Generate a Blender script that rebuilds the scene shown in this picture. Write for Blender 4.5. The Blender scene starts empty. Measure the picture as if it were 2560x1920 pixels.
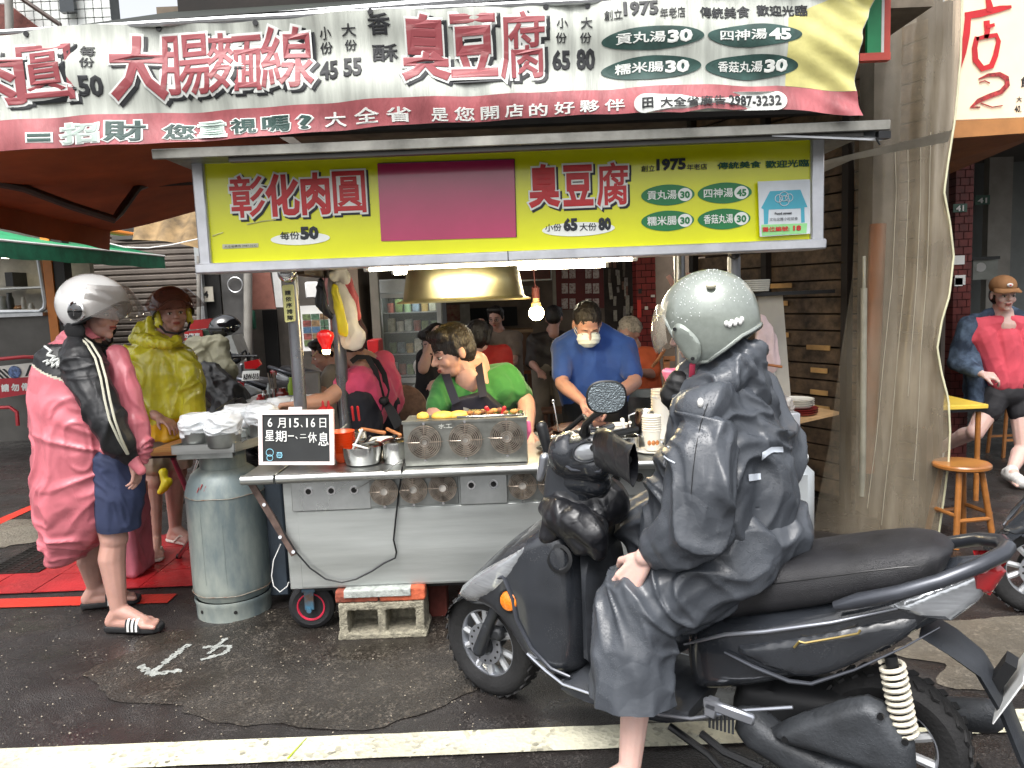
import bpy, bmesh, math, random
import numpy as np
from mathutils import Vector, Matrix, noise
from mathutils.geometry import delaunay_2d_cdt
random.seed(7); R=math.radians; PI=math.pi
SC=bpy.context.scene; COL=SC.collection
# ---------------------------------------------------------------- camera
CAMH=1.55; PITCH=R(6.5); ROLL=R(2.3); FPX=1920.0
_f=Vector((0,math.cos(PITCH),-math.sin(PITCH))); _u0=Vector((0,math.sin(PITCH),math.cos(PITCH))); _r0=Vector((1,0,0))
_u=_r0*math.sin(ROLL)+_u0*math.cos(ROLL); _r=_r0*math.cos(ROLL)-_u0*math.sin(ROLL)
cd=bpy.data.cameras.new('camera'); cam=bpy.data.objects.new('camera',cd); COL.objects.link(cam)
cd.sensor_width=36; cd.lens=FPX/2560*36; cd.clip_start=.05; cd.clip_end=300
cam.matrix_world=Matrix.Translation((0,0,CAMH))@Matrix((_r,_u,-_f)).transposed().to_4x4()
SC.camera=cam
# ---------------------------------------------------------------- sky, sun, exposure
SUN_EL=R(62); SUN_AZ=R(200)
W=bpy.data.worlds.new('World'); SC.world=W; W.use_nodes=True
nt=W.node_tree; bg=nt.nodes['Background']
sky=nt.nodes.new('ShaderNodeTexSky'); sky.sky_type='NISHITA'; sky.sun_disc=False
sky.sun_elevation=SUN_EL; sky.sun_rotation=SUN_AZ; sky.air_density=1.0; sky.dust_density=6; sky.ozone_density=.6
hs=nt.nodes.new('ShaderNodeHueSaturation'); hs.inputs['Saturation'].default_value=.22
nt.links.new(sky.outputs[0],hs.inputs['Color']); nt.links.new(hs.outputs[0],bg.inputs[0]); bg.inputs[1].default_value=.14
sl=bpy.data.lights.new('sun','SUN'); sl.energy=.95; sl.angle=R(40); sl.color=(1,.98,.95)
so=bpy.data.objects.new('sun',sl); COL.objects.link(so)
# light travels from the open street (behind the camera) towards the stall
sd=Vector((math.sin(SUN_AZ)*math.cos(SUN_EL),math.cos(SUN_AZ)*math.cos(SUN_EL),math.sin(SUN_EL)))
so.rotation_euler=sd.to_track_quat('Z','Y').to_euler()
SC.view_settings.view_transform='Standard'; SC.view_settings.look='None'; SC.view_settings.gamma=1
SC.view_settings.exposure=1.32; SC.view_settings.use_curve_mapping=False
try: SC.cycles.use_denoising=True; SC.cycles.max_bounces=8; SC.cycles.transparent_max_bounces=12
except Exception: pass
# ---------------------------------------------------------------- placing helpers (photo pixel -> point at a depth / on a level)
def ray(px,py): return _f*FPX+_r*(px-1280)+_u*(960-py)
def P(px,py,y):
    d=ray(px,py); t=y/d.y; return Vector((d.x*t,y,CAMH+d.z*t))
def G(px,py,z=0.0):
    d=ray(px,py); t=(z-CAMH)/d.z; return Vector((d.x*t,d.y*t,z))
def V(*a): return Vector(a)
# ---------------------------------------------------------------- materials
def lin(h):
    if not isinstance(h,str): return tuple(h)[:3]
    h=h.lstrip('#'); o=[]
    for i in (0,2,4):
        c=int(h[i:i+2],16)/255; o.append(c/12.92 if c<=.04045 else ((c+.055)/1.055)**2.4)
    return tuple(o)
MATS={}
def M(name,col='#888888',rough=.5,metal=0,var=.12,scale=6,bump=0,bscale=None,col2=None,mix=.5,emit=0,alpha=1,trans=0,coat=0,stretch=(1,1,1),sheen=0,rv=0,subs=0,detail=6,spec=.5,drops=0,crease=0):
    if name in MATS: return MATS[name]
    m=bpy.data.materials.new(name); m.use_nodes=True; n=m.node_tree; L=n.links.new; p=n.nodes['Principled BSDF']
    c=lin(col)
    tc=n.nodes.new('ShaderNodeTexCoord'); mp=n.nodes.new('ShaderNodeMapping'); mp.inputs['Scale'].default_value=stretch
    L(tc.outputs['Object'],mp.inputs[0])
    ns=n.nodes.new('ShaderNodeTexNoise'); ns.inputs['Scale'].default_value=scale; ns.inputs['Detail'].default_value=detail; ns.inputs['Roughness'].default_value=.6
    L(mp.outputs[0],ns.inputs['Vector'])
    rp=n.nodes.new('ShaderNodeValToRGB'); L(ns.outputs[0],rp.inputs[0])
    if col2 is None:
        a=tuple(max(0,x*(1-var*1.6)) for x in c); b=tuple(min(1,x*(1+var)) for x in c); lo,hi=.3,.7
    else:
        a=c; b=lin(col2); lo,hi=mix-.12,mix+.12
    rp.color_ramp.elements[0].position=lo; rp.color_ramp.elements[1].position=hi
    rp.color_ramp.elements[0].color=(*a,1); rp.color_ramp.elements[1].color=(*b,1)
    L(rp.outputs[0],p.inputs['Base Color'])
    p.inputs['Roughness'].default_value=rough; p.inputs['Metallic'].default_value=metal
    p.inputs['Specular IOR Level'].default_value=spec
    if rv:
        mr=n.nodes.new('ShaderNodeMapRange'); mr.inputs['To Min'].default_value=max(.03,rough-rv); mr.inputs['To Max'].default_value=min(1,rough+rv)
        mr.inputs['From Min'].default_value=.3; mr.inputs['From Max'].default_value=.7
        n2=n.nodes.new('ShaderNodeTexNoise'); n2.inputs['Scale'].default_value=scale*.6; n2.inputs['Detail'].default_value=5; L(mp.outputs[0],n2.inputs['Vector'])
        L(n2.outputs[0],mr.inputs[0]); L(mr.outputs[0],p.inputs['Roughness'])
    if bump:
        nb=n.nodes.new('ShaderNodeTexNoise'); nb.inputs['Scale'].default_value=bscale or scale*4; nb.inputs['Detail'].default_value=5
        L(mp.outputs[0],nb.inputs['Vector']); bp=n.nodes.new('ShaderNodeBump'); bp.inputs['Strength'].default_value=bump; bp.inputs['Distance'].default_value=.01
        L(nb.outputs[0],bp.inputs['Height']); L(bp.outputs[0],p.inputs['Normal'])
    if crease:
        nw=n.nodes.new('ShaderNodeTexNoise'); nw.inputs['Scale'].default_value=4; L(tc.outputs['Object'],nw.inputs['Vector']); va=n.nodes.new('ShaderNodeVectorMath'); va.operation='MULTIPLY_ADD'; va.inputs[1].default_value=(.25,.25,.25); L(nw.outputs['Color'],va.inputs[0]); m3=n.nodes.new('ShaderNodeMapping'); m3.inputs['Scale'].default_value=(1,1,.55); L(tc.outputs['Object'],m3.inputs[0]); L(m3.outputs[0],va.inputs[2])
        ve=n.nodes.new('ShaderNodeTexVoronoi'); ve.feature='DISTANCE_TO_EDGE'; ve.inputs['Scale'].default_value=crease; L(va.outputs[0],ve.inputs['Vector'])
        be=n.nodes.new('ShaderNodeBump'); be.inputs['Strength'].default_value=.2; be.inputs['Distance'].default_value=.045; L(ve.outputs['Distance'],be.inputs['Height'])
        if p.inputs['Normal'].is_linked: L(p.inputs['Normal'].links[0].from_socket,be.inputs['Normal'])
        L(be.outputs[0],p.inputs['Normal'])
    if drops:
        vd=n.nodes.new('ShaderNodeTexVoronoi'); vd.inputs['Scale'].default_value=drops; L(tc.outputs['Object'],vd.inputs['Vector'])
        rd_=n.nodes.new('ShaderNodeValToRGB'); rd_.color_ramp.elements[0].position=.12; rd_.color_ramp.elements[1].position=.3; rd_.color_ramp.elements[0].color=(1,1,1,1); rd_.color_ramp.elements[1].color=(0,0,0,1); L(vd.outputs['Distance'],rd_.inputs[0])
        nm=n.nodes.new('ShaderNodeTexNoise'); nm.inputs['Scale'].default_value=7; nm.inputs['Detail'].default_value=4; L(tc.outputs['Object'],nm.inputs['Vector']); rm=n.nodes.new('ShaderNodeValToRGB'); rm.color_ramp.elements[0].position=.48; rm.color_ramp.elements[1].position=.6; L(nm.outputs[0],rm.inputs[0])
        mm=n.nodes.new('ShaderNodeMath'); mm.operation='MULTIPLY'; L(rd_.outputs[0],mm.inputs[0]); L(rm.outputs[0],mm.inputs[1])
        bd=n.nodes.new('ShaderNodeBump'); bd.inputs['Strength'].default_value=.6; bd.inputs['Distance'].default_value=.003; L(mm.outputs[0],bd.inputs['Height'])
        if p.inputs['Normal'].is_linked: L(p.inputs['Normal'].links[0].from_socket,bd.inputs['Normal'])
        L(bd.outputs[0],p.inputs['Normal'])
    if emit: 
        p.inputs['Emission Color'].default_value=(*c,1); p.inputs['Emission Strength'].default_value=emit
    if alpha<1: p.inputs['Alpha'].default_value=alpha
    if trans: p.inputs['Transmission Weight'].default_value=trans; p.inputs['IOR'].default_value=1.3
    if coat: p.inputs['Coat Weight'].default_value=coat; p.inputs['Coat Roughness'].default_value=.08
    if sheen: p.inputs['Sheen Weight'].default_value=sheen
    if subs: p.inputs['Subsurface Weight'].default_value=subs; p.inputs['Subsurface Radius'].default_value=(.02,.008,.004); p.inputs['Subsurface Scale'].default_value=.3
    MATS[name]=m; m['bsdf']=p.name; return m
# ---------------------------------------------------------------- mesh builder
class MB:
    def __init__(s): s.v=[]; s.f=[]; s.mi=[]; s.m=0
    def add(s,vs,fs):
        b=len(s.v); s.v+= [tuple(v) for v in vs]; s.f+=[tuple(b+i for i in f) for f in fs]; s.mi+=[s.m]*len(fs); return s
    def mat(s,i): s.m=i; return s
    def box(s,c,sz,rot=None,bev=0):
        x,y,z=[k/2 for k in sz]; Mx=(rot.to_3x3() if isinstance(rot,Matrix) else Matrix.Rotation(rot,3,'Z') if rot is not None else Matrix.Identity(3)); c=Vector(c)
        if bev<=0:
            vs=[c+Mx@Vector((i*x,j*y,k*z)) for i in(-1,1) for j in(-1,1) for k in(-1,1)]
            return s.add(vs,[(0,1,3,2),(4,6,7,5),(0,4,5,1),(2,3,7,6),(0,2,6,4),(1,5,7,3)])
        b=min(bev,x*.9,y*.9,z*.9); vs=[];idx={}
        for i in(-1,1):
            for j in(-1,1):
                for k in(-1,1):
                    for ax in range(3):
                        d=[x-b,y-b,z-b]; d[ax]+=b; idx[(i,j,k,ax)]=len(vs); vs.append(c+Mx@Vector((i*d[0],j*d[1],k*d[2])))
        fs=[]
        for ax in range(3):
            o=[a for a in range(3) if a!=ax]
            for sg in(-1,1):
                q=[]
                for (p,r) in((-1,-1),(1,-1),(1,1),(-1,1)):
                    k=[0,0,0];k[ax]=sg;k[o[0]]=p;k[o[1]]=r; q.append(idx[(*k,ax)])
                fs.append(tuple(q))
            for p in(-1,1):
                for r in(-1,1):
                    a=[0,0,0];bb=[0,0,0];a[ax]=-1;bb[ax]=1;a[o[0]]=bb[o[0]]=p;a[o[1]]=bb[o[1]]=r
                    fs.append((idx[(*a,o[0])],idx[(*bb,o[0])],idx[(*bb,o[1])],idx[(*a,o[1])]))
        for i in(-1,1):
            for j in(-1,1):
                for k in(-1,1): fs.append(tuple(idx[(i,j,k,ax)] for ax in range(3)))
        return s.add(vs,fs)
    def boxp(s,a,b,bev=0):
        a=Vector(a);b=Vector(b); return s.box((a+b)/2,[abs(q) for q in (b-a)],None,bev)
    def rings(s,rs,close=True,cap=True):
        n=len(rs[0]); vs=[v for r in rs for v in r]; fs=[]
        for i in range(len(rs)-1):
            for j in range(n if close else n-1):
                k=(j+1)%n; fs.append((i*n+j,i*n+k,(i+1)*n+k,(i+1)*n+j))
        if cap and close: fs.append(tuple(range(n))[::-1]); fs.append(tuple((len(rs)-1)*n+j for j in range(n)))
        return s.add(vs,fs)
    def frame(s,d):
        d=Vector(d).normalized(); a=Vector((0,0,1)) if abs(d.z)<.95 else Vector((1,0,0)); x=d.cross(a).normalized(); return x,d.cross(x).normalized()
    def cyl(s,p0,p1,r0,r1=None,n=16,cap=True):
        p0=Vector(p0);p1=Vector(p1); r1=r0 if r1 is None else r1; x,y=s.frame(p1-p0)
        return s.rings([[p+(x*math.cos(t)+y*math.sin(t))*r for t in [2*PI*i/n for i in range(n)]] for p,r in((p0,r0),(p1,r1))],cap=cap)
    def tube(s,pts,r,n=8,closed=False,cap=True):
        pts=[Vector(p) for p in pts]; rs=[]; L=len(pts); x=None
        for i,p in enumerate(pts):
            d=(pts[(i+1)%L]-pts[i-1]) if closed else pts[min(i+1,L-1)]-pts[max(i-1,0)]
            if d.length<1e-9: d=Vector((0,0,1))
            d.normalize()
            if x is None: x,_=s.frame(d)
            x=(x-d*x.dot(d)); x=x.normalized() if x.length>1e-6 else s.frame(d)[0]
            y=d.cross(x); rr=r[i] if isinstance(r,(list,tuple)) else r
            rs.append([p+(x*math.cos(t)+y*math.sin(t))*rr for t in [2*PI*k/n for k in range(n)]])
        if closed: rs.append(rs[0]); cap=False
        return s.rings(rs,cap=cap)
    def lathe(s,prof,o=(0,0,0),ax=(0,0,1),n=24,cap=True,arc=2*PI,start=0,sx=1,sy=1):
        o=Vector(o);ax=Vector(ax).normalized(); x,y=s.frame(ax)
        if abs(ax.z)>.99: x,y=Vector((1,0,0)),Vector((0,1,0))
        full=abs(arc-2*PI)<1e-6; k=n if full else n+1
        rs=[[o+ax*h+(x*sx*math.cos(start+arc*i/n)+y*sy*math.sin(start+arc*i/n))*max(r,1e-4) for i in range(k)] for r,h in prof]
        return s.rings(rs,close=full,cap=cap and full)
    def sph(s,c,r,n=16,m=10,rot=None):
        if not isinstance(r,(list,tuple)): r=(r,r,r)
        Mx=rot.to_3x3() if rot is not None else Matrix.Identity(3); c=Vector(c); rs=[]
        for i in range(m+1):
            a=-PI/2+PI*i/m; ca=max(math.cos(a),1e-3)
            rs.append([c+Mx@Vector((r[0]*ca*math.cos(t),r[1]*ca*math.sin(t),r[2]*math.sin(a))) for t in [2*PI*k/n for k in range(n)]])
        return s.rings(rs)
    def cap(s,p0,p1,r0,r1=None,n=12):
        r1=r0 if r1 is None else r1; p0=Vector(p0);p1=Vector(p1); d=p1-p0
        if d.length<1e-6: return s.sph(p0,max(r0,r1))
        d.normalize(); x,y=s.frame(d); rs=[]
        for p,r,sg in((p0,r0,-1),(p1,r1,1)):
            for i in (range(5) if sg<0 else range(4,-1,-1)):
                a=PI/2*(1-i/4); ca=max(math.cos(a),1e-3)
                rs.append([p+d*(sg*math.sin(a)*r)+(x*math.cos(t)+y*math.sin(t))*(r*ca) for t in [2*PI*k/n for k in range(n)]])
        return s.rings(rs)
    def chain(s,pts,rr,n=12):
        for i in range(len(pts)-1): s.cap(pts[i],pts[i+1],rr[i],rr[i+1],n)
        return s
    def quad(s,a,b,c,d): return s.add([a,b,c,d],[(0,1,2,3)])
    def prism(s,poly,d):
        d=Vector(d); n=len(poly); a=[Vector(p) for p in poly]; vs=a+[p+d for p in a]
        return s.add(vs,[tuple(range(n))[::-1],tuple(range(n,2*n))]+[(i,(i+1)%n,n+(i+1)%n,n+i) for i in range(n)])
    def sheet(s,fn,nu,nv,thick=0):
        vs=[Vector(fn(i/nu,j/nv)) for j in range(nv+1) for i in range(nu+1)]; k=nu+1
        fs=[(j*k+i,j*k+i+1,(j+1)*k+i+1,(j+1)*k+i) for j in range(nv) for i in range(nu)]
        return s.add(vs,fs)
def tomesh(mb,name,mats,smooth=40):
    me=bpy.data.meshes.new(name); me.from_pydata(mb.v,[],mb.f)
    for m in (mats if isinstance(mats,(list,tuple)) else [mats]): me.materials.append(m)
    if len(me.polygons)==len(mb.mi): me.polygons.foreach_set('material_index',mb.mi)
    bm=bmesh.new(); bm.from_mesh(me); bmesh.ops.recalc_face_normals(bm,faces=bm.faces); bm.to_mesh(me); bm.free()
    if smooth: me.shade_smooth(); me.set_sharp_from_angle(angle=R(smooth))
    me.update(); return me
def tagit(o,label,cat,group=None,kind=None):
    if label: o['label']=label
    if cat: o['category']=cat
    if group: o['group']=group
    if kind: o['kind']=kind
    return o
def link(o,parent=None):
    COL.objects.link(o)
    if parent is not None:
        o.parent=parent
        if parent.type=='EMPTY': o.matrix_parent_inverse=parent.matrix_basis.inverted()
    return o
def thing(name,label,cat,loc=(0,0,0),group=None):
    o=bpy.data.objects.new(name,None); o.empty_display_size=.1; COL.objects.link(o); o.location=loc
    return tagit(o,label,cat,group)
ORD=['bottom','second','third','fourth','fifth','sixth','seventh','eighth','ninth','tenth','eleventh','twelfth','thirteenth','fourteenth','fifteenth']
def nth(k,n): return 'topmost' if k==n-1 else 'lowest' if k==0 else ORD[k]+' lowest'
def part(name,mb,mats,parent,smooth=40,label=None,kind=None):
    me=mb if isinstance(mb,bpy.types.Mesh) else tomesh(mb,name,mats,smooth)
    o=bpy.data.objects.new(name,me); link(o,parent)
    if label:o['label']=label
    if kind:o['kind']=kind
    return o
def solo(name,mb,mats,label,cat,group=None,kind=None,smooth=40):
    me=mb if isinstance(mb,bpy.types.Mesh) else tomesh(mb,name,mats,smooth)
    n=len(me.vertices); co=np.empty(n*3,'f'); me.vertices.foreach_get('co',co); co=co.reshape(-1,3)
    c=(co.min(0)+co.max(0))/2; c[2]=co[:,2].min(); co-=c; me.vertices.foreach_set('co',co.ravel()); me.update()
    o=bpy.data.objects.new(name,me); o.location=c; COL.objects.link(o); return tagit(o,label,cat,group,kind)
def struct(name,mb,mats,smooth=40):
    o=bpy.data.objects.new(name,mb if isinstance(mb,bpy.types.Mesh) else tomesh(mb,name,mats,smooth)); COL.objects.link(o); o['kind']='structure'; return o
def kids(o): return [c for c in bpy.data.objects if c.parent==o]
def dup(o,loc,rz=0,label=None,scale=None,parent=None):
    c=o.copy(); COL.objects.link(c)
    if parent is None:
        c.location=loc; c.rotation_euler=(0,0,rz)
        if scale: c.scale=(scale,)*3
    else: c.parent=parent
    if label: c['label']=label
    for k in kids(o): dup(k,None,parent=c)
    return c
# ---------------------------------------------------------------- organic surfaces: closed primitives fused by voxel remesh
def nz(v,s): return noise.noise(Vector(v)*s)
def organic(mb,vox,mats,smooth=6,disp=None,paint=None,name='body'):
    me=tomesh(mb,name,mats[0] if isinstance(mats,(list,tuple)) else mats,0)
    o=bpy.data.objects.new('tmp',me); COL.objects.link(o)
    md=o.modifiers.new('r','REMESH'); md.mode='VOXEL'; md.voxel_size=vox; md.use_smooth_shade=True
    if smooth: sm=o.modifiers.new('s','SMOOTH'); sm.factor=.5; sm.iterations=smooth
    dg=bpy.context.evaluated_depsgraph_get(); me2=bpy.data.meshes.new_from_object(o.evaluated_get(dg)); me2.name=name
    bpy.data.objects.remove(o)
    if disp:
        n=len(me2.vertices); co=np.empty(n*3); nr=np.empty(n*3); me2.vertices.foreach_get('co',co); me2.vertex_normals.foreach_get('vector',nr)
        co=co.reshape(-1,3); nr=nr.reshape(-1,3)
        d=np.array([disp(Vector(c),Vector(q)) for c,q in zip(co,nr)])
        co+=nr*d[:,None]; me2.vertices.foreach_set('co',co.ravel())
    me2.materials.clear()
    for m in (mats if isinstance(mats,(list,tuple)) else [mats]): me2.materials.append(m)
    if paint:
        mi=[paint(p.center,p.normal) for p in me2.polygons]; me2.polygons.foreach_set('material_index',mi)
    me2.shade_smooth(); me2.update(); return me2
def _rg(q): return max(0.0,1-abs(noise.noise(q))*3.2)**1.6
def folds(amp,s=(9,9,2.5),seed=0,amp2=.3):
    s=Vector(s)
    def f(c,n):
        w=noise.noise(Vector((c.x*3+seed,c.y*3,c.z*3)))*1.1; w2=noise.noise(Vector((c.x*3,c.y*3+seed,c.z*3+9)))*1.1
        q=Vector((c.x*s.x*.55+seed+w,c.y*s.y*.55+w2,c.z*s.z*.6+w)); 
        a=_rg(q); b=_rg(Vector((q.x*1.3+q.z*.9+5,q.y*1.3,q.z*2.1-q.x*.35)))
        v=noise.voronoi(Vector((c.x*s.x*.9+w,c.y*s.y*.9+seed,c.z*s.z*1.3+w2)))[0]; d=min(.8,v[1]-v[0])
        return amp*(.85*a+.5*b+.32*d-.65)+amp*amp2*.8*noise.noise(q*2.1)
    return f
# ---------------------------------------------------------------- inflated silhouettes (traced outline -> solid with real thickness)
def inflate(poly,H,Rr,step,T,mb=None,both=True,flat=0,wfn=None):
    """poly: (a,b) outline; H half thickness; Rr edge rounding radius; T(a,b,w)->world"""
    mb=mb or MB(); poly=[Vector(p) for p in poly]; pts=[]
    for i,p in enumerate(poly):
        q=poly[(i+1)%len(poly)]; k=max(1,int((q-p).length/step))
        pts+= [p+(q-p)*(j/k) for j in range(k)]
    nb=len(pts); A=np.array([tuple(p) for p in pts]); B=np.roll(A,-1,0)
    lo=A.min(0);hi=A.max(0)
    gx,gy=np.meshgrid(np.arange(lo[0]+step/2,hi[0],step),np.arange(lo[1]+step/2,hi[1],step)); g=np.stack([gx.ravel(),gy.ravel()],1)
    def dist(p):
        d=B-A; t=np.clip(((p[:,None]-A)*d).sum(2)/np.maximum((d*d).sum(1),1e-12),0,1); return np.sqrt(((A+d*t[...,None]-p[:,None])**2).sum(2)).min(1)
    c=((A[:,1]>g[:,1:2])!=(B[:,1]>g[:,1:2]))&(g[:,0:1]<(B[:,0]-A[:,0])*(g[:,1:2]-A[:,1])/np.where(np.abs(B[:,1]-A[:,1])<1e-12,1e-12,B[:,1]-A[:,1])+A[:,0])
    g=g[c.sum(1)%2==1]; dg_=dist(g) if len(g) else np.zeros(0); k=dg_>step*.45; g=g[k]; dg_=dg_[k]
    allp=[tuple(p) for p in A]+[tuple(p) for p in g]; r=delaunay_2d_cdt([Vector(p) for p in allp],[(i,(i+1)%nb) for i in range(nb)],[],1,1e-6)
    vs,fs=r[0],[f for f in r[2]]
    pa=np.array([tuple(v) for v in vs]); d=dist(pa); d[d<1e-5]=0
    h=np.sqrt(np.clip(1-(1-np.clip(d/Rr,0,1))**2,0,1))
    Wd=np.array([(wfn(a,b) if wfn else H) for a,b in pa]); w=flat+(Wd-flat)*h
    n=len(pa); top=[T(a,b,ww) for (a,b),ww in zip(pa,w)]
    if both:
        bot=[T(a,b,-ww) for (a,b),ww in zip(pa,w)]
        ring=[v for v in range(n) if d[v]==0]
        vsx=top+bot; F=[tuple(f) for f in fs]+[tuple(n+i for i in f)[::-1] for f in fs]
        # rim
        ec={}
        for f in fs:
            for i in range(len(f)):
                e=(f[i],f[(i+1)%len(f)]); ec[tuple(sorted(e))]=ec.get(tuple(sorted(e)),[])+[e]
        for k,e in ec.items():
            if len(e)==1: a,b=e[0]; F.append((a,b,n+b,n+a)) if flat>0 else F.append((a,b,n+b,n+a))
        return mb.add(vsx,F)
    return mb.add(top,[tuple(f) for f in fs])
def cutz(me,z,fn=None):
    bm=bmesh.new(); bm.from_mesh(me); bmesh.ops.bisect_plane(bm,geom=bm.verts[:]+bm.edges[:]+bm.faces[:],plane_co=(0,0,z),plane_no=(0,0,1))
    bmesh.ops.delete(bm,geom=[v for v in bm.verts if v.co.z<z-1e-4 and (fn is None or fn(v.co))],context='VERTS'); bm.to_mesh(me); bm.free(); return me
def smooth_poly(p,it=2):
    for _ in range(it):
        q=[]
        for i in range(len(p)):
            a=p[i-1] if False else p[i]; b=p[(i+1)%len(p)]
            q+=[(a[0]*.75+b[0]*.25,a[1]*.75+b[1]*.25),(a[0]*.25+b[0]*.75,a[1]*.25+b[1]*.75)]
        p=q
    return p
# ---------------------------------------------------------------- lettering
def glyphs(s,bold=0,space=1.0):
    c=bpy.data.curves.new('t','FONT'); c.body=s; c.resolution_u=2; c.space_character=space
    if bold: c.bevel_depth=bold; c.bevel_resolution=1
    o=bpy.data.objects.new('t',c); COL.objects.link(o)
    dg=bpy.context.evaluated_depsgraph_get(); m=bpy.data.meshes.new_from_object(o.evaluated_get(dg))
    n=len(m.vertices); co=np.empty(n*3); m.vertices.foreach_get('co',co); co=co.reshape(-1,3); fs=[tuple(p.vertices) for p in m.polygons]
    bpy.data.objects.remove(o); bpy.data.curves.remove(c); bpy.data.meshes.remove(m); return co,fs
def textbox(s,ll,ur,y,mb,bold=0,halo=0,off=.0,dx=0,dz=0,map=None,space=1.0,flat=.0012,shear=0):
    """fit the text to the rectangle between two world points (x,z); y = plane; letters face -y"""
    co,fs=glyphs(s,0,space); 
    if not len(co): return
    lo=co.min(0);hi=co.max(0); 
    if bold+halo: 
        co,fs=glyphs(s,bold+halo,space); lo=lo-bold;hi=hi+bold
    sx=(ur[0]-ll[0])/(hi[0]-lo[0]); sz=(ur[1]-ll[1])/max(hi[1]-lo[1],1e-6)
    zz=co[:,2]; zs=flat/max(abs(zz).max(),1e-6) if bold+halo else 0
    vs=[]
    for x,yy,z in co:
        X=ll[0]+(x-lo[0])*sx+dx; Z=ll[1]+(yy-lo[1])*sz+dz; X+=shear*(Z-ll[1]); o=off+z*zs
        vs.append(map(X,Z,o) if map else (X,y-o,Z))
    mb.add(vs,fs)
def pxrect(llp,urp,y):
    a=P(*llp,y); b=P(*urp,y); return (a.x,a.z),(b.x,b.z)
# ================================================================= materials shared
def ground_mat(name,base,agg,rlo,rhi,aggscale=160,amt=.5,bump=.5,patch=None):
    m=bpy.data.materials.new(name); m.use_nodes=True; n=m.node_tree; L=n.links.new; p=n.nodes['Principled BSDF']
    tc=n.nodes.new('ShaderNodeTexCoord')
    def noi(s,d=8,r=.6):
        q=n.nodes.new('ShaderNodeTexNoise'); q.inputs['Scale'].default_value=s; q.inputs['Detail'].default_value=d; q.inputs['Roughness'].default_value=r; L(tc.outputs['Object'],q.inputs['Vector']); return q.outputs[0]
    def ramp(i,a,b,ca,cb):
        q=n.nodes.new('ShaderNodeValToRGB'); q.color_ramp.elements[0].position=a; q.color_ramp.elements[1].position=b; q.color_ramp.elements[0].color=(*ca,1); q.color_ramp.elements[1].color=(*cb,1); L(i,q.inputs[0]); return q.outputs[0]
    def mix(f,a,b,t='MIX'):
        q=n.nodes.new('ShaderNodeMix'); q.data_type='RGBA'; q.blend_type=t
        L(f,q.inputs[0]) if not isinstance(f,float) else setattr(q.inputs[0],'default_value',f)
        for i,k in ((6,a),(7,b)):
            if isinstance(k,tuple): q.inputs[i].default_value=(*k,1)
            else: L(k,q.inputs[i])
        return q.outputs[2]
    b=lin(base); big=ramp(noi(1.3,9,.65),.32,.68,tuple(x*.55 for x in b),tuple(x*1.25 for x in b))
    if patch: big=mix(ramp(noi(.9,10,.7),.45,.6,(0,0,0),(1,1,1)),big,lin(patch))
    vo=n.nodes.new('ShaderNodeTexVoronoi'); vo.inputs['Scale'].default_value=aggscale; L(tc.outputs['Object'],vo.inputs['Vector'])
    sp=ramp(vo.outputs['Color'],.55,.95,(0,0,0),(1,1,1)); sp2=ramp(noi(7,6),.4,.62,(0,0,0),(1,1,1))
    f=n.nodes.new('ShaderNodeMath'); f.operation='MULTIPLY'; L(sp,f.inputs[0]); L(sp2,f.inputs[1])
    f2=n.nodes.new('ShaderNodeMath'); f2.operation='MULTIPLY'; L(f.outputs[0],f2.inputs[0]); f2.inputs[1].default_value=amt
    c=mix(f2.outputs[0],big,lin(agg)); L(c,p.inputs['Base Color'])
    mr=n.nodes.new('ShaderNodeMapRange'); L(noi(2.2,8,.62),mr.inputs[0]); mr.inputs['From Min'].default_value=.36; mr.inputs['From Max'].default_value=.6
    mr.inputs['To Min'].default_value=rlo; mr.inputs['To Max'].default_value=rhi; L(mr.outputs[0],p.inputs['Roughness'])
    bp=n.nodes.new('ShaderNodeBump'); bp.inputs['Distance'].default_value=.006
    hb=n.nodes.new('ShaderNodeMath'); hb.operation='ADD'; L(vo.outputs['Distance'],hb.inputs[0]); L(noi(45,8,.7),hb.inputs[1])
    bm2=n.nodes.new('ShaderNodeMath'); bm2.operation='MULTIPLY'; L(mr.outputs[0],bm2.inputs[0]); bm2.inputs[1].default_value=bump*1.6
    L(bm2.outputs[0],bp.inputs['Strength']); L(hb.outputs[0],bp.inputs['Height']); L(bp.outputs[0],p.inputs['Normal'])
    MATS[name]=m; return m
asphalt=ground_mat('wet_asphalt','#272423','#6a6561',.09,.5,aggscale=160,amt=.42,bump=.7)
oldasph=ground_mat('worn_asphalt','#2b2723','#746c62',.2,.6,aggscale=105,amt=.6,bump=.9)
redpav=ground_mat('red_paving','#b3262a','#d05048',.22,.6,aggscale=60,amt=.3,bump=.4)
redline=ground_mat('red_paint','#cf3324','#7a2a22',.3,.6,aggscale=60,amt=.5,bump=.4)
whiteline=ground_mat('white_paint','#c4c1ad','#3c3a36',.3,.6,aggscale=60,amt=.85,bump=.6,patch='#c9c6ac')
steel=M('brushed_steel','#b4b6b4',.34,1,var=.18,scale=3,bump=.08,bscale=90,stretch=(.5,1,8),rv=.12)
steeld=M('dull_steel','#8e918f',.45,.9,var=.25,scale=5,bump=.12,bscale=40,rv=.12)
chrome=M('chrome','#d0d0d0',.1,1,var=.05)
alu=M('aluminium','#c0c2c4',.4,.8,var=.12,scale=8)
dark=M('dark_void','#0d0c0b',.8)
blackp=M('black_plastic','#121315',.35,var=.2,scale=12,bump=.08,bscale=300)
rubber=M('rubber','#17171a',.75,var=.3,scale=20,bump=.3,bscale=200)
skin=M('skin','#b0877a',.5,var=.1,scale=9,bump=.08,bscale=160,subs=.25)
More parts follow.
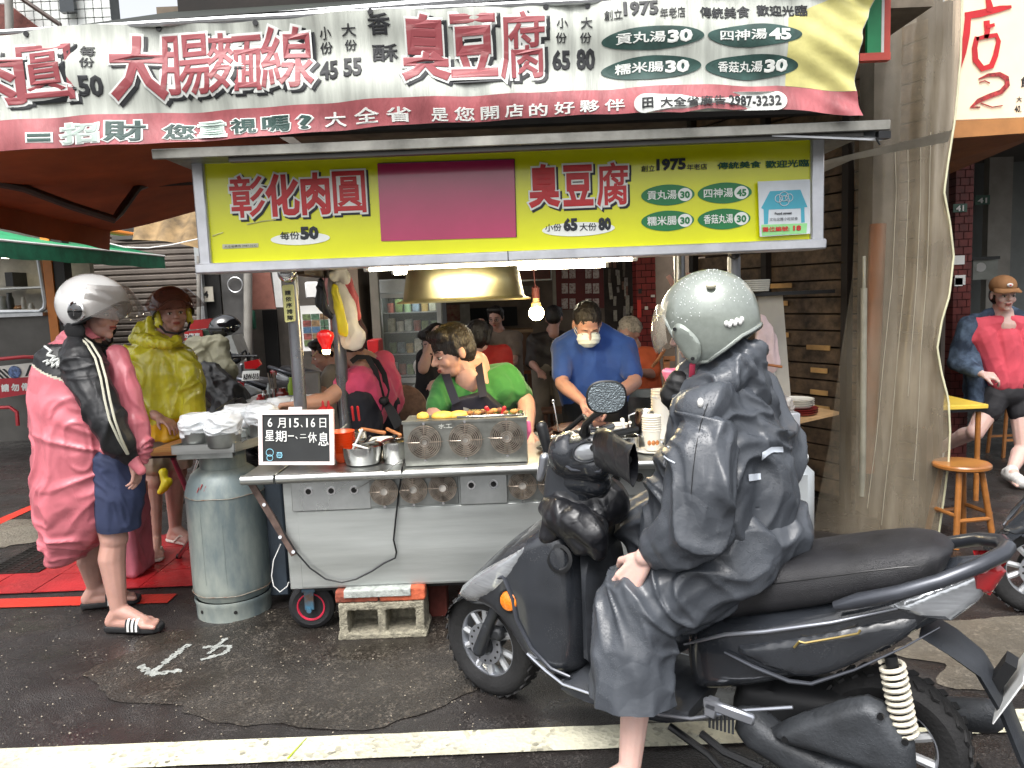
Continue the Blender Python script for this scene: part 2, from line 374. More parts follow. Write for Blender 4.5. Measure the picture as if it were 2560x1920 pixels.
skinp=M('pale_skin','#c9a79c',.5,var=.08,scale=9,bump=.06,bscale=160,subs=.25)
wht=M('white_plastic','#d9d9d6',.4,var=.08)
woodm=M('wood','#a5683a',.5,var=.3,scale=3,bump=.1,stretch=(1,12,12))
woodl=M('light_wood','#c48a56',.45,var=.2,scale=3,stretch=(1,9,9))
browntube=M('brown_tube','#3a2a22',.45,.2,var=.3)
redm=M('red_plastic','#b81c20',.4,var=.12)
# ================================================================= ground
def gpoly(pts,z,d=.003): 
    return MB().add([G(*p,0)+Vector((0,0,z)) for p in pts],[tuple(range(len(pts)))])
mb=MB(); mb.sheet(lambda u,v:(-30+60*u,-6+40*v,0),30,20); struct('ground',mb,asphalt,0)
def ragged(cx,cy,rx,ry,n=90,seed=0,amp=.18):
    o=[]
    for i in range(n):
        a=2*PI*i/n; r=1+amp*noise.noise((math.cos(a)*2+seed,math.sin(a)*2,seed))*2+amp*.35*noise.noise((math.cos(a)*9,math.sin(a)*9,seed+4))
        o.append((cx+rx*r*math.cos(a),cy+ry*r*math.sin(a)))
    return o
def patch(name,poly,z,mt,mtop=None):
    mb=MB(); mb.add([(x,y,z) for x,y in poly],[tuple(range(len(poly)))]); return struct(name,mb,mt,0)
a=G(760,1640); patch('worn_pavement',ragged(a.x+.1,a.y-.02,1.02,.55,seed=3),.004,oldasph)
a=G(2450,1640); patch('worn_pavement',ragged(a.x+.25,a.y,.55,.34,seed=8),.004,ground_mat('concrete_patch','#5d574d','#8f8678',.35,.7,aggscale=80))
a=G(30,1340); patch('wet_concrete_patch',ragged(a.x-.6,a.y,1.1,.42,seed=11),.004,ground_mat('old_concrete','#6d675c','#8e8678',.2,.6,aggscale=60,bump=.9))
# white parking line
mb=MB(); A,B,C,D=G(-600,1900),G(3100,1756),G(3100,1812),G(-600,1962)
n=60
up=[A.lerp(B,i/n)+V(0,.004*noise.noise((i*.9,0,0)),0) for i in range(n+1)]; lo=[D.lerp(C,i/n)+V(0,.006*noise.noise((i*.9,5,0)),0) for i in range(n+1)]
mb.add([v+V(0,0,.008) for v in up+lo],[(i,i+1,n+2+i,n+1+i) for i in range(n)]); struct('white_line',mb,whiteline,0)
# red painted paving made of rectangular slabs
redp=[(0-260,1510),(-260,1520),(0,1441),(123,1374),(330,1374),(499,1338),(504,1463),(0,1486),(-260,1500)]
ra,rb,rc,rd=G(-200,1495),G(504,1463),G(499,1338),G(150,1362)
mb=MB(); mb.add([G(*p)+V(0,0,.006) for p in [(-300,1545),(0,1438),(123,1372),(505,1330),(508,1466),(0,1488),(-300,1503)][1:]],[tuple(range(6))])
struct('paving_bed',mb,M('joint_dirt','#3a1d1a',.8),0)
def clip_rect(poly,x0,x1,y0,y1):
    def cl(p,f,v,ax,sg):
        o=[]
        for i in range(len(p)):
            a,b=p[i],p[(i+1)%len(p)]; ia=sg*(a[ax]-v)>=0; ib=sg*(b[ax]-v)>=0
            if ia:o.append(a)
            if ia!=ib:
                t=(v-a[ax])/(b[ax]-a[ax]); o.append((a[0]+(b[0]-a[0])*t,a[1]+(b[1]-a[1])*t))
        return o
    for v,ax,sg in((x0,0,1),(x1,0,-1),(y0,1,1),(y1,1,-1)):
        poly=cl(poly,None,v,ax,sg)
        if len(poly)<3: return []
    return poly
rp=[tuple(G(*p))[:2] for p in [(0,1438),(123,1372),(505,1330),(508,1466),(0,1488)]]; rp=[(rp[0][0]-.5,rp[0][1]-.12)]+rp+[(rp[4][0]-.5,rp[4][1]-.02)]
xs=[p[0] for p in rp]; ys=[p[1] for p in rp]; x=min(xs); pav=thing('red_paving_slabs','red painted paving slabs in front of the folding table at left','paving',(sum(xs)/len(xs),sum(ys)/len(ys),0))
while x<max(xs):
    y=min(ys)-.15
    while y<max(ys):
        c=clip_rect(rp,x+.003,x+.297,y+.003,y+.447)
        if len(c)>2:
            z=.013+random.uniform(-.0015,.0015); mb=MB(); mb.prism([(px,py,.007) for px,py in c],(0,0,z-.007)); part('paving_slab',mb,redpav,pav,0)
        y+=.45
    x+=.30
mb=gpoly([(-200,1504),(0,1499),(443,1486),(418,1509),(0,1521),(-200,1530)],.005); struct('red_line',mb,redline,0)
mb=gpoly([(-150,1360),(0,1297),(300,1170),(310,1172),(115,1259),(0,1312),(-150,1380)],.005); struct('red_line',mb,redline,0)
# drain grate
gr=[G(*p) for p in [(-140,1350),(122,1352),(126,1372),(-140,1500)]]
gx0,gx1=-2.9,gr[1].x; gy0,gy1=G(0,1440).y,G(60,1352).y
g=thing('drain_grate','black steel drain grate beside the red paving','grate',((gx0+gx1)/2,(gy0+gy1)/2,0))
part('pit',MB().box(((gx0+gx1)/2,(gy0+gy1)/2,.004),(gx1-gx0,gy1-gy0,.004)),dark,g)
iron=M('grate_iron','#3d3a38',.4,.7,var=.3)
i=0; yy=gy0
while yy<gy1:
    part('grate_bar',MB().box(((gx0+gx1)/2,yy,.014),(gx1-gx0,.009,.012)),iron,g); yy+=.034
for k in range(6): part('cross_bar',MB().box((gx0+(gx1-gx0)*k/5,(gy0+gy1)/2,.012),(.012,gy1-gy0,.012)),iron,g)
# chalk scrawl on the asphalt
ch=M('chalk_mark','#8f928e',.9,var=.3,scale=30)
def strokes(pts,w,z,mb,n=14,seed=0,kill=.55):
    for a,b in zip(pts[:-1],pts[1:]):
        A=G(*a);B=G(*b); d=(B-A).normalized(); s=Vector((-d.y,d.x,0)); L=(B-A).length; k=int(L/.008)
        for i in range(k):
            for j in range(5):
                if noise.noise((i*.35+seed,j*1.3,seed))<-.5+kill*abs(j-2)/2: continue
                q=A+d*(i*.008)+s*((j-2)*w/4); h=.0045; mb.box((q.x,q.y,z+random.random()*.0012),(h*2.0,h*2.0,.0012),random.random())
mb=MB(); strokes([(470,1615),(378,1688)],.03,.0062,mb,seed=1); strokes([(352,1668),(378,1690),(462,1678)],.028,.0062,mb,seed=4)
strokes([(510,1622),(575,1618),(565,1635),(496,1655)],.02,.0062,mb,seed=7); strokes([(565,1600),(520,1640)],.02,.0082,mb,seed=9); solo('chalk_mark',mb,ch,'smaller faded chalk scrawl right of the L shaped one','marking',smooth=0)

mb=MB(); mb.prism([G(718,1903)+V(0,0,.010),G(765,1853)+V(0,0,.010),G(768,1851)+V(0,0,.010),G(722,1904)+V(0,0,.010)],(0,0,.002))
solo('fallen_leaf',mb,M('leaf_green','#9fb52c',.5),'thin yellow-green leaf blade lying on the white line','leaf')
# scattered grit
mb=MB()
for i in range(450):
    q=G(random.uniform(0,1250),random.uniform(1530,1900)); s=random.uniform(.0012,.0042)*(2 if random.random()<.05 else 1)
    mb.sph((q.x,q.y,.006+s*.3),(s,s*.8,s*.6),5,3)
o=solo('grit',mb,M('grit_stone','#9b9282',.7,var=.4,scale=40),'pale grit scattered over the wet asphalt','grit',kind='stuff',smooth=0)
# ================================================================= far surroundings, left
wallg=M('grey_wall','#76716b',.8,var=.25,scale=2,bump=.1); shut=M('shutter_grey','#6d655e',.5,.3,var=.15,scale=3)
# roller shutter and its wall
s0=P(240,1010,11.5); s1=P(492,650,11.5)
t=thing('roller_shutter','closed grey roller shutter behind the two waiting customers','shutter',((s0.x+s1.x)/2,11.5,0))
mb=MB(); z=0.02
prof=[]
while z<s1.z+.4:
    prof+= [(0,z),(-.025,z+.02),(-.025,z+.065),(0,z+.085)]; z+=.09
mb.rings([[ (s0.x-.5,11.5+d,zz) for d,zz in prof],[ (s1.x,11.5+d,zz) for d,zz in prof]],close=False,cap=False)
o=part('slats',mb,shut,t,0,kind='stuff')
part('side_rail',MB().box((s1.x+.04,11.47,1.4),(.08,.1,2.8)),alu,t)
t=thing('building','grey building wall around the roller shutter','building',(-5.2,12,0))
part('wall',MB().boxp((-9,11.6,0),(s0.x-.5,11.9,4.5)),wallg,t)
part('wall',MB().boxp((s1.x+.08,11.6,0),(P(600,700,11.6).x,11.9,4.5)),wallg,t)
part('lintel',MB().boxp((s0.x-.5,11.55,s1.z+.35),(s1.x+.08,11.9,4.5)),M('dark_wall','#3c3833',.8),t)
# house doorway with number plate at px 440-600
dz=M('grey_door','#4b4a49',.5,.2,var=.3,scale=3)
d0=P(560,860,11.4); d1=P(612,690,11.4)
part('door',MB().boxp((P(560,860,11.4).x,11.5,0),(P(612,690,11.4).x,11.56,2.3)),dz,t,label='grey steel door')
part('doorway',MB().boxp((P(512,860,11.4).x,11.54,0),(P(553,860,11.4).x,11.58,2.15)),dark,t)
part('door_frame',MB().boxp((P(506,860,11.4).x,11.48,2.15),(P(560,860,11.4).x,11.58,2.22)),alu,t)
q=P(585,712,11.4); mb=MB(); mb.tube([q+V(.11*math.cos(a),-.05+.1,.11*math.sin(a)) for a in np.linspace(0,2*PI,16)],.01,6)
part('ornament',mb,alu,t)
q=P(520,735,11.3); part('number_plate',MB().box((q.x-.1,11.48,q.z),(.22,.02,.22)),M('plate_cream','#b9b4a6',.6),t)
mb=MB(); textbox('4',(q.x-.13,q.z-.05),(q.x-.06,q.z+.05),11.465,mb,bold=.03); part('numeral',mb,blackp,t,0)
for px,w in ((497,.06),(620,.12)): part('drain_pipe',MB().cyl(P(px,900,11.3)*1,P(px,640,11.3),w/2),M('pipe_grey','#8d8a84',.5),t)
# mosaic-tiled wall and red brick wall high up at left
til=M('white_tile','#cfd2cf',.25,var=.06); mort=M('grout','#5d615f',.9)
t=thing('tiled_building','white mosaic tiled building with stair wall above the banner at far left','building',(-7,13.5,0))
q0=P(-150,120,13); q1=P(262,-60,13)
part('wall',MB().boxp((q0.x,13.05,q0.z-1),(q1.x,13.4,q1.z+1)),mort,t)
me_t=tomesh(MB().box((0,0,0),(.128,.02,.128),None,.006),'tile',til,0); cnt=0
xx=q0.x+.1
while xx<q1.x:
    zz=q0.z-.1
    while zz<q1.z+.3:
        if cnt<1500: 
            cnt+=1; o=bpy.data.objects.new('tile',me_t); COL.objects.link(o); o.parent=t; o.matrix_parent_inverse=t.matrix_basis.inverted(); o.location=(xx,13.04,zz)
        zz+=.138
    xx+=.138
CNT=cnt
part('handrail',MB().tube([P(30,-20,12.8),P(150,62,12.8),P(150,85,12.8)],.035,8),browntube,t)
part('stair_wall',MB().prism([P(20,10,12.9),P(105,76,12.9),P(-200,140,12.9),P(-200,10,12.9)],(0,.1,0)),M('dark_brick','#6a3a33',.8,var=.3,scale=12),t)
part('upper_window',MB().boxp(tuple(P(150,30,12.85)),tuple(P(185,-60,12.95))),M('window_dark','#2c3236',.15),t)
part('downpipe',MB().cyl(P(24,90,12.7),P(20,-80,12.7),.06),M('pipe_grey'),t)
# sky-lit street end: back wall of the alley
t=thing('alley_house','dim grey house front across the alley behind the parked scooters','building',(-2.4,13,0))
part('wall',MB().boxp((P(600,700,12.8).x,12.8,0),(P(960,700,12.8).x+1.2,13,5)),M('alley_wall','#57514a',.8,var=.35,scale=2),t)
q=P(650,720,12.5)
part('sheet_panel',MB().prism([P(607,670,12.4),P(673,672,12.4),P(690,772,12.4),P(628,774,12.4)],(0,.03,0)),M('faded_pink_panel','#a06a5c',.7,var=.2,scale=5),t,label='faded pink-brown sheet')
part('white_board',MB().prism([P(680,680,12.35),P(700,680,12.35),P(708,768,12.35),P(690,768,12.35)],(0,.03,0)),wht,t)
part('door_opening',MB().boxp((P(660,870,12.7).x,12.74,0),(P(695,870,12.7).x,12.8,P(670,775,12.7).z)),dark,t)
part('mailbox',MB().box(P(620,800,12.3),(.22,.12,.3),None,.02),M('mail_green','#1f5a44',.5),t)
part('meter',MB().box(P(780,725,12.3),(.2,.1,.26),None,.02),wht,t)
part('brick_wall',MB().boxp((P(800,700,12.6).x,12.6,0),(P(900,700,12.6).x,12.78,3)),M('brown_brick','#5d3630',.7,var=.3,scale=9),t)
# poster board with photos
t=thing('notice_poster','white poster with a grid of small photos hung on the alley wall','poster',tuple(P(790,850,8.6)))
a,b=pxrect((758,878),(822,762),8.6); part('sheet',MB().boxp((a[0],8.6,a[1]),(b[0],8.61,b[1])),wht,t)
for i in range(3):
    for j in range(5):
        c=random.choice(['#5b6a44','#3e5a74','#7a6244','#6a6a6a','#7b3f3a','#42604a']); x0=a[0]+.02+(b[0]-a[0]-.03)*i/3; z0=b[1]-.1-(b[1]-a[1]-.1)*(j+.8)/5*.9
        part('photo',MB().boxp((x0,8.592,z0),(x0+(b[0]-a[0])*.28,8.6,z0+(b[1]-a[1])*.13)),M('photo'+c,c,.5,var=.5,scale=30),t)
mb=MB(); mb.prism([P(735,790,9.2),P(753,770,9.2),P(758,872,9.2),P(742,872,9.2)],(0,.03,0))
solo('hanging_banner',mb,M('maroon_cloth','#6e2a3e',.7,var=.5,scale=20,col2='#c79aa4',mix=.62),'narrow maroon cloth banner with pale writing beside the photo poster','banner')
# ================================================================= left food counter building with orange frame
fx=9.5
t=thing('food_kiosk','kiosk with orange framed serving window behind the poncho customer','kiosk',(P(60,1000,fx).x,fx,0))
metal=M('kiosk_panel','#5c5a57',.35,.6,var=.2,scale=2,rv=.1)
X0=P(-500,900,fx).x; X1=P(150,900,fx).x; zw=P(60,783,fx).z; zt=P(60,640,fx).z
part('front_panel',MB().boxp((X0,fx,0),(X1,fx+.1,zw)),metal,t)
part('interior',MB().boxp((X0,fx+.9,zw-.2),(X1,fx+1,zt+.6)),M('kiosk_inside','#b9b3a6',.6,var=.15),t)
orange=M('orange_trim','#d98234',.35,var=.15,scale=2)
part('post',MB().boxp((P(118,700,fx).x,fx-.06,zw-.9),(P(140,700,fx).x,fx+.02,zt+.5)),orange,t,label='orange corner post')
part('post',MB().boxp((P(141,700,fx).x,fx-.04,0),(P(168,700,fx).x,fx+.12,zt+.5)),M('dark_post','#2d2a28',.5),t,label='dark end post')
part('window_frame',MB().tube([P(-200,781,fx-.03),P(100,779,fx-.03),P(112,770,fx-.03),P(114,755,fx-.03),P(96,640,fx-.03)],.03,8),alu,t)
part('sill',MB().boxp((X0,fx-.12,zw-.04),(P(112,700,fx).x,fx+.1,zw)),alu,t)
part('lintel',MB().boxp((X0,fx,zt+.1),(X1,fx+.4,zt+1.1)),M('kiosk_lintel','#4a4640',.6),t)
kt=[]
for px,h,w,c in ((10,.22,.14,'#8f8f8a'),(28,.26,.09,'#3a3a38'),(62,.2,.06,'#bdb8ae'),(47,.1,.1,'#9a6a3c'),(80,.12,.07,'#d0ccc4')):
    q=P(px,781,fx+.15); mb=MB(); mb.lathe([(w/2,0),(w/2,h*.7),(w/3,h*.85),(w/3,h)],(q.x,q.y,zw+.001),n=12)
    solo('container',mb,M('cont'+c,c,.4),{10:'wide grey container at the left end of the kiosk sill',28:'slim black container on the kiosk sill',62:'pale narrow bottle on the kiosk sill',47:'squat brown jar on the kiosk sill',80:'small cream cup at the right end of the kiosk sill'}[px],'container',group='containers on the kiosk sill')
part('shelf',MB().boxp((X0,fx+.5,P(50,718,fx).z),(P(90,700,fx).x,fx+.8,P(50,714,fx).z)),steel,t)
part('oven',MB().boxp(tuple(P(15,716,fx+.6)),tuple(P(66,682,fx+.9))),blackp,t)
mb=MB(); mb.lathe([(.12,0),(.12,.02)],P(32,645,fx+.3),n=16); part('downlight',mb,M('downlight_glow','#fff3d8',.5,emit=6),t)
# green awning
z=2.28; A=G(0,600,z); B=G(411,640,z); A2=A+(A-B)*.6
t=thing('green_awning','green canvas awning with white piping above the customers','awning',(B.x,(A.y+B.y)/2,z))
gm=M('green_canvas','#1c6b4c',.6,var=.3,scale=6,bump=.1); gt=M('green_canvas_top','#1f8a5a',.6,var=.2,scale=5)
bk=V(-2.2,.4,.55)
def fa(u,v): q=A2.lerp(B,u); return q+V(0,0,-.17*v+.006*math.sin(u*40)*v)
mb=MB(); mb.sheet(fa,60,2); part('valance',mb,gm,t)
mb=MB(); mb.sheet(lambda u,v:A2.lerp(B,u)+bk*v+V(0,0,-.05*math.sin(v*PI)),30,6); part('canopy_cloth',mb,gt,t)
part('piping',MB().tube([A2+V(0,0,.0),B+V(0,0,.0)],.014,6),wht,t)
part('end_cloth',MB().add([B+V(0,0,-.17),B,B+bk],[(0,1,2)]),gm,t)
part('roller_tube',MB().tube([A2+V(-.3,.05,.28),B+V(-.3,.05,.28)],.035,8),orange,t)
# barrier with no-parking sign
t=thing('barrier','red tubular barrier with white and red no parking board','barrier',tuple(G(60,1060)))
by=9.0; pr=M('barrier_red','#b3343c',.4,.2)
bz=lambda px,py:P(px,py,by)
part('rail',MB().tube([bz(-80,905),bz(60,892),bz(84,893),bz(95,905),bz(97,960),bz(97,1065)],.022,8),pr,t)
part('lower_rail',MB().tube([bz(-80,1022),bz(25,1018),bz(42,1030),bz(45,1064)],.022,8),pr,t)
part('board',MB().prism([bz(-90,925),bz(98,905),bz(98,980),bz(-90,1000)],(0,.02,0)),M('barrier_white','#cfcbc4',.5,var=.1),t)
part('board_band',MB().prism([bz(-90,952),bz(97,941),bz(97,980),bz(5,995),bz(-90,1000)],(0,-.012,0)),M('barrier_band','#a8202e',.5),t,label='crimson lower band')
mb=MB(); mb.sph(bz(38,930)+V(0,-.012,0),(.075,.008,.075),20,8); part('emblem',mb,M('emblem_blue','#5a6f9a',.5,var=.6,scale=40),t)
mb=MB()
for k in range(3): mb.prism([bz(64+k*11,940),bz(69+k*11,940),bz(80+k*11,912),bz(75+k*11,912)],(0,-.01,0)); 
for k in range(3): mb.prism([bz(-20+k*13,922),bz(-14+k*13,922),bz(14+k*13,948),bz(8+k*13,948)],(0,-.01,0))
part('stripes',mb,blackp,t,0)
mb=MB(); a,b=pxrect((4,978),(96,952),by-.014); 
co=None
for i,chh in enumerate('請勿停車'): 
    a,b=pxrect((4+i*25,980-i*1.5),(22+i*25,960-i*1.5),by-.014); textbox(chh,a,b,by-.014,mb,bold=.05)
part('lettering',mb,wht,t,0)
# second small red sign further back
t=thing('parking_sign','small red no parking board on the pavement behind the yellow raincoat','sign',tuple(G(470,1010)))
y=9.6; part('board',MB().prism([P(438,832,y),P(505,824,y),P(508,848,y),P(438,852,y)],(0,.02,0)),redm,t)
part('upper_board',MB().prism([P(470,802,y+.3),P(528,796,y+.3),P(528,820,y+.3),P(475,824,y+.3)],(0,.3,0)),redm,t)
part('leg',MB().cyl(P(470,850,y),(P(470,850,y).x,y,0),.02),pr,t); part('leg',MB().cyl(P(500,848,y),(P(500,848,y).x,y,0),.02),pr,t)
mb=MB(); a,b=pxrect((442,846),(500,832),y-.01); textbox('請勿停車',a,b,y-.012,mb,bold=.04); part('lettering',mb,wht,t,0)
mb=MB(); mb.box(P(522,836,9.8),(.3,.3,.12),None,.01); solo('green_crate',mb,M('crate_green','#2c4a38',.6),'dark green crate on top of the white box by the parking sign','crate')
mb=MB(); q=P(545,900,9.6); mb.prism([P(505,848,9.6),P(578,838,9.6),P(600,895,9.6),P(560,920,9.6),P(510,910,9.6)],(0,.4,0)); solo('white_locker',mb,M('locker_white','#b9bcb8',.5,var=.15),'white boxy cabinet standing beside the parked scooters','cabinet')
# ================================================================= orange tarp canopy (underside seen)
otarp=M('orange_tarp','#9a4a1c',.75,var=.2,scale=3,bump=.15,bscale=9)
t=thing('orange_canopy','rust orange tarpaulin canopy on brown tube braces left of the sign','canopy',(-2,5,2.3))
e0=G(-420,470,2.22); e1=G(275,574,2.22); e1=e1
def oc(u,v):
    a=V(-3.3,3.2,2.28).lerp(V(-1.25,3.6,2.36),u); b=e1.lerp(V(-1.1,6.2,2.50),u); q=a.lerp(b,v); q.z+=.02*math.sin(u*9+v*4)+.10*u*(1-v); return q
mb=MB(); mb.sheet(oc,24,24); part('cloth',mb,otarp,t)
def ov(u,v):
    q=oc(0,u); return q+V(0,0,-.15*v)+V(.02*math.sin(u*24)*v,0,0)
mb=MB(); mb.sheet(ov,40,3); part('valance',mb,otarp,t)
for pts in ([(-30,452),(60,470),(180,515),(284,548),(300,530),(345,468),(372,458),(500,452)],[(-20,403),(150,404),(235,400)],[(0,440),(60,455)]):
    ys=[4.4+ .9*i/(len(pts)-1) for i in range(len(pts))]; part('brace',MB().tube([P(x,y,k) for (x,y),k in zip(pts,ys)],.026,8),browntube,t)
part('brace_clamp',MB().box(P(232,400,5.2),(.12,.1,.2)),browntube,t)
# eave of corrugated metal beyond
t=thing('metal_eave','rusty corrugated eave with tan tarp behind the orange canopy','eave',tuple(P(390,560,8)))
mb=MB(); q=P(275,520,8.2); r=P(520,600,8.2); nn=60
mb.sheet(lambda u,v:(q.x-.4+(r.x-q.x+1.6)*u, 8.2-1.6*v*0+v*1.4, P(300,575,8.2).z+.02+.45*v+.02*math.sin(u*nn*2)),nn*4,2); part('corrugated_sheet',mb,M('rusty_zinc','#5f574d',.6,.4,var=.4,scale=5),t)
mb=MB(); mb.sheet(lambda u,v:P(330+190*u,500+100*v+30*u-10*math.sin(u*3),7.6+.5*(1-v))+V(0,.05*math.sin(u*20+v*3),0),24,10); part('tan_tarp',mb,M('tan_tarp','#7d6746',.8,var=.4,scale=6,bump=.2),t)
part('cross_beam',MB().boxp(tuple(P(280,600,8.0)),tuple(P(520,588,8.3))),M('grey_beam','#4b4a46',.6),t)
mb=MB(); mb.tube([P(x,y,7.2) for x,y in ((160,550),(200,578),(260,605),(310,618),(370,620),(430,612),(500,596))],.006,6); solo('overhead_cable',mb,wht,'sagging pale cable slung across under the orange canopy','cable')
# ================================================================= dark canopy above the banner
t=thing('green_canopy','dark green tarpaulin canopy above the long banner','canopy',(0,4.5,3))
gtarp=M('dark_green_tarp','#141c12',.8,var=.5,scale=2)
a0=P(215,66,3.5); a1=P(520,-60,5.2)
mb=MB(); mb.sheet(lambda u,v:(a0.x+(3.55)*u+ (1-u)*0.5*v, 3.4+2.4*v, a0.z-.03+ .85*v*1.2+.1*u*(1-v)),16,8); part('cloth',mb,gtarp,t)
for k in range(3): part('seam_pole',MB().tube([V(a0.x+.9+k*1.2,3.45,a0.z+.0),V(a0.x+1.0+k*1.2,5.8,a0.z+.95)],.02,6),M('pole_dk','#24301f',.7),t)
part('edge_tube',MB().tube([a0+V(-.02,-.05,-.04),V(a0.x+3.55,3.35,a0.z+.06)],.02,8),alu,t)
# dark fascia between banner and stall roof
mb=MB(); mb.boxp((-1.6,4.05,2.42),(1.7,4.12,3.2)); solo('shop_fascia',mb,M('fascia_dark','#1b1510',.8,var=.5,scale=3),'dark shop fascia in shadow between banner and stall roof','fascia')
# small flag-striped panel at the banner's end
t=thing('striped_panel','green white and red striped board behind the right end of the banner','panel',tuple(P(2200,100,3.6)))
ys=3.6
part('green_stripe',MB().boxp(tuple(P(2168,140,ys)),tuple(P(2202,-30,ys+.02))),M('stripe_green','#1d8a55',.5),t)
part('white_stripe',MB().boxp(tuple(P(2203,140,ys-.002)),tuple(P(2209,-30,ys+.018))),wht,t)
part('red_stripe',MB().boxp(tuple(P(2210,140,ys-.003)),tuple(P(2222,-30,ys+.018))),M('stripe_red','#c04a3c',.5),t)
part('edge_strip',MB().boxp(tuple(P(2150,152,ys-.01)),tuple(P(2216,137,ys+.03))),M('stripe_red'),t)
# ================================================================= shop interior shell
t=thing('shop_building','open-fronted noodle shop behind the stall, dim inside','building',(.4,9,0))
inw=M('shop_wall','#6e5f50',.8,var=.3,scale=2); 
RX=3.1
part('back_wall',MB().boxp((-1.7,12,0),(RX,12.2,3.2)),inw,t)
part('ceiling',MB().boxp((-1.75,4.15,2.95),(2.25,12.2,3.1)),M('shop_ceiling','#6a6052',.8,var=.3),t)
part('wall',MB().boxp((-1.78,8.6,0),(-1.66,12,3.0)),inw,t)
struct('shop_floor',MB().boxp((-1.7,6.0,.001),(RX,12,.012)),ground_mat('shop_tiles','#3d3630','#5a5148',.15,.45,aggscale=20,amt=.2,bump=.2))
part('front_post',MB().boxp(tuple(P(938,940,8.4))[:2]+(0,),tuple(P(962,940,8.5))[:2]+(2.95,)),M('post_steel','#77736a',.5,.5),t,label='grey steel corner post')
part('service_opening',MB().boxp((P(1085,700,11.9).x,11.9,1.1),(P(1290,700,11.9).x,11.99,P(1200,770,11.9).z)),dark,t)
part('bar_counter',MB().boxp((P(1060,900,10.6).x,10.6,0),(P(1330,900,10.6).x,11.0,P(1200,835,10.6).z)),M('bar_wood','#5e3c24',.5,var=.2),t)
part('bar_top',MB().boxp((P(1050,900,10.5).x,10.5,P(1200,835,10.6).z),(P(1335,900,10.5).x,11.05,P(1200,827,10.6).z)),M('bar_top','#8c6b4a',.4),t)
# red brick pillar right
t=thing('brick_pillar','deep red painted brick pillar with small notices','pillar',tuple(G(1610,1040))[:2]+(0,))
py=7.2; x0=P(1592,800,py).x; x1=P(1642,800,py).x; dsp=.22
rbk=M('red_brick','#7d1a14',.6,var=.25,scale=8); part('mortar_core',MB().boxp((x0+.006,py+.006,0),(x1-.006,py+dsp-.006,2.95)),M('dark_mortar','#3d120e',.9),t)
z=.03; row=0
while z<2.9:
    L=(x1-x0)
    segs=[(0,.5),(.5,1)] if row%2 else [(0,.28),(.28,.78),(.78,1)]
    for a,b in segs: part('brick',MB().box((x0+L*(a+b)/2,py+dsp/2,z),(L*(b-a)-.008,dsp,.052)),rbk,t,0)
    z+=.06; row+=1
for k,(px,pyy,w,h,c) in enumerate([(1598,772,10,44,'#c42a20'),(1616,770,8,8,'#d8d2c8'),(1632,740,10,6,'#d8d2c8'),(1600,728,8,12,'#201816')]):
    q=P(px,pyy,py-.01); part('notice',MB().box(q,(w/270,.006,h/270)),M('nt'+c,c,.6),t)
# menu board with price cards
t=thing('menu_board','maroon menu board with rows of white price cards on back wall','menu board',tuple(P(1450,720,10.8)))
my=10.8; a,b=pxrect((1392,775),(1508,662),my); part('board',MB().boxp((a[0],my,a[1]),(b[0],my+.03,b[1]+.3)),M('menu_maroon','#5a1612',.6,var=.15),t)
cards=M('menu_card','#b9aba0',.6,var=.5,scale=45,col2='#5a1612',mix=.58)
for r_ in range(3):
    for c_ in range(4):
        px=1412+c_*19+(21 if c_>1 else 0); pyy=683+r_*38
        part('price_card',MB().box(P(px,pyy,my-.008),(.085,.006,.14)),cards,t,0)
part('frame',MB().boxp((a[0]-.05,my-.01,a[1]),(a[0],my+.03,b[1]+.3)),M('pale_trim','#8a8272',.6),t)
# framed picture, calendars and hanging slips
def flatpic(px0,py0,px1,py1,y,mat_,label,cat='picture',name='wall_picture',fr=None):
    t=thing(name,label,cat,tuple(P((px0+px1)/2,(py0+py1)/2,y))); a,b=pxrect((px0,py1),(px1,py0),y)
    part('sheet',MB().boxp((a[0],y,a[1]),(b[0],y+.01,b[1])),mat_,t)
    if fr: 
        for q in (((a[0]-.02,y-.01,a[1]-.02),(b[0]+.02,y+.02,a[1])),((a[0]-.02,y-.01,b[1]),(b[0]+.02,y+.02,b[1]+.02)),((a[0]-.02,y-.01,a[1]),(a[0],y+.02,b[1])),((b[0],y-.01,a[1]),(b[0]+.02,y+.02,b[1]))): part('frame',MB().boxp(*q),fr,t)
    return t
flatpic(1296,672,1376,700,11.5,M('pic_red','#6b211b',.4,var=.5,scale=6),'wide framed dark red picture on the back wall',fr=alu)
flatpic(1078,762,1150,805,11.5,M('pic_floral','#8a6a55',.6,var=.5,scale=14,col2='#6e1f24',mix=.55),'faded floral calendar picture under the lamp hood',name='wall_calendar',cat='calendar')
flatpic(1152,760,1174,822,11.4,M('pic_white','#8e8a80',.6,var=.2),'narrow white scroll next to the floral calendar',name='wall_scroll',cat='scroll')
flatpic(1080,802,1152,824,9.5,M('pic_sheet','#9b968c',.6,var=.3,scale=30),'pale printed notice sheet pinned low behind the green shirt woman',name='notice_sheet',cat='notice')
flatpic(1298,714,1336,738,11.6,M('pic_sheet2','#7e7a70',.6,var=.3,scale=20),'grey sheets pinned beside the hanging bulb',name='notice_sheet',cat='notice')
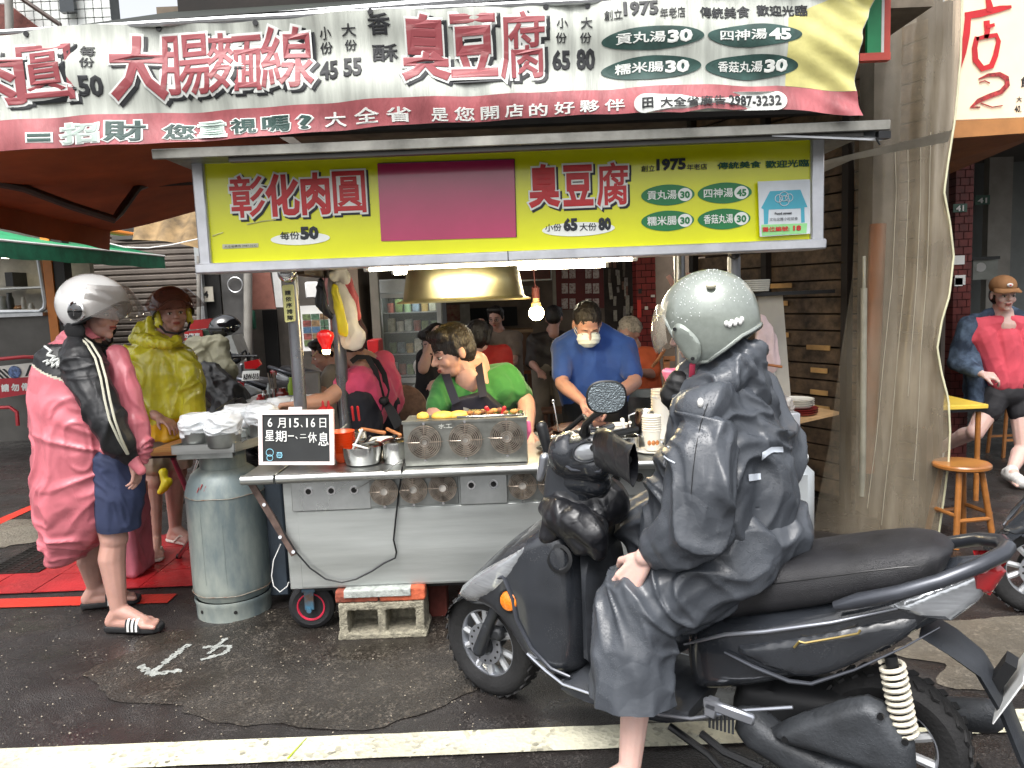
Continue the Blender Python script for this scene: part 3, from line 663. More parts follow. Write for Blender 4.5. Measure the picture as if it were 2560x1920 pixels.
# dense slips right of menu board
t=thing('pinned_slips','dark wall section covered in pinned paper slips and hanging wires','notices',tuple(P(1550,800,9)))
part('backing',MB().boxp(tuple(P(1515,880,9.0)),tuple(P(1590,640,9.04))),M('slip_back','#2a211b',.8,var=.4,scale=12),t)
for i in range(26):
    px=random.uniform(1518,1588); pyy=random.uniform(655,850); h=random.uniform(14,50)
    part('slip',MB().box(P(px,pyy,8.98-random.random()*.02),(random.uniform(.02,.045),.003,h/215),Matrix.Rotation(random.uniform(-.08,.08),3,'Y')),M('slip%d'%(i%4),['#8a8478','#5a5046','#77706a','#6b4a3c'][i%4],.7,var=.3,scale=30),t,0)
# ================================================================= right partition with timber slats and plastic sheet
t=thing('timber_partition','dark timber slat partition right of the stall behind plastic sheet','partition',(2.1,5.5,0))
pa=V(2.62,4.75,0); pb=V(1.62,6.6,0); pd=(pb-pa).normalized(); ang=math.atan2(pd.y,pd.x); Lp=(pb-pa).length
wdk=M('dark_timber','#5b4a39',.6,var=.45,scale=2.5,stretch=(1,6,6)); wd2=M('glint_tan','#c79c62',.6,var=.3,scale=4)
part('backing',MB().box((pa+pb)/2+V(.09,.05,1.6),(Lp,.04,3.2),ang),M('timber_back','#33281e',.7,var=.4),t)
z=.1;k=0
while z<3.1:
    part('slat',MB().box((pa+pb)/2+V(0,0,z),(Lp,.03,.105),ang),wdk,t); z+=.118; k+=1
for u in (0,.28,.62,1): part('stud',MB().box(pa.lerp(pb,u)+V(-.04,-.02,1.6),(.05,.06,3.2),ang),M('stud_dk','#1d1611',.6),t)
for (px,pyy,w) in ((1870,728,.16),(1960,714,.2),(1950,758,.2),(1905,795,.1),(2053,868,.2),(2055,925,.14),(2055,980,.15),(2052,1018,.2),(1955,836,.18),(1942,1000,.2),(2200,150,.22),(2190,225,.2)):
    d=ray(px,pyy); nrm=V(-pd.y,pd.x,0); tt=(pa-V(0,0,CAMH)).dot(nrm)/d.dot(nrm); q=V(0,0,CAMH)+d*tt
    part('glint_strip',MB().box(q+V(-.03,-.02,0)+nrm*0,(w,.008,.035),ang),wd2,t)  # pale strips: glints between the slats put in as colour
mb=MB(); mb.tube([P(2160,640,4.66),P(2160,720,4.66)],.010,10); mb.tube([P(2160,720,4.66),P(2157,1120,4.64),P(2155,1240,4.64)],.019,12)
solo('standing_pipe',mb,M('pipe_pale','#878477',.4,var=.2),'pale plastic pipe standing against the plastic sheet','pipe')
mb=MB(); mb.tube([P(2195,560,4.9),P(2185,800,4.9),P(2165,1180,4.9)],.05,12); solo('copper_pipe',mb,M('copper_pipe','#9a5c3a',.35,.4,var=.2),'copper brown pipe showing through the plastic sheet','pipe')
# plastic sheet curtain: measured folds hanging from the beam
def plast(name,col,alo,ahi):
    m=bpy.data.materials.new(name); m.use_nodes=True; n=m.node_tree; L=n.links.new; p=n.nodes['Principled BSDF']
    tc=n.nodes.new('ShaderNodeTexCoord'); mp=n.nodes.new('ShaderNodeMapping'); mp.inputs['Scale'].default_value=(9,9,.7); L(tc.outputs['Object'],mp.inputs[0])
    ns=n.nodes.new('ShaderNodeTexNoise'); ns.inputs['Scale'].default_value=1.6; ns.inputs['Detail'].default_value=7; ns.inputs['Roughness'].default_value=.62; L(mp.outputs[0],ns.inputs['Vector'])
    r=n.nodes.new('ShaderNodeValToRGB'); c=lin(col); r.color_ramp.elements[0].position=.35; r.color_ramp.elements[1].position=.68
    r.color_ramp.elements[0].color=(*[x*.68*k_ for x,k_ in zip(c,(1,.94,.86))],1); r.color_ramp.elements[1].color=(*[min(1,x*1.08) for x in c],1); L(ns.outputs[0],r.inputs[0]); L(r.outputs[0],p.inputs['Base Color'])
    n2=n.nodes.new('ShaderNodeTexNoise'); n2.inputs['Scale'].default_value=1.2; n2.inputs['Detail'].default_value=6; L(tc.outputs['Object'],n2.inputs['Vector'])
    mr=n.nodes.new('ShaderNodeMapRange'); mr.inputs['From Min'].default_value=.35; mr.inputs['From Max'].default_value=.65; mr.inputs['To Min'].default_value=alo; mr.inputs['To Max'].default_value=ahi; L(n2.outputs[0],mr.inputs[0])
    at=n.nodes.new('ShaderNodeAttribute'); at.attribute_name='dust'; mu=n.nodes.new('ShaderNodeMath'); mu.operation='MULTIPLY'; L(mr.outputs[0],mu.inputs[0]); L(at.outputs['Fac'],mu.inputs[1]); mu.use_clamp=True; L(mu.outputs[0],p.inputs['Alpha'])
    p.inputs['Roughness'].default_value=.24; p.inputs['Subsurface Weight'].default_value=0
    bp=n.nodes.new('ShaderNodeBump'); bp.inputs['Strength'].default_value=.1; bp.inputs['Distance'].default_value=.01; L(ns.outputs[0],bp.inputs['Height']); L(bp.outputs[0],p.inputs['Normal'])
    return m
redge=[(0,2402),(150,2398),(300,2384),(400,2368),(480,2357),(560,2372),(640,2381),(740,2370),(800,2352),(870,2340),(930,2350),(1000,2368),(1080,2372),(1160,2368),(1250,2356),(1345,2342)]
ledge=[(0,2140),(300,2125),(480,2140),(700,2130),(900,2100),(1100,2075),(1250,2045),(1345,2030)]
ip=lambda t,y:float(np.interp(y,[a for a,b in t],[b for a,b in t]))
mb=MB(); NU,NV=90,80
def ps(u,v):
    py=-60+1400*v; b0=2392-.038*py; px=ip(ledge,py)*(1-u)+b0*u+(ip(redge,py)-b0)*max(0,min(1,(u-.72)/.28))**1.6; d=4.78-.28*u+.012*math.sin(u*13+v*2)+.005*math.sin(u*33+v*4); d-=.06*v
    q=P(px,py,d); 
    return q
mb.sheet(ps,NU,NV); me=tomesh(mb,'plastic_curtain',plast('dusty_plastic','#8d8474',.42,.92),0); me.shade_smooth()
ca=me.attributes.new('dust','FLOAT','POINT'); ca.data.foreach_set('value',[min(1.25,.25+.9*min(1,max(0,(i%(NU+1))/NU-.05)/.55)) for i in range(len(me.vertices))])
t=thing('plastic_curtain','tall grimy plastic sheet hanging at the right of the stall','plastic sheet',(2.3,4.7,0))
part('sheet',me,None,t)
part('hem_cord',MB().tube([ps(1,i/80)+V(.004,-.006,0) for i in range(81)],.006,6),M('pale_hem','#c9c7a8',.5),t)
for uu,v0,v1 in ((.42,.3,.95),(.55,.3,.98),(.68,.3,.75),(.78,.28,.9)): part('crease',MB().tube([ps(uu+.005*math.sin(v*5),v)+V(0,-.007,0) for v in np.linspace(v0,v1,40)],.0022,4),MATS['pale_hem2'] if 'pale_hem2' in MATS else M('pale_hem2','#a59f90',.4),t)
part('top_fold',MB().add([P(1900,440,4.3),P(2380,325,4.3),P(2370,355,4.32),P(2130,400,4.35),P(2060,430,4.4)],[(0,1,2,3,4)]),M('clear_flap','#9d9a90',.35,alpha=.75,var=.2),t)
# beam that carries sheet + solid wall returning behind it to the right
mb=MB(); mb.boxp((P(2260,0,4.6).x,4.95,0),(P(2372,0,4.6).x,5.15,3.2)); solo('concrete_column',mb,M('column_grey','#6b6459',.8,var=.35,scale=3,bump=.1),'grey concrete column half hidden behind the plastic sheet','column')
# ================================================================= right neighbour shop
t=thing('neighbour_shop','neighbouring eatery with grey walls and brick pillar at right edge','building',(3.6,7,0))
part('back_wall',MB().boxp((P(2380,900,9).x-.8,9,0),(P(2380,900,9).x+5,9.2,3.2)),M('nb_wall','#6f7370',.6,var=.2,scale=2),t)
part('ceiling',MB().boxp((2.75,5.4,2.85),(8,9.2,3.0)),M('nb_ceiling','#4a463f',.8),t)
part('wall_panel',MB().boxp(tuple(P(2460,900,8.6)),tuple(P(2520,380,8.7))),M('nb_panel','#8c8880',.6,var=.12),t)
q0=P(2378,900,6.2); q1=P(2424,900,6.2)
t2=thing('brick_pier','dark red brick pier with house number plates right of the plastic sheet','pier',(q0.x,6.2,0))
part('mortar_core',MB().boxp((q0.x+.005,6.205,0),(q1.x-.005,6.4,2.9)),M('dark_mortar'),t2)
dbk=M('dark_red_brick','#5c1e18',.6,var=.3,scale=8)
z=.03;row=0
while z<2.85:
    L=q1.x-q0.x
    for a,b in ([(0,.5),(.5,1)] if row%2 else [(0,.25),(.25,.75),(.75,1)]): part('brick',MB().box((q0.x+L*(a+b)/2,6.3,z),(L*(b-a)-.008,.2,.052)),dbk,t2,0)
    z+=.06;row+=1
for px,pyy,w,h,s in ((2400,520,34,20,'41'),(2398,650,26,22,''),(2400,700,26,24,''),(2396,705,20,20,'')):
    q=P(px,pyy,6.19); part('number_plate',MB().box(q,(w/310,.008,h/310)),wht if s=='' else M('plate_green','#3a5a4c',.5),t2)
    if s:
        mb=MB(); a,b=pxrect((px-10,pyy+8),(px+10,pyy-7),6.18); textbox(s,a,b,6.18,mb,bold=.03); part('numeral',mb,wht,t2,0)
q=P(2456,500,8.55); part('number_plate',MB().box(q,(.16,.01,.1)),M('plate_green'),t); mb=MB(); a,b=pxrect((2444,508),(2468,494),8.54); textbox('41',a,b,8.54,mb,bold=.03); part('numeral',mb,wht,t,0)
t3=thing('meter_box','grey electricity meter box on the wall above the capped woman','meter',tuple(P(2455,670,8.4)))
part('case',MB().boxp(tuple(P(2432,700,8.4)),tuple(P(2474,645,8.55))),M('meter_grey','#8d9088',.4,var=.15),t3); part('dial',MB().cyl(P(2452,668,8.4),P(2452,668,8.38),.05),wht,t3); part('hood',MB().boxp(tuple(P(2430,650,8.33)),tuple(P(2476,642,8.5))),blackp,t3)
# timber fascia under neighbour sign and the cream light box
t=thing('shop_sign','cream neighbour shop sign with red brush character and shrimp drawing','sign',tuple(P(2480,150,4.9)))
sy=4.9; a,b=pxrect((2382,300),(2780,-60),sy)
part('panel',MB().boxp((a[0],sy,a[1]),(b[0],sy+.12,b[1])),M('sign_cream','#e6cdb0',.4,var=.05,emit=.12),t)
rb=M('sign_red','#b81a22',.5)
def brush(mb,pts,w,y):
    q=[P(x,yy,y) for x,yy in pts]; mb.tube([p for p in q],w,8); 
def flat_brush(pts,ws,y,mb):
    q=[P(x,yy,y) for x,yy in pts]; L=[];Rr=[]
    for i,p in enumerate(q):
        d=(q[min(i+1,len(q)-1)]-q[max(i-1,0)]); s=V(-d.z,0,d.x).normalized(); w=ws[i] if isinstance(ws,(list,tuple)) else ws
        L.append(p+s*w);Rr.append(p-s*w)
    n=len(q); mb.add([v+V(0,o,0) for o in (0,-.004) for v in L+Rr],[(2*n+i,2*n+i+1,3*n+i+1,3*n+i) for i in range(n-1)]+[(i,i+1,n+i+1,n+i) for i in range(n-1)]+[(i,i+1,2*n+i+1,2*n+i) for i in range(n-1)]+[(n+i,n+i+1,3*n+i+1,3*n+i) for i in range(n-1)])
mb=MB()
flat_brush([(2412,40),(2450,34),(2500,22),(2528,17)],[.02,.022,.018,.008],sy-.004,mb)
flat_brush([(2468,-10),(2474,18),(2472,30)],[.012,.02,.015],sy-.006,mb)
flat_brush([(2420,40),(2416,85),(2408,130),(2398,175)],[.018,.02,.018,.006],sy-.008,mb)
flat_brush([(2466,52),(2468,80),(2464,96)],[.018,.016,.014],sy-.006,mb); flat_brush([(2466,68),(2486,62)],[.012,.01],sy-.008,mb)
flat_brush([(2442,92),(2436,120),(2438,150),(2456,172),(2478,165),(2488,140),(2496,104),(2490,88),(2462,92),(2440,98)],[.014,.016,.018,.018,.018,.016,.014,.014,.012,.012],sy-.006,mb)
part('brush_character',mb,rb,t,0)
mb=MB()
flat_brush([(2446,198),(2470,188),(2498,186),(2516,196),(2518,212),(2502,230),(2474,240),(2446,252),(2428,268),(2450,268)],[.004,.01,.014,.016,.016,.015,.015,.014,.012,.004],sy-.004,mb)
flat_brush([(2452,258),(2480,268),(2506,264)],.003,sy-.004,mb); flat_brush([(2448,206),(2462,202),(2474,208)],.003,sy-.004,mb)
part('shrimp_drawing',mb,M('shrimp_red','#a03030',.5,var=.5,scale=60),t,0)
mb=MB(); 
for i,(cx,cy,s,chh) in enumerate(((2566,205,14,'餛'),(2548,248,7,'大'),(2545,272,9,'40.'))):
    a_,b_=pxrect((cx-s,cy+s),(cx+s,cy-s),sy-.003); textbox(chh,a_,b_,sy-.003,mb,bold=.02)
part('lettering',mb,blackp,t,0)
mb=MB(); mb.prism([P(2385,302,sy-.02),P(2600,292,sy-.02),P(2600,330,sy-.02),P(2384,345,sy-.02)],(0,.3,0)); part('lower_trim',mb,M('sign_trim','#a8723f',.5,var=.15),t)
part('soffit',MB().prism([P(2384,345,sy),P(2620,330,sy),P(2620,330,sy)+V(0,1.2,-.1),P(2384,400,sy)+V(0,.9,0)],(0,0,.03)),M('soffit_brown','#8a5a38',.6,var=.2),t)
# ================================================================= long printed banner
BY=3.12
def by_(X,Z): 
    w=.020*math.sin(X*5.1+1)+.010*math.sin(X*11.3+Z*4)+.007*math.sin(X*23+Z*9+2)
    w+=.012*math.sin(Z*21+X*2.2)*min(1,max(0,(X+3)/2)) 
    if X>1.1: w+=.03*(X-1.1)*math.sin((X*1.0+Z*1.6)*38)
    return BY+w
bot=[(-500,402),(0,380),(363,361),(464,352),(667,338),(860,325),(1061,310),(1230,299),(1462,287),(1588,284),(1700,287),(1763,276),(1827,279),(1903,270),(2004,276),(2100,283),(2156,290)]
top=[(-500,120),(0,88),(228,62),(600,53),(860,36),(1100,22),(1400,8),(1700,-8),(2192,-30)]
band=[(-500,322),(0,303),(363,282),(860,257),(1300,232),(1700,215),(1950,212),(2160,226)]
def bsheet(t0,t1,x0,x1,nu,nv,off,mb,rx=None):
    def f(u,v):
        px=x0+(x1-x0)*u; py=ip(t0,px)*(1-v)+ip(t1,px)*v; pxx=px
        if rx is not None and u>.9: pxx=px-(u-.9)*10*rx(py)
        q=P(pxx,py,BY); return V(q.x,by_(q.x,q.z)-off,q.z)
    mb.sheet(f,nu,nv)
vin=M('vinyl_white','#b9bdb4',.42,var=.26,scale=2.2,stretch=(7,1,.5),bump=.25,bscale=26,rv=.1)
vred=M('vinyl_red','#a3595d',.38,var=.28,scale=3,stretch=(3,1,1),bump=.25,bscale=26)
vprint=M('faded_red_print','#8f4247',.45,scale=7,stretch=(1,1,5),col2='#b07f7d',mix=.66); vgreen=M('faded_green_print','#2d4a44',.45,var=.3,scale=14)
vblack=M('faded_black_print','#1d1f22',.5,var=.3,scale=12); vwhite=M('halo_white','#d6d9d4',.45,var=.08); vyel=M('vinyl_yellow','#c7c07a',.4,var=.25,scale=3,bump=.2,bscale=26)
rx=lambda py:float(np.interp(py,[-30,5,80,150,215,250,290],[-12,0,28,42,48,42,36]))
bn=thing('vinyl_banner','long faded white vinyl banner with red dish names and prices above the stall','banner',tuple(P(1080,300,BY)))
mb=MB(); bsheet(top,bot,-500,2192,420,24,0,mb,rx); me=tomesh(mb,'vinyl_sheet',vin,0); me.shade_smooth(); part('vinyl_sheet',me,None,bn)
mb=MB(); bsheet(band,bot,-500,2192,420,6,.0022,mb,rx); me=tomesh(mb,'red_band',vred,0); me.shade_smooth(); part('red_band',me,None,bn)
mb=MB(); y0=[(p,ip(top,p)+2) for p in range(1960,2200,12)]
def yf(u,v):
    px=1975+215*u; t=ip(top,px)+3+60*max(0,1-u*1.6); b=ip(band,px)-1; px2=px+(v-.5)*0; py=t*(1-v)+b*v; px=px-( (1-u)*(-40*(v)) if False else 0)
    uu=(px+500)/2692; pxx=px-(max(0,uu-.9))*10*rx(py)
    q=P(pxx,py,BY); return V(q.x,by_(q.x,q.z)-.0015,q.z)
mb.sheet(yf,36,20); me=tomesh(mb,'yellow_corner',vyel,0); me.shade_smooth(); part('yellow_corner',me,None,bn)
bmap=lambda off:(lambda X,Z,o:(X,by_(X,Z)-off-o,Z))
def bt(s,x0,x1,y0,y1,mt,bold=0,halo=0,off=.004,name='lettering',dx=0,dz=0,coll=None):
    # y0,y1 as measured at the glyph's own centre
    a,b=pxrect((x0,y1),(x1,y0),BY); mbx=coll if coll is not None else MB(); textbox(s,a,b,BY,mbx,bold,halo,off,dx,dz,map=bmap(0),flat=.001)
    if coll is None: part(name,mbx,mt,bn,0)
big=[('肉',-75,60,131,270),('圓',55,186,114,257),('大',287,405,85,253),('腸',399,520,80,238),('麵',522,648,75,232),('線',656,778,62,225),('臭',1010,1118,36,207),('豆',1128,1240,32,194),('腐',1253,1361,25,198)]
for s,x0,x1,y0,y1 in big:
    bt(s,x0,x1,y0,y1,vblack,.03,.04,.0030,'letter_shadow',dx=.013,dz=-.010)
    bt(s,x0,x1,y0,y1,vwhite,.03,.038,.0045,'letter_outline'); bt(s,x0,x1,y0,y1,vprint,.012 if s in '圓麵腸線腐' else .034,0,.0075,'dish_name')
for s,x0,x1,y0,y1,b_ in [('每',210,243,118,146,.015),('份',211,243,148,175,.015),('50',209,263,192,247,.05),('小',800,829,70,101,.015),('份',800,832,105,135,.015),('45',801,846,152,203,.05),('大',858,892,65,97,.015),('份',865,894,103,131,.015),('55',863,907,148,198,.05),('香',924,977,40,93,.03),('酥',934,995,112,158,.03),
  ('小',1392,1420,42,70,.015),('份',1390,1417,80,107,.015),('65',1382,1426,122,173,.05),('大',1453,1481,40,70,.015),('份',1451,1479,78,105,.015),('80',1443,1489,116,171,.05),('創立',1510,1553,27,55,.01),('1975',1557,1643,4,46,.05),('年老店',1647,1708,23,54,.01),('傳統美食',1746,1873,14,50,.03),('歡迎光臨',1890,2022,8,42,.03)]:
    bt(s,x0,x1,y0,y1,vblack,b_,0,.003)
mt_g=[]
for x0,x1,y0,y1,s,n_ in ((1504,1755,72,129,'貢丸湯','30'),(1764,2005,62,119,'四神湯','45'),(1504,1750,142,201,'糯米腸','30'),(1760,1998,136,197,'香菇丸湯','30')):
    cx,cy=(x0+x1)/2,(y0+y1)/2; mb=MB(); ring=[]
    for i in range(48):
        a=2*PI*i/48; q=P(cx+(x1-x0)/2*math.copysign(abs(math.cos(a))**1.15,math.cos(a)),cy-(y1-y0)/2*math.sin(a)-.04*(x1-x0)/2*math.cos(a),BY); ring.append(q)
    c=P(cx,cy,BY); vs=[]
    for k in range(0,9): vs+=[c.lerp(q,k/8 if k else .001) for q in ring]
    vs=[V(v.x,by_(v.x,v.z)-.003,v.z) for v in vs]; mb.add(vs,[(k*48+i,k*48+(i+1)%48,(k+1)*48+(i+1)%48,(k+1)*48+i) for k in range(8) for i in range(48)]); part('price_oval',mb,vgreen,bn,0)
    w=x1-x0; bt(s,x0+.14*w,x0+.62*w,cy-16,cy+15,vwhite,.02,0,.0045); bt(n_,x0+.64*w,x0+.88*w,cy-19,cy+14,vwhite,.05,0,.0045)
for s,x0,x1,y0,y1,c in [('=',80,132,335,358,0),('招',160,253,308,363,1),('財',270,363,300,357,0),('您',409,477,306,348,0),('重',489,557,297,340,1),('視',574,637,293,333,0),('嗎',654,722,287,329,0),('?',750,779,287,323,0)]:
    bt(s,x0,x1,y0,y1,vwhite,.03,.05,.0045,'letter_outline'); bt(s,x0,x1,y0,y1,vgreen if c==0 else M('faded_pale_green','#a9b8b0',.5,var=.2),.035,0,.006)
for s,x0,x1,y0,y1 in [('大',812,864,279,318),('全',888,949,272,312),('省',970,1029,270,309),('是',1080,1120,272,306),('您',1137,1185,266,302),('開',1202,1247,264,297),('店',1263,1308,260,293),('的',1323,1369,258,291),('好',1386,1436,254,287),('夥',1449,1498,250,283),('伴',1512,1561,247,279)]:
    bt(s,x0,x1,y0,y1,vwhite,.02,0,.0045)
mb=MB(); c=P(1775,257,BY); ring=[]
for i in range(48):
    a=2*PI*i/48; cxx=1583+26 if math.cos(a)<0 else 1967-26; q=P(cxx+26*math.cos(a),257-24*math.sin(a)-.035*(cxx-1775),BY); ring.append(q)
vs=[]
for k in range(0,13): vs+=[c.lerp(q,k/12 if k else .001) for q in ring]
vs=[V(v.x,by_(v.x,v.z)-.0075,v.z) for v in vs]; mb.add(vs,[(k*48+i,k*48+(i+1)%48,(k+1)*48+(i+1)%48,(k+1)*48+i) for k in range(12) for i in range(48)]); part('phone_pill',mb,vwhite,bn,0)
bt('大全省廣告',1645,1808,243,275,vblack,.015,0,.0105); bt('2987-3232',1817,1953,236,268,vblack,.03,0,.0105)
bt('田',1602,1628,248,276,vblack,.03,0,.0105,'logo')
for px in (68,388,638,930,1365,1470): 
    q=P(px,ip(top,px)+6,BY); mb=MB(); mb.lathe([(.004,-.002),(.011,-.002),(.011,.002),(.004,.002)],(q.x,by_(q.x,q.z)-.004,q.z),(0,1,0),10); part('eyelet',mb,blackp,bn)
mb=MB(); mb.tube([P(-500,112,BY+.01),P(600,46,BY+.02),P(2192,-34,BY+.01)],.012,8); part('top_rod',mb,alu,bn)
# ================================================================= stall frame, roof, light-box sign
SY=3.45
a,b=pxrect((512,655),(2050,378),SY); a=(a[0],P(1280,640,SY).z); b=(P(2050,380,SY).x,P(1280,372,SY).z)
sx0=P(503,520,SY).x; sx1=P(2050,480,SY).x; sz0=P(1280,641,SY).z; sz1=P(1280,366,SY).z
sg=thing('lightbox_sign','bright yellow stall sign with red dish names and a pink square','sign',((sx0+sx1)/2,SY,sz0))
yel=M('sign_yellow','#dcdf00',.28,var=.03,coat=.4,emit=.0); galu=M('sign_frame','#c9cbd0',.35,.6,var=.12,scale=9)
part('panel',MB().boxp((sx0+.02,SY,sz0+.02),(sx1-.02,SY+.12,sz1-.01)),yel,sg)
fr=[((sx0-.022,SY-.02,sz0-.01),(sx0+.030,SY+.13,sz1+.0)),((sx1-.045,SY-.02,sz0-.01),(sx1+.012,SY+.13,sz1)),((sx0-.04,SY-.03,sz0-.022),(sx1+.02,SY+.13,sz0+.022)),((sx0+.031,SY-.022,sz1-.022),(sx1-.046,SY+.13,sz1+.002))]
for p_,q_ in fr: part('frame',MB().boxp(p_,q_,.006),galu,sg)
part('frame_joint',MB().boxp((P(1270,640,SY).x-.002,SY-.032,sz0-.023),(P(1270,640,SY).x+.002,SY-.028,sz0+.023)),dark,sg)
sred=M('sign_red_letter','#c3272b',.4,var=.1,scale=20); sgr=M('sign_green','#1f7a45',.4,var=.06); sbk=M('sign_ink','#20262e',.5); sor=M('letter_white','#e9ece6',.4,var=.03)
SF=SY-.001
def st(s,x0,x1,y0,y1,mt,bold=0,halo=0,off=.003,name='lettering',dx=0,dz=0,par=sg):
    a_,b_=pxrect((x0,y1),(x1,y0),SF); 
    mbx=MB(); textbox(s,a_,b_,SF,mbx,bold,halo,off,dx,dz,flat=.0008); part(name,mbx,mt,par,0)
for s,x0,x1,y0,y1 in [('彰',580,658,437,546),('化',669,745,433,543),('肉',757,822,430,539),('圓',836,911,426,534),('臭',1324,1396,409,521),('豆',1409,1481,411,517),('腐',1493,1569,405,516)]:
    st(s,x0,x1,y0,y1,sbk,.035,.05,.002,'letter_shadow',.008,-.008); st(s,x0,x1,y0,y1,sor,.035,.045,.0035,'letter_outline'); st(s,x0,x1,y0,y1,sred,.018 if s in '圓彰腐' else .038,0,.0055,'dish_name')
def oval(x0,x1,y0,y1,mt,off,par=sg,y=SF,name='price_oval',pw=1,n=40):
    cx,cy=(x0+x1)/2,(y0+y1)/2; c=P(cx,cy,y); rx_=(x1-x0)/2*y/1950; rz=(y1-y0)/2*y/1950; mb=MB()
    vs=[]
    for o in (-off,0):
        vs+=[(c.x+rx_*math.copysign(abs(math.cos(2*PI*i/n))**pw,math.cos(2*PI*i/n)),y+o if o else y-off+.0008,c.z+rz*math.sin(2*PI*i/n)) for i in range(n)]
    mb.add(vs[:n],[tuple(range(n))]); part(name,mb,mt,par,0)
oval(677,825,582,612,sor,.0022,name='price_patch'); oval(1355,1537,556,590,sor,.0022,name='price_patch')
for s,x0,x1,y0,y1,bb in [('每份',702,748,578,600,.01),('50',752,796,565,600,.06),('小份',1363,1403,559,579,.01),('65',1409,1443,545,579,.06),('大份',1449,1491,557,578,.01),('80',1496,1527,543,577,.06),('創立',1603,1637,413,430,.01),('1975',1641,1714,395,427,.05),('年老店',1717,1767,409,426,.01),('傳統美食',1793,1902,402,424,.03),('歡迎光臨',1913,2022,398,421,.03)]:
    st(s,x0,x1,y0,y1,sbk if x0<1780 else M('sign_dkgreen','#1e5a3c',.5),bb,0,.0042)
for x0,x1,y0,y1,s,n_ in ((1603,1736,462,513,'貢丸湯','30'),(1744,1879,457,508,'四神湯','45'),(1603,1735,527,577,'糯米腸','30'),(1744,1876,522,573,'香菇丸湯','30')):
    oval(x0,x1,y0,y1,sgr,.0025,pw=1.1); cy=(y0+y1)/2; st(s,x0+15,x0+88,cy-13,cy+13,sor,.015,0,.004); oval(x0+91,x0+127,cy-17,cy+15,sor,.0035,name='price_patch'); st(n_,x0+97,x0+121,cy-10,cy+9,sgr,.04,0,.0055)
part('pink_square',MB().add([P(943,409,SF-.003),P(953,603,SF-.003),P(1291,593,SF-.003),P(1286,398,SF-.003)],[(0,1,2,3)]),M('pink_film','#b3305f',.2,var=.12,scale=2,coat=.6),sg,0)
mb=MB(); mb.tube([P(945,409,SF-.004),P(1286,398,SF-.004)],.0025,6); mb.tube([P(1286,398,SF-.004),P(1291,593,SF-.004)],.002,6); part('square_edge',mb,M('maroon_edge','#5e1830',.4),sg)
part('maker_label',MB().add([P(556,611,SF-.002),P(556,622,SF-.002),P(646,618,SF-.002),P(646,608,SF-.002)],[(0,1,2,3)]),M('maker_grey','#b9b9a0',.5),sg,0); st('大全省廣告 2987-3232',562,642,610,620,sbk,.0,0,.004)
# tape scratches
mb=MB(); 
for pl in ([(617,561),(655,553),(690,549)],[(531,590),(545,585),(558,581)]): mb.tube([P(x,y,SF-.002) for x,y in pl],.0028,5)
part('peeling_tape',mb,M('tape_yellow','#d9d98a',.4),sg)
# sticker
stk=thing('registration_sticker','white stall registration sticker with teal chef hat house on the yellow sign','sticker',tuple(P(1960,590,SF-.02)))
def sp_(pts,mt,off,name,par=stk): part(name,MB().add([P(x,y,SF-.025-off) for x,y in pts],[tuple(range(len(pts)))]),mt,par,0)
part('card',MB().prism([P(1895,454,SF-.026),P(1900,592,SF-.026),P(2026,584,SF-.026),P(2026,448,SF-.026)],(0,.006,0)),M('card_white','#cdd3d8',.35,var=.08),stk)
teal=M('teal_print','#46a3b8',.45,var=.06); tw=M('card_white')
sp_([(1925,478),(2001,474),(2019,518),(2011,518),(2012,556),(2003,557),(2002,521),(1922,524),(1920,560),(1910,561),(1909,524),(1903,520)],teal,.002,'house_print')
mb=MB()
for (x,y,r_) in ((1947,496,9),(1960,491,11),(1973,494,9),(1961,502,12)): 
    c=P(x,y,SF-.03); mb.tube([c+V(r_*.00178*math.cos(a_),0,r_*.00178*math.sin(a_)) for a_ in np.linspace(0,2*PI,20)],.0016,5)
part('chef_hat_print',mb,tw,stk)
sp_([(1903,562),(1905,590),(2016,583),(2018,558)],M('sticker_green','#8fd08a',.5),.002,'green_strip')
for s,x0,x1,y0,y1,mt_,b_ in (('Food street',1937,1980,529,537,sbk,.03),('文化北路小吃協會',1924,1995,542,553,sbk,0),('攤位編號:',1906,1974,565,580,sred,.02),('18',1983,2003,563,577,sred,.05)):
    a_,b__=pxrect((x0,y1),(x1,y0),SF-.03); mbx=MB(); textbox(s,a_,b__,SF-.0295,mbx,b_,flat=.0006); part('lettering',mbx,mt_,stk,0)
# roof sheet over the stall
t=thing('stall_frame','steel posts and thin metal roof of the food stall','stall frame',(0,3.9,0))
def roofc(px,py,y): return P(px,py,y)
q0=P(385,408,3.2); q1=P(2222,346,3.2); qm=P(1280,350,3.2)
zr=qm.z
mb=MB(); mb.boxp((q0.x,3.2,zr),(q1.x,4.75,zr+.012)); part('roof_sheet',mb,steeld,t)
part('roof_edge',MB().boxp((q0.x,3.185,zr-.022),(q1.x,3.2,zr+.018),.003),M('roof_edge','#9c9a92',.35,.7,var=.3,scale=6),t)
part('roof_edge_lip',MB().boxp((q0.x+.3,3.205,zr-.04),(q1.x-.1,3.24,zr-.008)),M('lip_dk','#3e3c38',.5),t)
mb=MB(); mb.prism([P(1960,333,3.3),P(2180,326,3.3),P(2226,345,3.22),P(2200,352,3.2),P(1930,341,3.2)],(0,0,.008)); part('bent_flap',mb,alu,t)
mb=MB(); mb.box(P(2208,338,3.2),(.05,.03,.03)); mb.cyl(P(2190,345,3.19),P(2200,362,3.19),.004); part('clamp',mb,blackp,t)
part('under_beam',MB().boxp((sx0+.1,3.66,sz0+.0),(sx1-.1,3.74,sz0+.05)),M('beam_brown','#5a4a38',.6,var=.3),t)
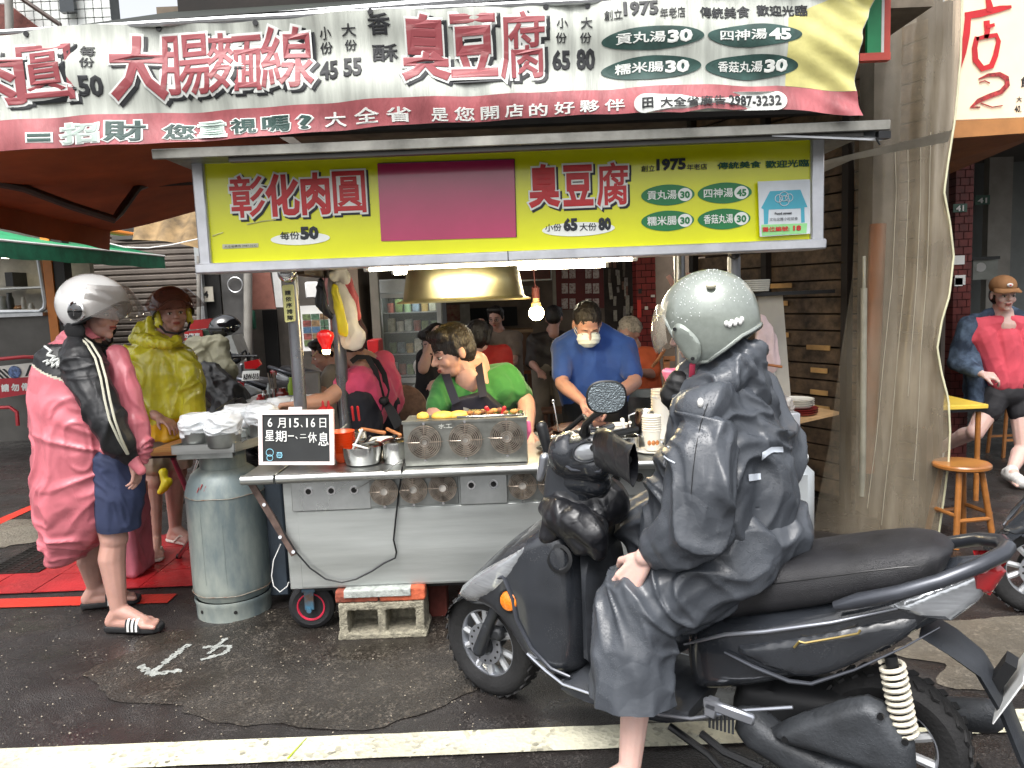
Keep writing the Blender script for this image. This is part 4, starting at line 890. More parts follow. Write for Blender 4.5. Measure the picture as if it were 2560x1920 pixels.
part('side_beam',MB().boxp((P(735,690,3.75).x-.03,3.75,sz0-.03),(P(735,690,3.75).x+.05,4.4,sz0+.03)),M('beam_brown'),t)
part('rear_beam',MB().boxp((-1.05,4.32,1.79),(1.25,4.38,1.85)),M('beam_brown'),t)
pst=M('post_steel2','#8d8f94',.3,.8,var=.2,scale=4,rv=.1)
for px,y,nm in ((733,3.72,'a'),(843,4.22,'b'),(1836,3.75,'c'),(1700,4.3,'d')):
    q=P(px,760,y); part('post',MB().cyl((q.x,y,.79),(q.x,y,sz0-.03 if y<4 else 1.8),.031 if nm!='b' else .033,n=20),pst,t)
mb=MB(); q=P(718,683,3.66); mb.sph(q,.045,20,12); part('post_ball',mb,chrome,t)
mb=MB(); q=P(1836,634,3.7); mb.sph(q,.028,16,10); part('post_ball',mb,blackp,t)
# queue sign
y=3.66; t=thing('queue_sign','narrow pale yellow vertical sign on the left stall post asking customers to queue','sign',tuple(P(722,800,y)))
part('plate',MB().prism([P(705,716,y),P(712,803,y),P(715,806,y),P(736,803,y),P(738,799,y),P(733,714,y),P(730,711,y),P(708,713,y)],(0,.012,0)),M('plate_yellow','#ddd98e',.4,var=.05),t)
mb=MB()
for i,c_ in enumerate('請依序排隊'): 
    cx=719.5+i*1.6; cy=732+i*15.6; a_,b_=pxrect((cx-7,cy+6.5),(cx+7,cy-6.5),y-.002); textbox(c_,a_,b_,y-.002,mb,.025)
part('lettering',mb,blackp,t,0)
# fluorescent lamps
tubem=M('tube_glow','#fff5dc',.5,emit=17,var=0); house=M('lamp_housing','#b7a65f',.5,var=.15)
def fluo(p0,p1,y,label,r_=.019,y1=None):
    A=P(*p0,y);B=P(*p1,y1 or y); t=thing('fluorescent_lamp',label,'lamp',tuple((A+B)/2),'fluorescent lamps'); part('tube',MB().cyl(A,B,r_,n=12),tubem if y<4 else M('tube_glow_back','#fff3d6',.5,emit=40,var=0),t)
    d=(B-A).normalized(); L=(B-A).length; m_=(A+B)/2+V(0,.0,.028); part('housing',MB().box(m_,(L+.02,.035,.03),math.atan2(d.y,d.x)),house,t)
    for e in (A,B): part('end_cap',MB().cyl(e-d*.012,e+d*.012,r_*1.15,n=12),wht,t)
fluo((917,668),(1586,641),3.62,'longest fluorescent tube, just under the front of the yellow sign')
fluo((1288,668),(1516,661),5.2,'shorter fluorescent tube further back right of the lamp hood')
fluo((983,682),(1022,680),7.5,'tiny distant fluorescent tube above the glass fridge',.02)
# steel basin hood
hy=4.08; c0=P(1160,752,hy); t=thing('lamp_hood','big upturned steel basin hood hanging over the cooking counter','hood',tuple(c0))
hm=M('hood_steel','#c2b88e',.38,1,var=.15,scale=4,bump=.03,rv=.06)
mb=MB(); mb.lathe([(.352,-.004),(.354,.004),(.328,.010),(.318,.02),(.304,.10),(.290,.17),(.270,.20),(.20,.215),(.001,.22)],c0,n=64,cap=False); mb.lathe([(.352,-.004),(.325,.006),(.311,.02),(.297,.10),(.283,.168),(.262,.19),(.001,.20)],c0,n=64,cap=False); part('basin',mb,hm,t)
mb=MB(); a_,b_=pxrect((1135,712),(1180,704),3.8); textbox('香 美 食',a_,b_,3.783,mb,.01); 
for cc in ((c0+V(.05,0,.2),c0+V(.05,0,.42)),(c0+V(-.1,0,.2),c0+V(-.1,0,.42))): part('hanger',MB().cyl(cc[0],cc[1],.004),blackp,t)
# bulb
bb=P(1341,782,4.02); t=thing('light_bulb','lit round bulb hanging on a cord right of the basin hood','bulb',tuple(bb))
mb=MB(); mb.lathe([(.001,-.04),(.02,-.036),(.036,-.02),(.04,0),(.036,.016),(.028,.028)],bb,n=24,cap=False); part('glass',mb,M('bulb_glow','#ffe9a8',.4,emit=30,var=0),t)
mb=MB(); mb.lathe([(.028,.028),(.025,.05),(.018,.056),(.016,.075),(.001,.078)],bb,n=20,cap=False); part('socket',mb,M('socket_cream','#d8b47a',.5),t)
mb=MB(); mb.lathe([(.02,.075),(.02,.13),(.01,.14)],bb,n=12); mb.tube([bb+V(0,0,.13),bb+V(-.006,0,.2),P(1335,690,4.02),P(1334,650,4.02)],.0035,6); part('cord',mb,M('cord_maroon','#4a1a18',.6),t)
pl=bpy.data.lights.new('bulb_light','POINT'); pl.energy=6; pl.color=(1,.72,.36); pl.shadow_soft_size=.05; plo=bpy.data.objects.new('bulb_light',pl); COL.objects.link(plo); plo.location=bb+V(0,-.06,-.05)
# ================================================================= cart body
CX0=P(705,1200,SY).x; CX1=P(1950,1180,SY).x; cz0=.235; cz1=.765; cy0=3.45; cy1=4.15
ct=thing('food_cart','stainless steel food cart with fans and knob holes in its front','cart',((CX0+CX1)/2,3.8,0))
cs=M('cart_steel','#b3b7b5',.36,.7,var=.14,scale=2.2,bump=.06,bscale=60,stretch=(.4,1,5),rv=.12)
part('body',MB().boxp((CX0,cy0,cz0),(CX1,cy1,cz1),.004),cs,ct)
part('front_panel',MB().boxp((P(745,1300,SY).x,cy0-.006,cz0+.01),(CX1-.02,cy0-.001,P(1000,1268,SY).z),.002),cs,ct,label='large plain lower front sheet')
# counter top
tz=.795; 
part('counter_top',MB().boxp((P(690,1180,3.38).x,3.385,tz-.028),(P(2018,1120,3.38).x,4.22,tz),.003),steel,ct)
part('counter_leaf',MB().boxp((P(602,1190,3.38).x,3.385,tz-.028),(P(683,1180,3.38).x,3.95,tz-.001),.003),steel,ct,label='fold-out leaf at the left end')
part('edge_rail',MB().cyl((P(690,1180,3.38).x,3.383,tz-.017),(P(2018,1120,3.38).x,3.383,tz-.017),.022,n=20),steel,ct)
part('edge_rail',MB().cyl((P(602,1190,3.38).x,3.383,tz-.017),(P(684,1180,3.38).x,3.383,tz-.017),.022,n=20),steel,ct)
part('under_shade_strip',MB().boxp((CX0+.01,3.47,tz-.028-.02),(CX1,4.1,tz-.028)),dark,ct)  # solid dark strip carrying the shade under the counter in its colour
# right end cabinet
mb=MB(); q0=P(1952,1345,3.5); q1=P(2030,1100,3.5); mb.boxp((q0.x,3.42,.2),(q1.x,4.2,.74),.05); part('end_cabinet',mb,M('end_pale_steel','#b9bec0',.4,.6,var=.1,scale=3),ct)
mb=MB(); q=P(1965,1075,3.6); mb.boxp((P(1945,1060,3.75).x,3.7,.79),(P(1992,1060,3.75).x,3.78,.93),.006); part('end_bracket',mb,galu,ct)
# hole plates
hp=M('plate_steel','#b0b3b2',.3,.8,var=.2,scale=4,bump=.06,rv=.12)
def plate(p0,p1,holes):
    a_,b_=pxrect(p0,p1,SY-.01); o=part('valve_plate',MB().boxp((a_[0],SY-.014,a_[1]),(b_[0],SY-.007,b_[1]),.003),hp,ct)
    for hx,hy_ in holes:
        q=P(hx,hy_,SY-.016); mb=MB(); mb.lathe([(.013,.004),(.013,0),(.0205,0),(.0205,.004)],(q.x,SY-.0185,q.z),(0,1,0),20,cap=False); part('ring',mb,chrome,o); part('hole',MB().cyl((q.x,SY-.0172,q.z),(q.x,SY-.0143,q.z),.0135,n=20),dark,o)
    return o
plate((732,1279),(924,1193),((771,1229),(828,1227),(885,1225)))
plate((1152,1262),(1267,1183),((1178,1213),(1234,1210)))
plate((1515,1240),(1640,1170),((1540,1196),(1598,1193)))
plate((1640,1225),(1760,1162),((1680,1190),(1735,1188)))
# axial fans
fanc=M('fan_cage','#a3978a',.4,.8,var=.4,scale=20); hub=M('fan_hub','#c9c4bc',.45,.3,var=.35,scale=25); brown=M('fan_void','#120e0b',.7,.0,var=.5,scale=18)
def fan(px,py,r,y,par,nr=7):
    c=P(px,py,y); o=part('fan',MB().lathe([(r*1.02,0),(r*1.02,.004),(.001,.005)],(c.x,y,c.z),(0,1,0),28,cap=False),brown,par)
    mb=MB(); mb.lathe([(.001,-.010),(r*.36,-.010),(r*.38,.0)],(c.x,y,c.z),(0,1,0),20,cap=False); part('hub',mb,hub,o)
    mb=MB(); 
    for k in range(5):
        a_=k*2*PI/5+.3; mb.add([(c.x+r*f*math.cos(a_+g),y-.003-h,c.z+r*f*math.sin(a_+g)) for f,g,h in ((.36,-.2,0),(.36,.2,.004),(.93,.38,.005),(.93,-.25,0))],[(0,1,2,3)])
    part('blades',mb,M('fan_blade','#110d0b',.7),o)
    mb=MB()
    for k in range(nr): 
        rr=r*(1-.115*k); yy=y-.016-.006*k/nr; mb.tube([(c.x+rr*math.cos(a_),yy,c.z+rr*math.sin(a_)) for a_ in np.linspace(0,2*PI,29)[:-1]],.0027,5,closed=True)
    for a_ in (0,PI/2,PI,1.5*PI): mb.tube([(c.x+r*1.14*math.cos(a_),y-.010,c.z+r*1.14*math.sin(a_)),(c.x+r*.9*math.cos(a_),y-.020,c.z+r*.9*math.sin(a_)),(c.x+r*.28*math.cos(a_),y-.024,c.z+r*.28*math.sin(a_))],.002,5)
    part('cage',mb,fanc,o)
    for a_ in (PI/2,-PI/2): part('screw',MB().cyl((c.x+r*1.14*math.cos(a_),y-.016,c.z+r*1.14*math.sin(a_)),(c.x+r*1.14*math.cos(a_),y,c.z+r*1.14*math.sin(a_)),.006,n=8),chrome,o)
a_,b_=pxrect((926,1268),(1144,1186),SY-.01); part('fan_tray',MB().boxp((a_[0],SY-.012,a_[1]),(b_[0],SY-.005,b_[1]+.01),.002),steeld,ct)
for px,py in ((961,1227),(1034,1222),(1107,1218)): fan(px,py,.062,SY-.016,ct)
a_,b_=pxrect((1272,1252),(1500,1178),SY-.01); part('fan_tray',MB().boxp((a_[0],SY-.012,a_[1]),(b_[0],SY-.005,b_[1]+.01),.002),steeld,ct)
fan(1306,1212,.062,SY-.016,ct); fan(1380,1208,.062,SY-.016,ct)
mb=MB(); 
for x,y in ((727,1193),(917,1268),(1156,1262)): mb.sph(P(x,y,SY-.015),.005,8,6)
# brace at left
mb=MB(); A=P(618,1196,3.42); B=P(738,1385,3.44); mb.box((A+B)/2,(.03,.012,(B-A).length),Matrix.Rotation(math.atan2((B-A).x,(B-A).z)+0,3,'Y')); part('diagonal_brace',mb,M('rusty_bar','#6e5c55',.5,.5,var=.4,scale=12),ct)
mb=MB(); 
for px,py in ((622,1203),(660,1262),(700,1343),(733,1380)): mb.cyl(P(px,py,3.41),P(px,py,3.425),.008,n=10)
part('brace_bolts',mb,chrome,ct,kind='stuff')
# under-frame and far side visible under the cart
part('under_frame',MB().boxp((CX0+.03,cy0+.05,cz0-.03),(CX1-.03,cy1-.05,cz0),.002),M('frame_dk','#2c2c2c',.6,.5),ct)
def wheel(px,py,y,r,label_):
    c=P(px,py,y); o=part('wheel',MB().lathe([(r*.55,-.028),(r*.8,-.034),(r*.97,-.022),(r,0),(r*.97,.022),(r*.8,.034),(r*.55,.028)],(c.x,y,r+.004),(0,1,0),36),rubber,ct)
    mb=MB(); mb.lathe([(.001,-.01),(r*.18,-.014),(r*.2,-.012),(r*.45,-.016),(r*.56,-.034),(r*.6,-.034),(r*.58,-.02),(r*.58,.02)],(c.x,y,r+.004),(0,1,0),30,cap=False); part('rim',mb,M('rim_red','#c22a44',.4,var=.15),o)
    mb=MB(); mb.boxp((c.x-.022,y-.062,r),(c.x+.024,y-.052,cz0-.02),.003); mb.boxp((c.x-.03,y-.062,cz0-.035),(c.x+.03,y+.062,cz0-.02)); mb.boxp((c.x-.022,y+.052,r),(c.x+.024,y+.062,cz0-.02)); mb.cyl((c.x,y-.07,r),(c.x,y+.07,r),.012)
    part('fork',mb,M('fork_blue','#3f6f88',.5,.3,var=.7,scale=14,col2='#5a4a3e',mix=.52),o); return o
wheel(783,1530,3.56,.112,'')
c_=P(1500,1530,3.6)
# supports: hollow block and bricks
by0=3.40
def hollow_block(x0,x1,z0,z1,y,dep):
    mb=MB(); n=2; w=(x1-x0); e=.10*w; mid=.10*w
    xs_=[x0,x0+e,x0+w/2-mid/2,x0+w/2+mid/2,x1-e,x1]
    mb.boxp((x0,y,z1-.035),(x1,y+dep,z1),.003)
    for i in (0,2,4): mb.boxp((xs_[i],y+.002,z0+.03),(xs_[i+1],y+dep-.002,z1-.034))
    mb.boxp((x0-.01,y-.004,z0),(x1+.01,y+dep+.004,z0+.031),.003)
    mb.boxp((x0+.01,y+dep-.02,z0+.03),(x1-.01,y+dep-.004,z1-.034)); return mb
cb=M('cinder_block','#8a8574',.9,var=.35,scale=30,bump=.9,bscale=120)
x0=P(848,1560,by0).x; x1=P(1062,1560,by0).x
mbx=hollow_block(x0,x1,0,P(950,1507,by0).z,by0,.19)
me=organic(mbx,.006,[cb],1,lambda c,n:.003*noise.noise(c*90)+.002*noise.noise(c*40),name='cinder_block')
solo('cinder_block',me,None,'grey hollow concrete block on the ground propping up the cart','concrete block')
zb=P(950,1507,by0).z+.001
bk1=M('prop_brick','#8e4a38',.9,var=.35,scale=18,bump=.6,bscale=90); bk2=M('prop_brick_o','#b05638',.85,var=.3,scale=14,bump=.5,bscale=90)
def ragbrick(x0,x1,z0,z1,y,dep,mt,label,rot=0):
    mbx=MB(); mbx.box(((x0+x1)/2,y+dep/2,(z0+z1)/2),(x1-x0,dep,z1-z0),rot)
    me=organic(mbx,.006,[mt],2,lambda c,n:.0025*noise.noise(c*60)); solo('brick',me,None,label,'brick',group='bricks wedged under the cart')
ragbrick(P(836,1500,by0).x,P(945,1500,by0).x,zb,zb+.055,by0+.01,.1,bk1,'dull red-brown brick at the left on top of the concrete block')
ragbrick(P(948,1500,by0).x,P(1062,1490,by0).x,zb,zb+.062,by0+.005,.1,bk2,'bright orange brick at the right on top of the concrete block',.02)
mbx=MB(); mbx.boxp((P(858,1470,by0).x,by0-.005,zb+.064),(P(1026,1466,by0).x,by0+.14,cz0-.033)); me=organic(mbx,.005,[M('stone_slab','#9fa49f',.8,var=.3,scale=30,bump=.4)],1,lambda c,n:.0015*noise.noise(c*60)); solo('stone_slab',me,None,'thin pale grey slab between the bricks and the cart bottom','slab')
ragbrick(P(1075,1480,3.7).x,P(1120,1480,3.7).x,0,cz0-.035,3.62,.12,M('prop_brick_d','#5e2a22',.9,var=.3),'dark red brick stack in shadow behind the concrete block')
# cable looping over the cart front
mb=MB(); yk=3.425
mb.tube([P(x,y,k) for x,y,k in ((1011,1148,3.41),(1006,1168,3.355),(1003,1190,3.37),(997,1230,yk),(989,1300,yk),(984,1350,yk),(991,1380,yk),(988,1395,yk),(960,1408,yk),(930,1428,yk),(890,1448,yk),(855,1456,yk),(815,1448,yk),(775,1420,yk),(740,1380,yk),(715,1340,yk),(690,1290,yk))],.0042,8)
solo('power_cable',mb,blackp,'black cable looping from the fan box down across the cart front','cable')
mb=MB(); mb.tube([P(x,y,k) for x,y,k in ((1005,1150,3.36),(990,1160,3.36),(950,1188,3.37),(905,1215,yk),(888,1222,yk))],.0025,6)
solo('thin_wire',mb,M('wire_grey','#8c8c88',.4,.5),'thin grey wire running from the fan box to a valve hole','wire')
mb=MB(); mb.tube([P(x,y,3.5) for x,y in ((702,1360),(684,1400),(679,1440),(684,1465),(700,1480),(718,1466),(722,1455))],.0025,6)
solo('thin_wire',mb,wht,'white wire hanging beside the left end of the cart','wire')
# dark crate/blue-grey stuff between cylinder and cart
mb=MB(); mb.boxp((P(655,1300,3.9).x,3.85,.05),(P(718,1300,3.9).x,4.1,.74),.01); solo('dark_bin',mb,M('bin_slate','#2c3640',.6,var=.3),'dark slate bin in the gap between gas cylinder and cart','bin')
# ================================================================= people: builders
haird=M('hair_dark','#191310',.5,var=.4,scale=60,stretch=(1,1,.15),bump=.7,bscale=180)
hairb=M('hair_brown','#15100e',.5,var=.5,scale=60,stretch=(1,1,.2),bump=.7,bscale=160,col2='#1c1512',mix=.6)
hairg=M('hair_grey','#a39a8e',.7,var=.3,scale=60,bump=.8,bscale=90)
lipm=M('lip_skin','#a8584e',.4); eyew=M('eye_white','#cfc8c0',.2,var=0); iris=M('iris_dark','#1a0f0a',.15,var=0)
def headM(c,yaw=0,pitch=0,roll=0,s=1.0):
    return Matrix.Translation(c)@Matrix.Rotation(R(yaw),4,'Z')@Matrix.Rotation(R(roll),4,'Y')@Matrix.Rotation(R(pitch),4,'X')@Matrix.Scale(s,4)
def tsph(mb,Mx,c,r,n=14,m=10,rz=0):
    b=MB(); b.sph(c,r,n,m,Matrix.Rotation(rz,4,'X') if rz else None); mb.add([Mx@Vector(v) for v in b.v],b.f)
def tcap(mb,Mx,a,b_,r0,r1=None,n=10):
    b=MB(); b.cap(a,b_,r0,r1,n); mb.add([Mx@Vector(v) for v in b.v],b.f)
def ttube(mb,Mx,pts,r,n=6):
    mb.tube([Mx@Vector(p) for p in pts],r,n)
def head_prims(mb,Mx,wide=1.0,ears=True):
    tsph(mb,Mx,(0,.012,.035),(.076*wide,.094,.088),20,14)
    tsph(mb,Mx,(0,-.03,-.015),(.064*wide,.062,.075),16,12)
    tsph(mb,Mx,(0,-.035,-.062),(.05*wide,.05,.045),16,12)
    tsph(mb,Mx,(0,-.072,-.092),(.022,.018,.018))                      # chin
    for s in(-1,1):
        tsph(mb,Mx,(s*.036*wide,-.066,-.025),(.026,.022,.024))        # cheek
        tcap(mb,Mx,(s*.012,-.088,.027),(s*.045,-.074,.026),.008)      # brow
        tsph(mb,Mx,(s*.010,-.103,-.021),(.008,.009,.007))             # nostril wing
        if ears: tsph(mb,Mx,(s*.079*wide,.012,-.004),(.009,.02,.032)); 
    tcap(mb,Mx,(0,-.088,.022),(0,-.112,-.017),.0075,.0115)            # nose
    tsph(mb,Mx,(0,-.087,-.049),(.024,.012,.009)); tsph(mb,Mx,(0,-.085,-.062),(.021,.011,.009))
    tcap(mb,Mx,(0,.02,-.05),(0,.035,-.15),.052,.056)                  # neck
def face(par,Mx,lids=.5,brow=haird,look=0,mouth=True):
    mb=MB(); 
    for s in(-1,1): tsph(mb,Mx,(s*.031,-.0815,.004),(.0135,.010,.0066+.003*lids),12,8)
    part('eye_whites',mb,eyew,par)
    mb=MB()
    for s in(-1,1): tsph(mb,Mx,(s*.031+look*.004,-.0885,.003),(.0062,.0045,.0062),10,8)
    part('irises',mb,iris,par)
    mb=MB()
    for s in(-1,1):
        ttube(mb,Mx,[(s*.016,-.089,.006),(s*.025,-.0935,.0115),(s*.035,-.092,.0115),(s*.046,-.082,.006)],[.0012,.002,.002,.0012])
    part('eyelids',mb,iris,par)
    mb=MB()
    for s in(-1,1): ttube(mb,Mx,[(s*.013,-.094,.029),(s*.028,-.0955,.035),(s*.042,-.087,.034),(s*.052,-.076,.027)],[.002,.0036,.003,.001])
    part('eyebrows',mb,brow,par)
    if mouth:
        mb=MB(); tsph(mb,Mx,(0,-.0925,-.0505),(.0215,.0085,.0048)); tsph(mb,Mx,(0,-.091,-.0595),(.0185,.009,.0058)); part('lips',mb,lipm,par)
        mb=MB(); ttube(mb,Mx,[(-.021,-.0945,-.055),(-.008,-.1005,-.0545),(0,-.1015,-.0555),(.008,-.1005,-.0545),(.021,-.0945,-.055)],.0012); part('mouth_line',mb,M('mouth_dark','#4a1d18',.5),par)
def hair(par,Mx,mt,style='short',vol=1.0,vox=.005):
    mb=MB(); v=vol
    tsph(mb,Mx,(0,.022,.048),(.083*v,.096*v,.088*v),20,14)
    if style in('short','crew'):
        tsph(mb,Mx,(0,.055,.005),(.077*v,.062*v,.07*v))
        if style=='short':
            tcap(mb,Mx,(-.05,-.045,.10),(.05,-.045,.10),.032*v)      # fringe
            for s in(-1,1): tcap(mb,Mx,(s*.07,-.012,.055),(s*.074,-.006,.0),.02*v,.013)
    if style=='bob':
        tsph(mb,Mx,(0,.04,-.01),(.09*v,.082*v,.088*v)); tcap(mb,Mx,(-.05,-.055,.085),(.05,-.055,.085),.035*v)
        for s in(-1,1): tcap(mb,Mx,(s*.075,-.025,.06),(s*.08,-.01,-.035),.026*v,.022)
    if style=='curly':
        for k in range(60):
            a=random.uniform(0,2*PI); e=random.uniform(-.3,1.4)
            if math.sin(a)<-.35 and e<.75: continue
            tsph(mb,Mx,(.083*math.cos(a)*math.cos(e),.03+.09*math.sin(a)*math.cos(e),.04+.085*math.sin(e)),.024,8,6)
    sub=(lambda c,n:.004*noise.noise(Vector((c.x*60,c.y*60,c.z*25)))+.003*noise.noise(c*110)) 
    me=organic(mb,vox,[mt],2,sub,name='hair'); return part('hair',me,None,par)
def hand(mb,w,d,pn,curl=.35,s=1.0,side=1,thumb=.6,spread=.12,curls=None):
    """w wrist, d finger direction, pn palm normal (fingers curl towards it), side +1: thumb on d x pn side"""
    w=Vector(w);d=Vector(d).normalized(); pn=Vector(pn); pn=(pn-d*pn.dot(d)).normalized(); l=d.cross(pn)*side
    for i in range(4):
        o=(1.5-i)*.0195*s; k0=w+l*o*.55+d*.012*s; k=w+l*o+d*(.088-.004*abs(i-1.2))*s-pn*.004*s; mb.cap(k0,k,.0145*s,.0125*s,8)
        a=0; p=k; q=d+l*(1.5-i)*spread; q.normalize(); c=(curls[i] if curls else curl)*(1+.12*i)
        for j,(ln,r_) in enumerate(((.040,.0102),(.026,.0092),(.021,.0082))):
            a+=c*(1.0 if j else .8); dr=q*math.cos(a)+pn*math.sin(a); L=ln*(1,1.08,1.0,.8)[i]*s; p2=p+dr*L; mb.cap(p,p2,r_*s*(1,1,.97,.85)[i],r_*s*.9,8); p=p2
    mb.cap(w+l*.012*s,w+l*.034*s+d*.03*s+pn*.006*s,.016*s,.0145*s,8)
    t0=w+l*.034*s+d*.03*s+pn*.006*s; t1=t0+(d*.75+l*.55+pn*thumb*.5).normalized()*.036*s; t2=t1+(d*.9+l*(.25-thumb*.3)+pn*thumb).normalized()*.028*s
    mb.cap(t0,t1,.0125*s,.011*s,8); mb.cap(t1,t2,.0108*s,.009*s,8)
def arm(mb,S,E,W_,s=1,hd=None,pn=(0,0,-1),curl=.35,side=1,**k):
    mb.cap(S,E,.050*s,.040*s); f=Vector(E).lerp(Vector(W_),.3); mb.cap(E,f,.041*s,.043*s); mb.cap(f,W_,.043*s,.027*s)
    hd=(Vector(W_)-Vector(E)) if hd is None else hd; hand(mb,W_,hd,pn,curl,s,side,**k)
def leg(mb,H,K,A,s=1,toe=None,foot=True,side=1):
    H,K,A=Vector(H),Vector(K),Vector(A); mb.cap(H,K,.085*s,.056*s); mb.sph(K,.058*s); b=(A-K); back=Vector(toe).normalized()*-.018 if toe is not None else V(0,0,0)
    c=K+b*.28+back; mb.cap(K,c,.05*s,.056*s); mb.cap(c,A,.055*s,.033*s)
    if foot and toe is not None:
        t=Vector(toe).normalized(); sd=t.cross(V(0,0,1))*side; heel=A-t*.035*s+V(0,0,-.045*s); mb.cap(A,heel,.036*s,.032*s); ball=A+t*.12*s+V(0,0,-.052*s); mb.cap(A+t*.01,ball,.036*s,.026*s); mb.cap(heel,ball+sd*.02*s,.03*s,.024*s); mb.cap(heel,ball-sd*.025*s,.026*s,.02*s)
        for i in range(5):
            o=(i-2)*.018*s; L=(.048,.045,.04,.035,.028)[i]*s; a=ball+sd*(-o)+t*.006; mb.cap(a,a+t*L+V(0,0,-.006),(.0135,.0105,.010,.0095,.009)[i]*s,(.012,.0095,.009,.0085,.008)[i]*s,8)
def tee(mb,N,SL,SR,PV,s=1,EL=None,ER=None,sl=.6,w=.115,belly=.13,hipw=.1):
    N,SL,SR,PV=[Vector(q) for q in (N,SL,SR,PV)]; ax=(SR-SL).normalized(); mb.cap(SL,SR,.066*s,.066*s); mb.cap(N+V(0,0,.0),(SL+SR)/2-V(0,0,.05),.07*s,.09*s)
    for Sx,sg in((SL,-1),(SR,1)):
        mb.cap(N+V(0,0,.01),Sx,.06*s,.068*s)
        mb.cap(Sx-ax*sg*.055*s-V(0,0,.07*s),PV+ax*sg*hipw*s,w*s,w*s*.98)
        mb.cap(Sx,Sx.lerp(PV,.25)-ax*sg*.0,.07*s,.1*s)
    mb.cap((SL+SR)/2-V(0,0,.1*s),PV,.12*s,belly*s)
    for Sx,E in((SL,EL),(SR,ER)):
        if E is not None: E=Vector(E); mb.cap(Sx,Sx.lerp(E,sl),.072*s,.066*s)
def person(label,loc,group=None): return thing('person',label,'person',loc,group)
def build_body(par,mb,vox=.006,mt=None,name='body',smooth=3,disp=None):
    return part(name,organic(mb,vox,[mt or skin],smooth,disp,name=name),None,par)
def cloth(par,mb,name,mt,vox=.008,amp=.008,s=(9,9,3),seed=0,smooth=4,label=None,paint=None):
    return part(name,organic(mb,vox,mt if isinstance(mt,list) else [mt],smooth,folds(amp,s,seed) if amp else None,paint,name),None,par,label=label)
# ================================================================= vendor in blue shirt with a mask
y=4.62; pe=person('man in blue shirt and white face mask looking down at the food counter',(P(1480,1000,y).x,y,0))
H=P(1468,812,4.5); Mx=headM(H,4,36,0,1.0); SL=P(1405,862,y); SR=P(1562,856,y); SL.z-=.025; SR.z-=.025
EL=P(1405,960,4.42); ER=P(1588,955,4.42); WL=P(1458,1005,4.22); WR=P(1512,1008,4.2); PV=V((SL.x+SR.x)/2,y+.02,.92)
mb=MB(); head_prims(mb,Mx); mb.cap(H+V(0,.05,-.07),V(PV.x,y,SL.z+.03),.055,.065); arm(mb,SL,EL,WL,1,hd=(.5,-.35,-.35),pn=(.2,.4,-1),curl=.45,side=-1); arm(mb,SR,ER,WR,1,hd=(-.5,-.3,-.3),pn=(-.2,.4,-1),curl=.5,side=1)
build_body(pe,mb,.0055); hair(pe,Mx,haird,'crew',1.02)
mb=MB()
for s in(-1,1): ttube(mb,Mx,[(s*.016,-.089,.002),(s*.025,-.0935,-.001),(s*.035,-.092,-.001),(s*.046,-.082,.002)],[.0012,.0022,.0022,.0012]); ttube(mb,Mx,[(s*.013,-.094,.029),(s*.028,-.0955,.034),(s*.042,-.087,.034)],[.002,.0036,.002])
part('brows_and_lashes',mb,haird,pe)
bl=M('blue_shirt','#1f4590',.8,var=.15,scale=5,bump=.15,bscale=400,sheen=.2)
mb=MB(); tee(mb,P(1480,826,4.6),SL,SR,PV,1.0,EL,ER,.72); cloth(pe,mb,'t_shirt',bl,.009,.010,(8,8,4),3)
mb=MB(); tsph(mb,Mx,(0,-.072,-.042),(.070,.054,.056),20,14); me=organic(mb,.004,[M('mask_white','#cfdadc',.7,var=.06)],1,lambda c,n:.0016*math.sin((c.z)*260)); part('face_mask',me,None,pe)
mb=MB(); 
for s in(-1,1): ttube(mb,Mx,[(s*.055,-.05,-.03),(s*.075,-.01,-.005),(s*.08,.02,.0)],.0018); ttube(mb,Mx,[(s*.05,-.05,-.065),(s*.075,-.01,-.03),(s*.08,.02,-.01)],.0018)
part('mask_loops',mb,wht,pe)
mb=MB(); mb.cap(PV+V(-.1,0,-.02),PV+V(-.1,0,-.85),.11,.07); mb.cap(PV+V(.1,0,-.02),PV+V(.1,0,-.85),.11,.07); cloth(pe,mb,'trousers',M('dark_trousers','#15161c',.8),.02,.01)
# ================================================================= vendor in green shirt and apron
y=4.28; pe=person('woman in green shirt and dark apron leaning left over the fan box',(P(1200,1000,y).x,y+.15,0))
H=P(1131,884,4.12); Mx=headM(H,-62,16,-6,1.12); SL=P(1118,968,4.14); SR=P(1268,942,4.3); N=P(1188,912,4.27)
EL=P(1084,1045,4.0); WL=P(1150,1085,3.86); ER=P(1316,1008,4.22); WR=P(1318,1085,4.0); PV=V(P(1225,1000,4.4).x,4.5,.9)
mb=MB(); head_prims(mb,Mx,1.05); mb.cap(H+V(.04,.02,-.06),N,.062,.075); mb.cap(N,(SL+SR)/2-V(0,0,.03),.08,.09); arm(mb,SL,EL,WL,1.2,pn=(0,.3,-1),side=-1); arm(mb,SR,ER,WR,1.22,pn=(0,.3,-1),side=1)
build_body(pe,mb,.0055,M('skin_warm','#b58c7c',.5,var=.1,scale=9,bump=.08,bscale=160,subs=.25)); face(pe,Mx,-.6,hairb); hair(pe,Mx,hairb,'short',1.12)
gs=M('green_shirt','#2a6b2e',.85,var=.15,scale=5,bump=.15,bscale=400,sheen=.2)
mb=MB(); tee(mb,N+V(.02,.03,-.07),SL,SR,PV,1.12,EL,ER,.62,w=.12,belly=.15)
nc=N+V(-.015,-.1,-.03)
cloth(pe,mb,'t_shirt',gs,.008,.010,(8,8,4),9)
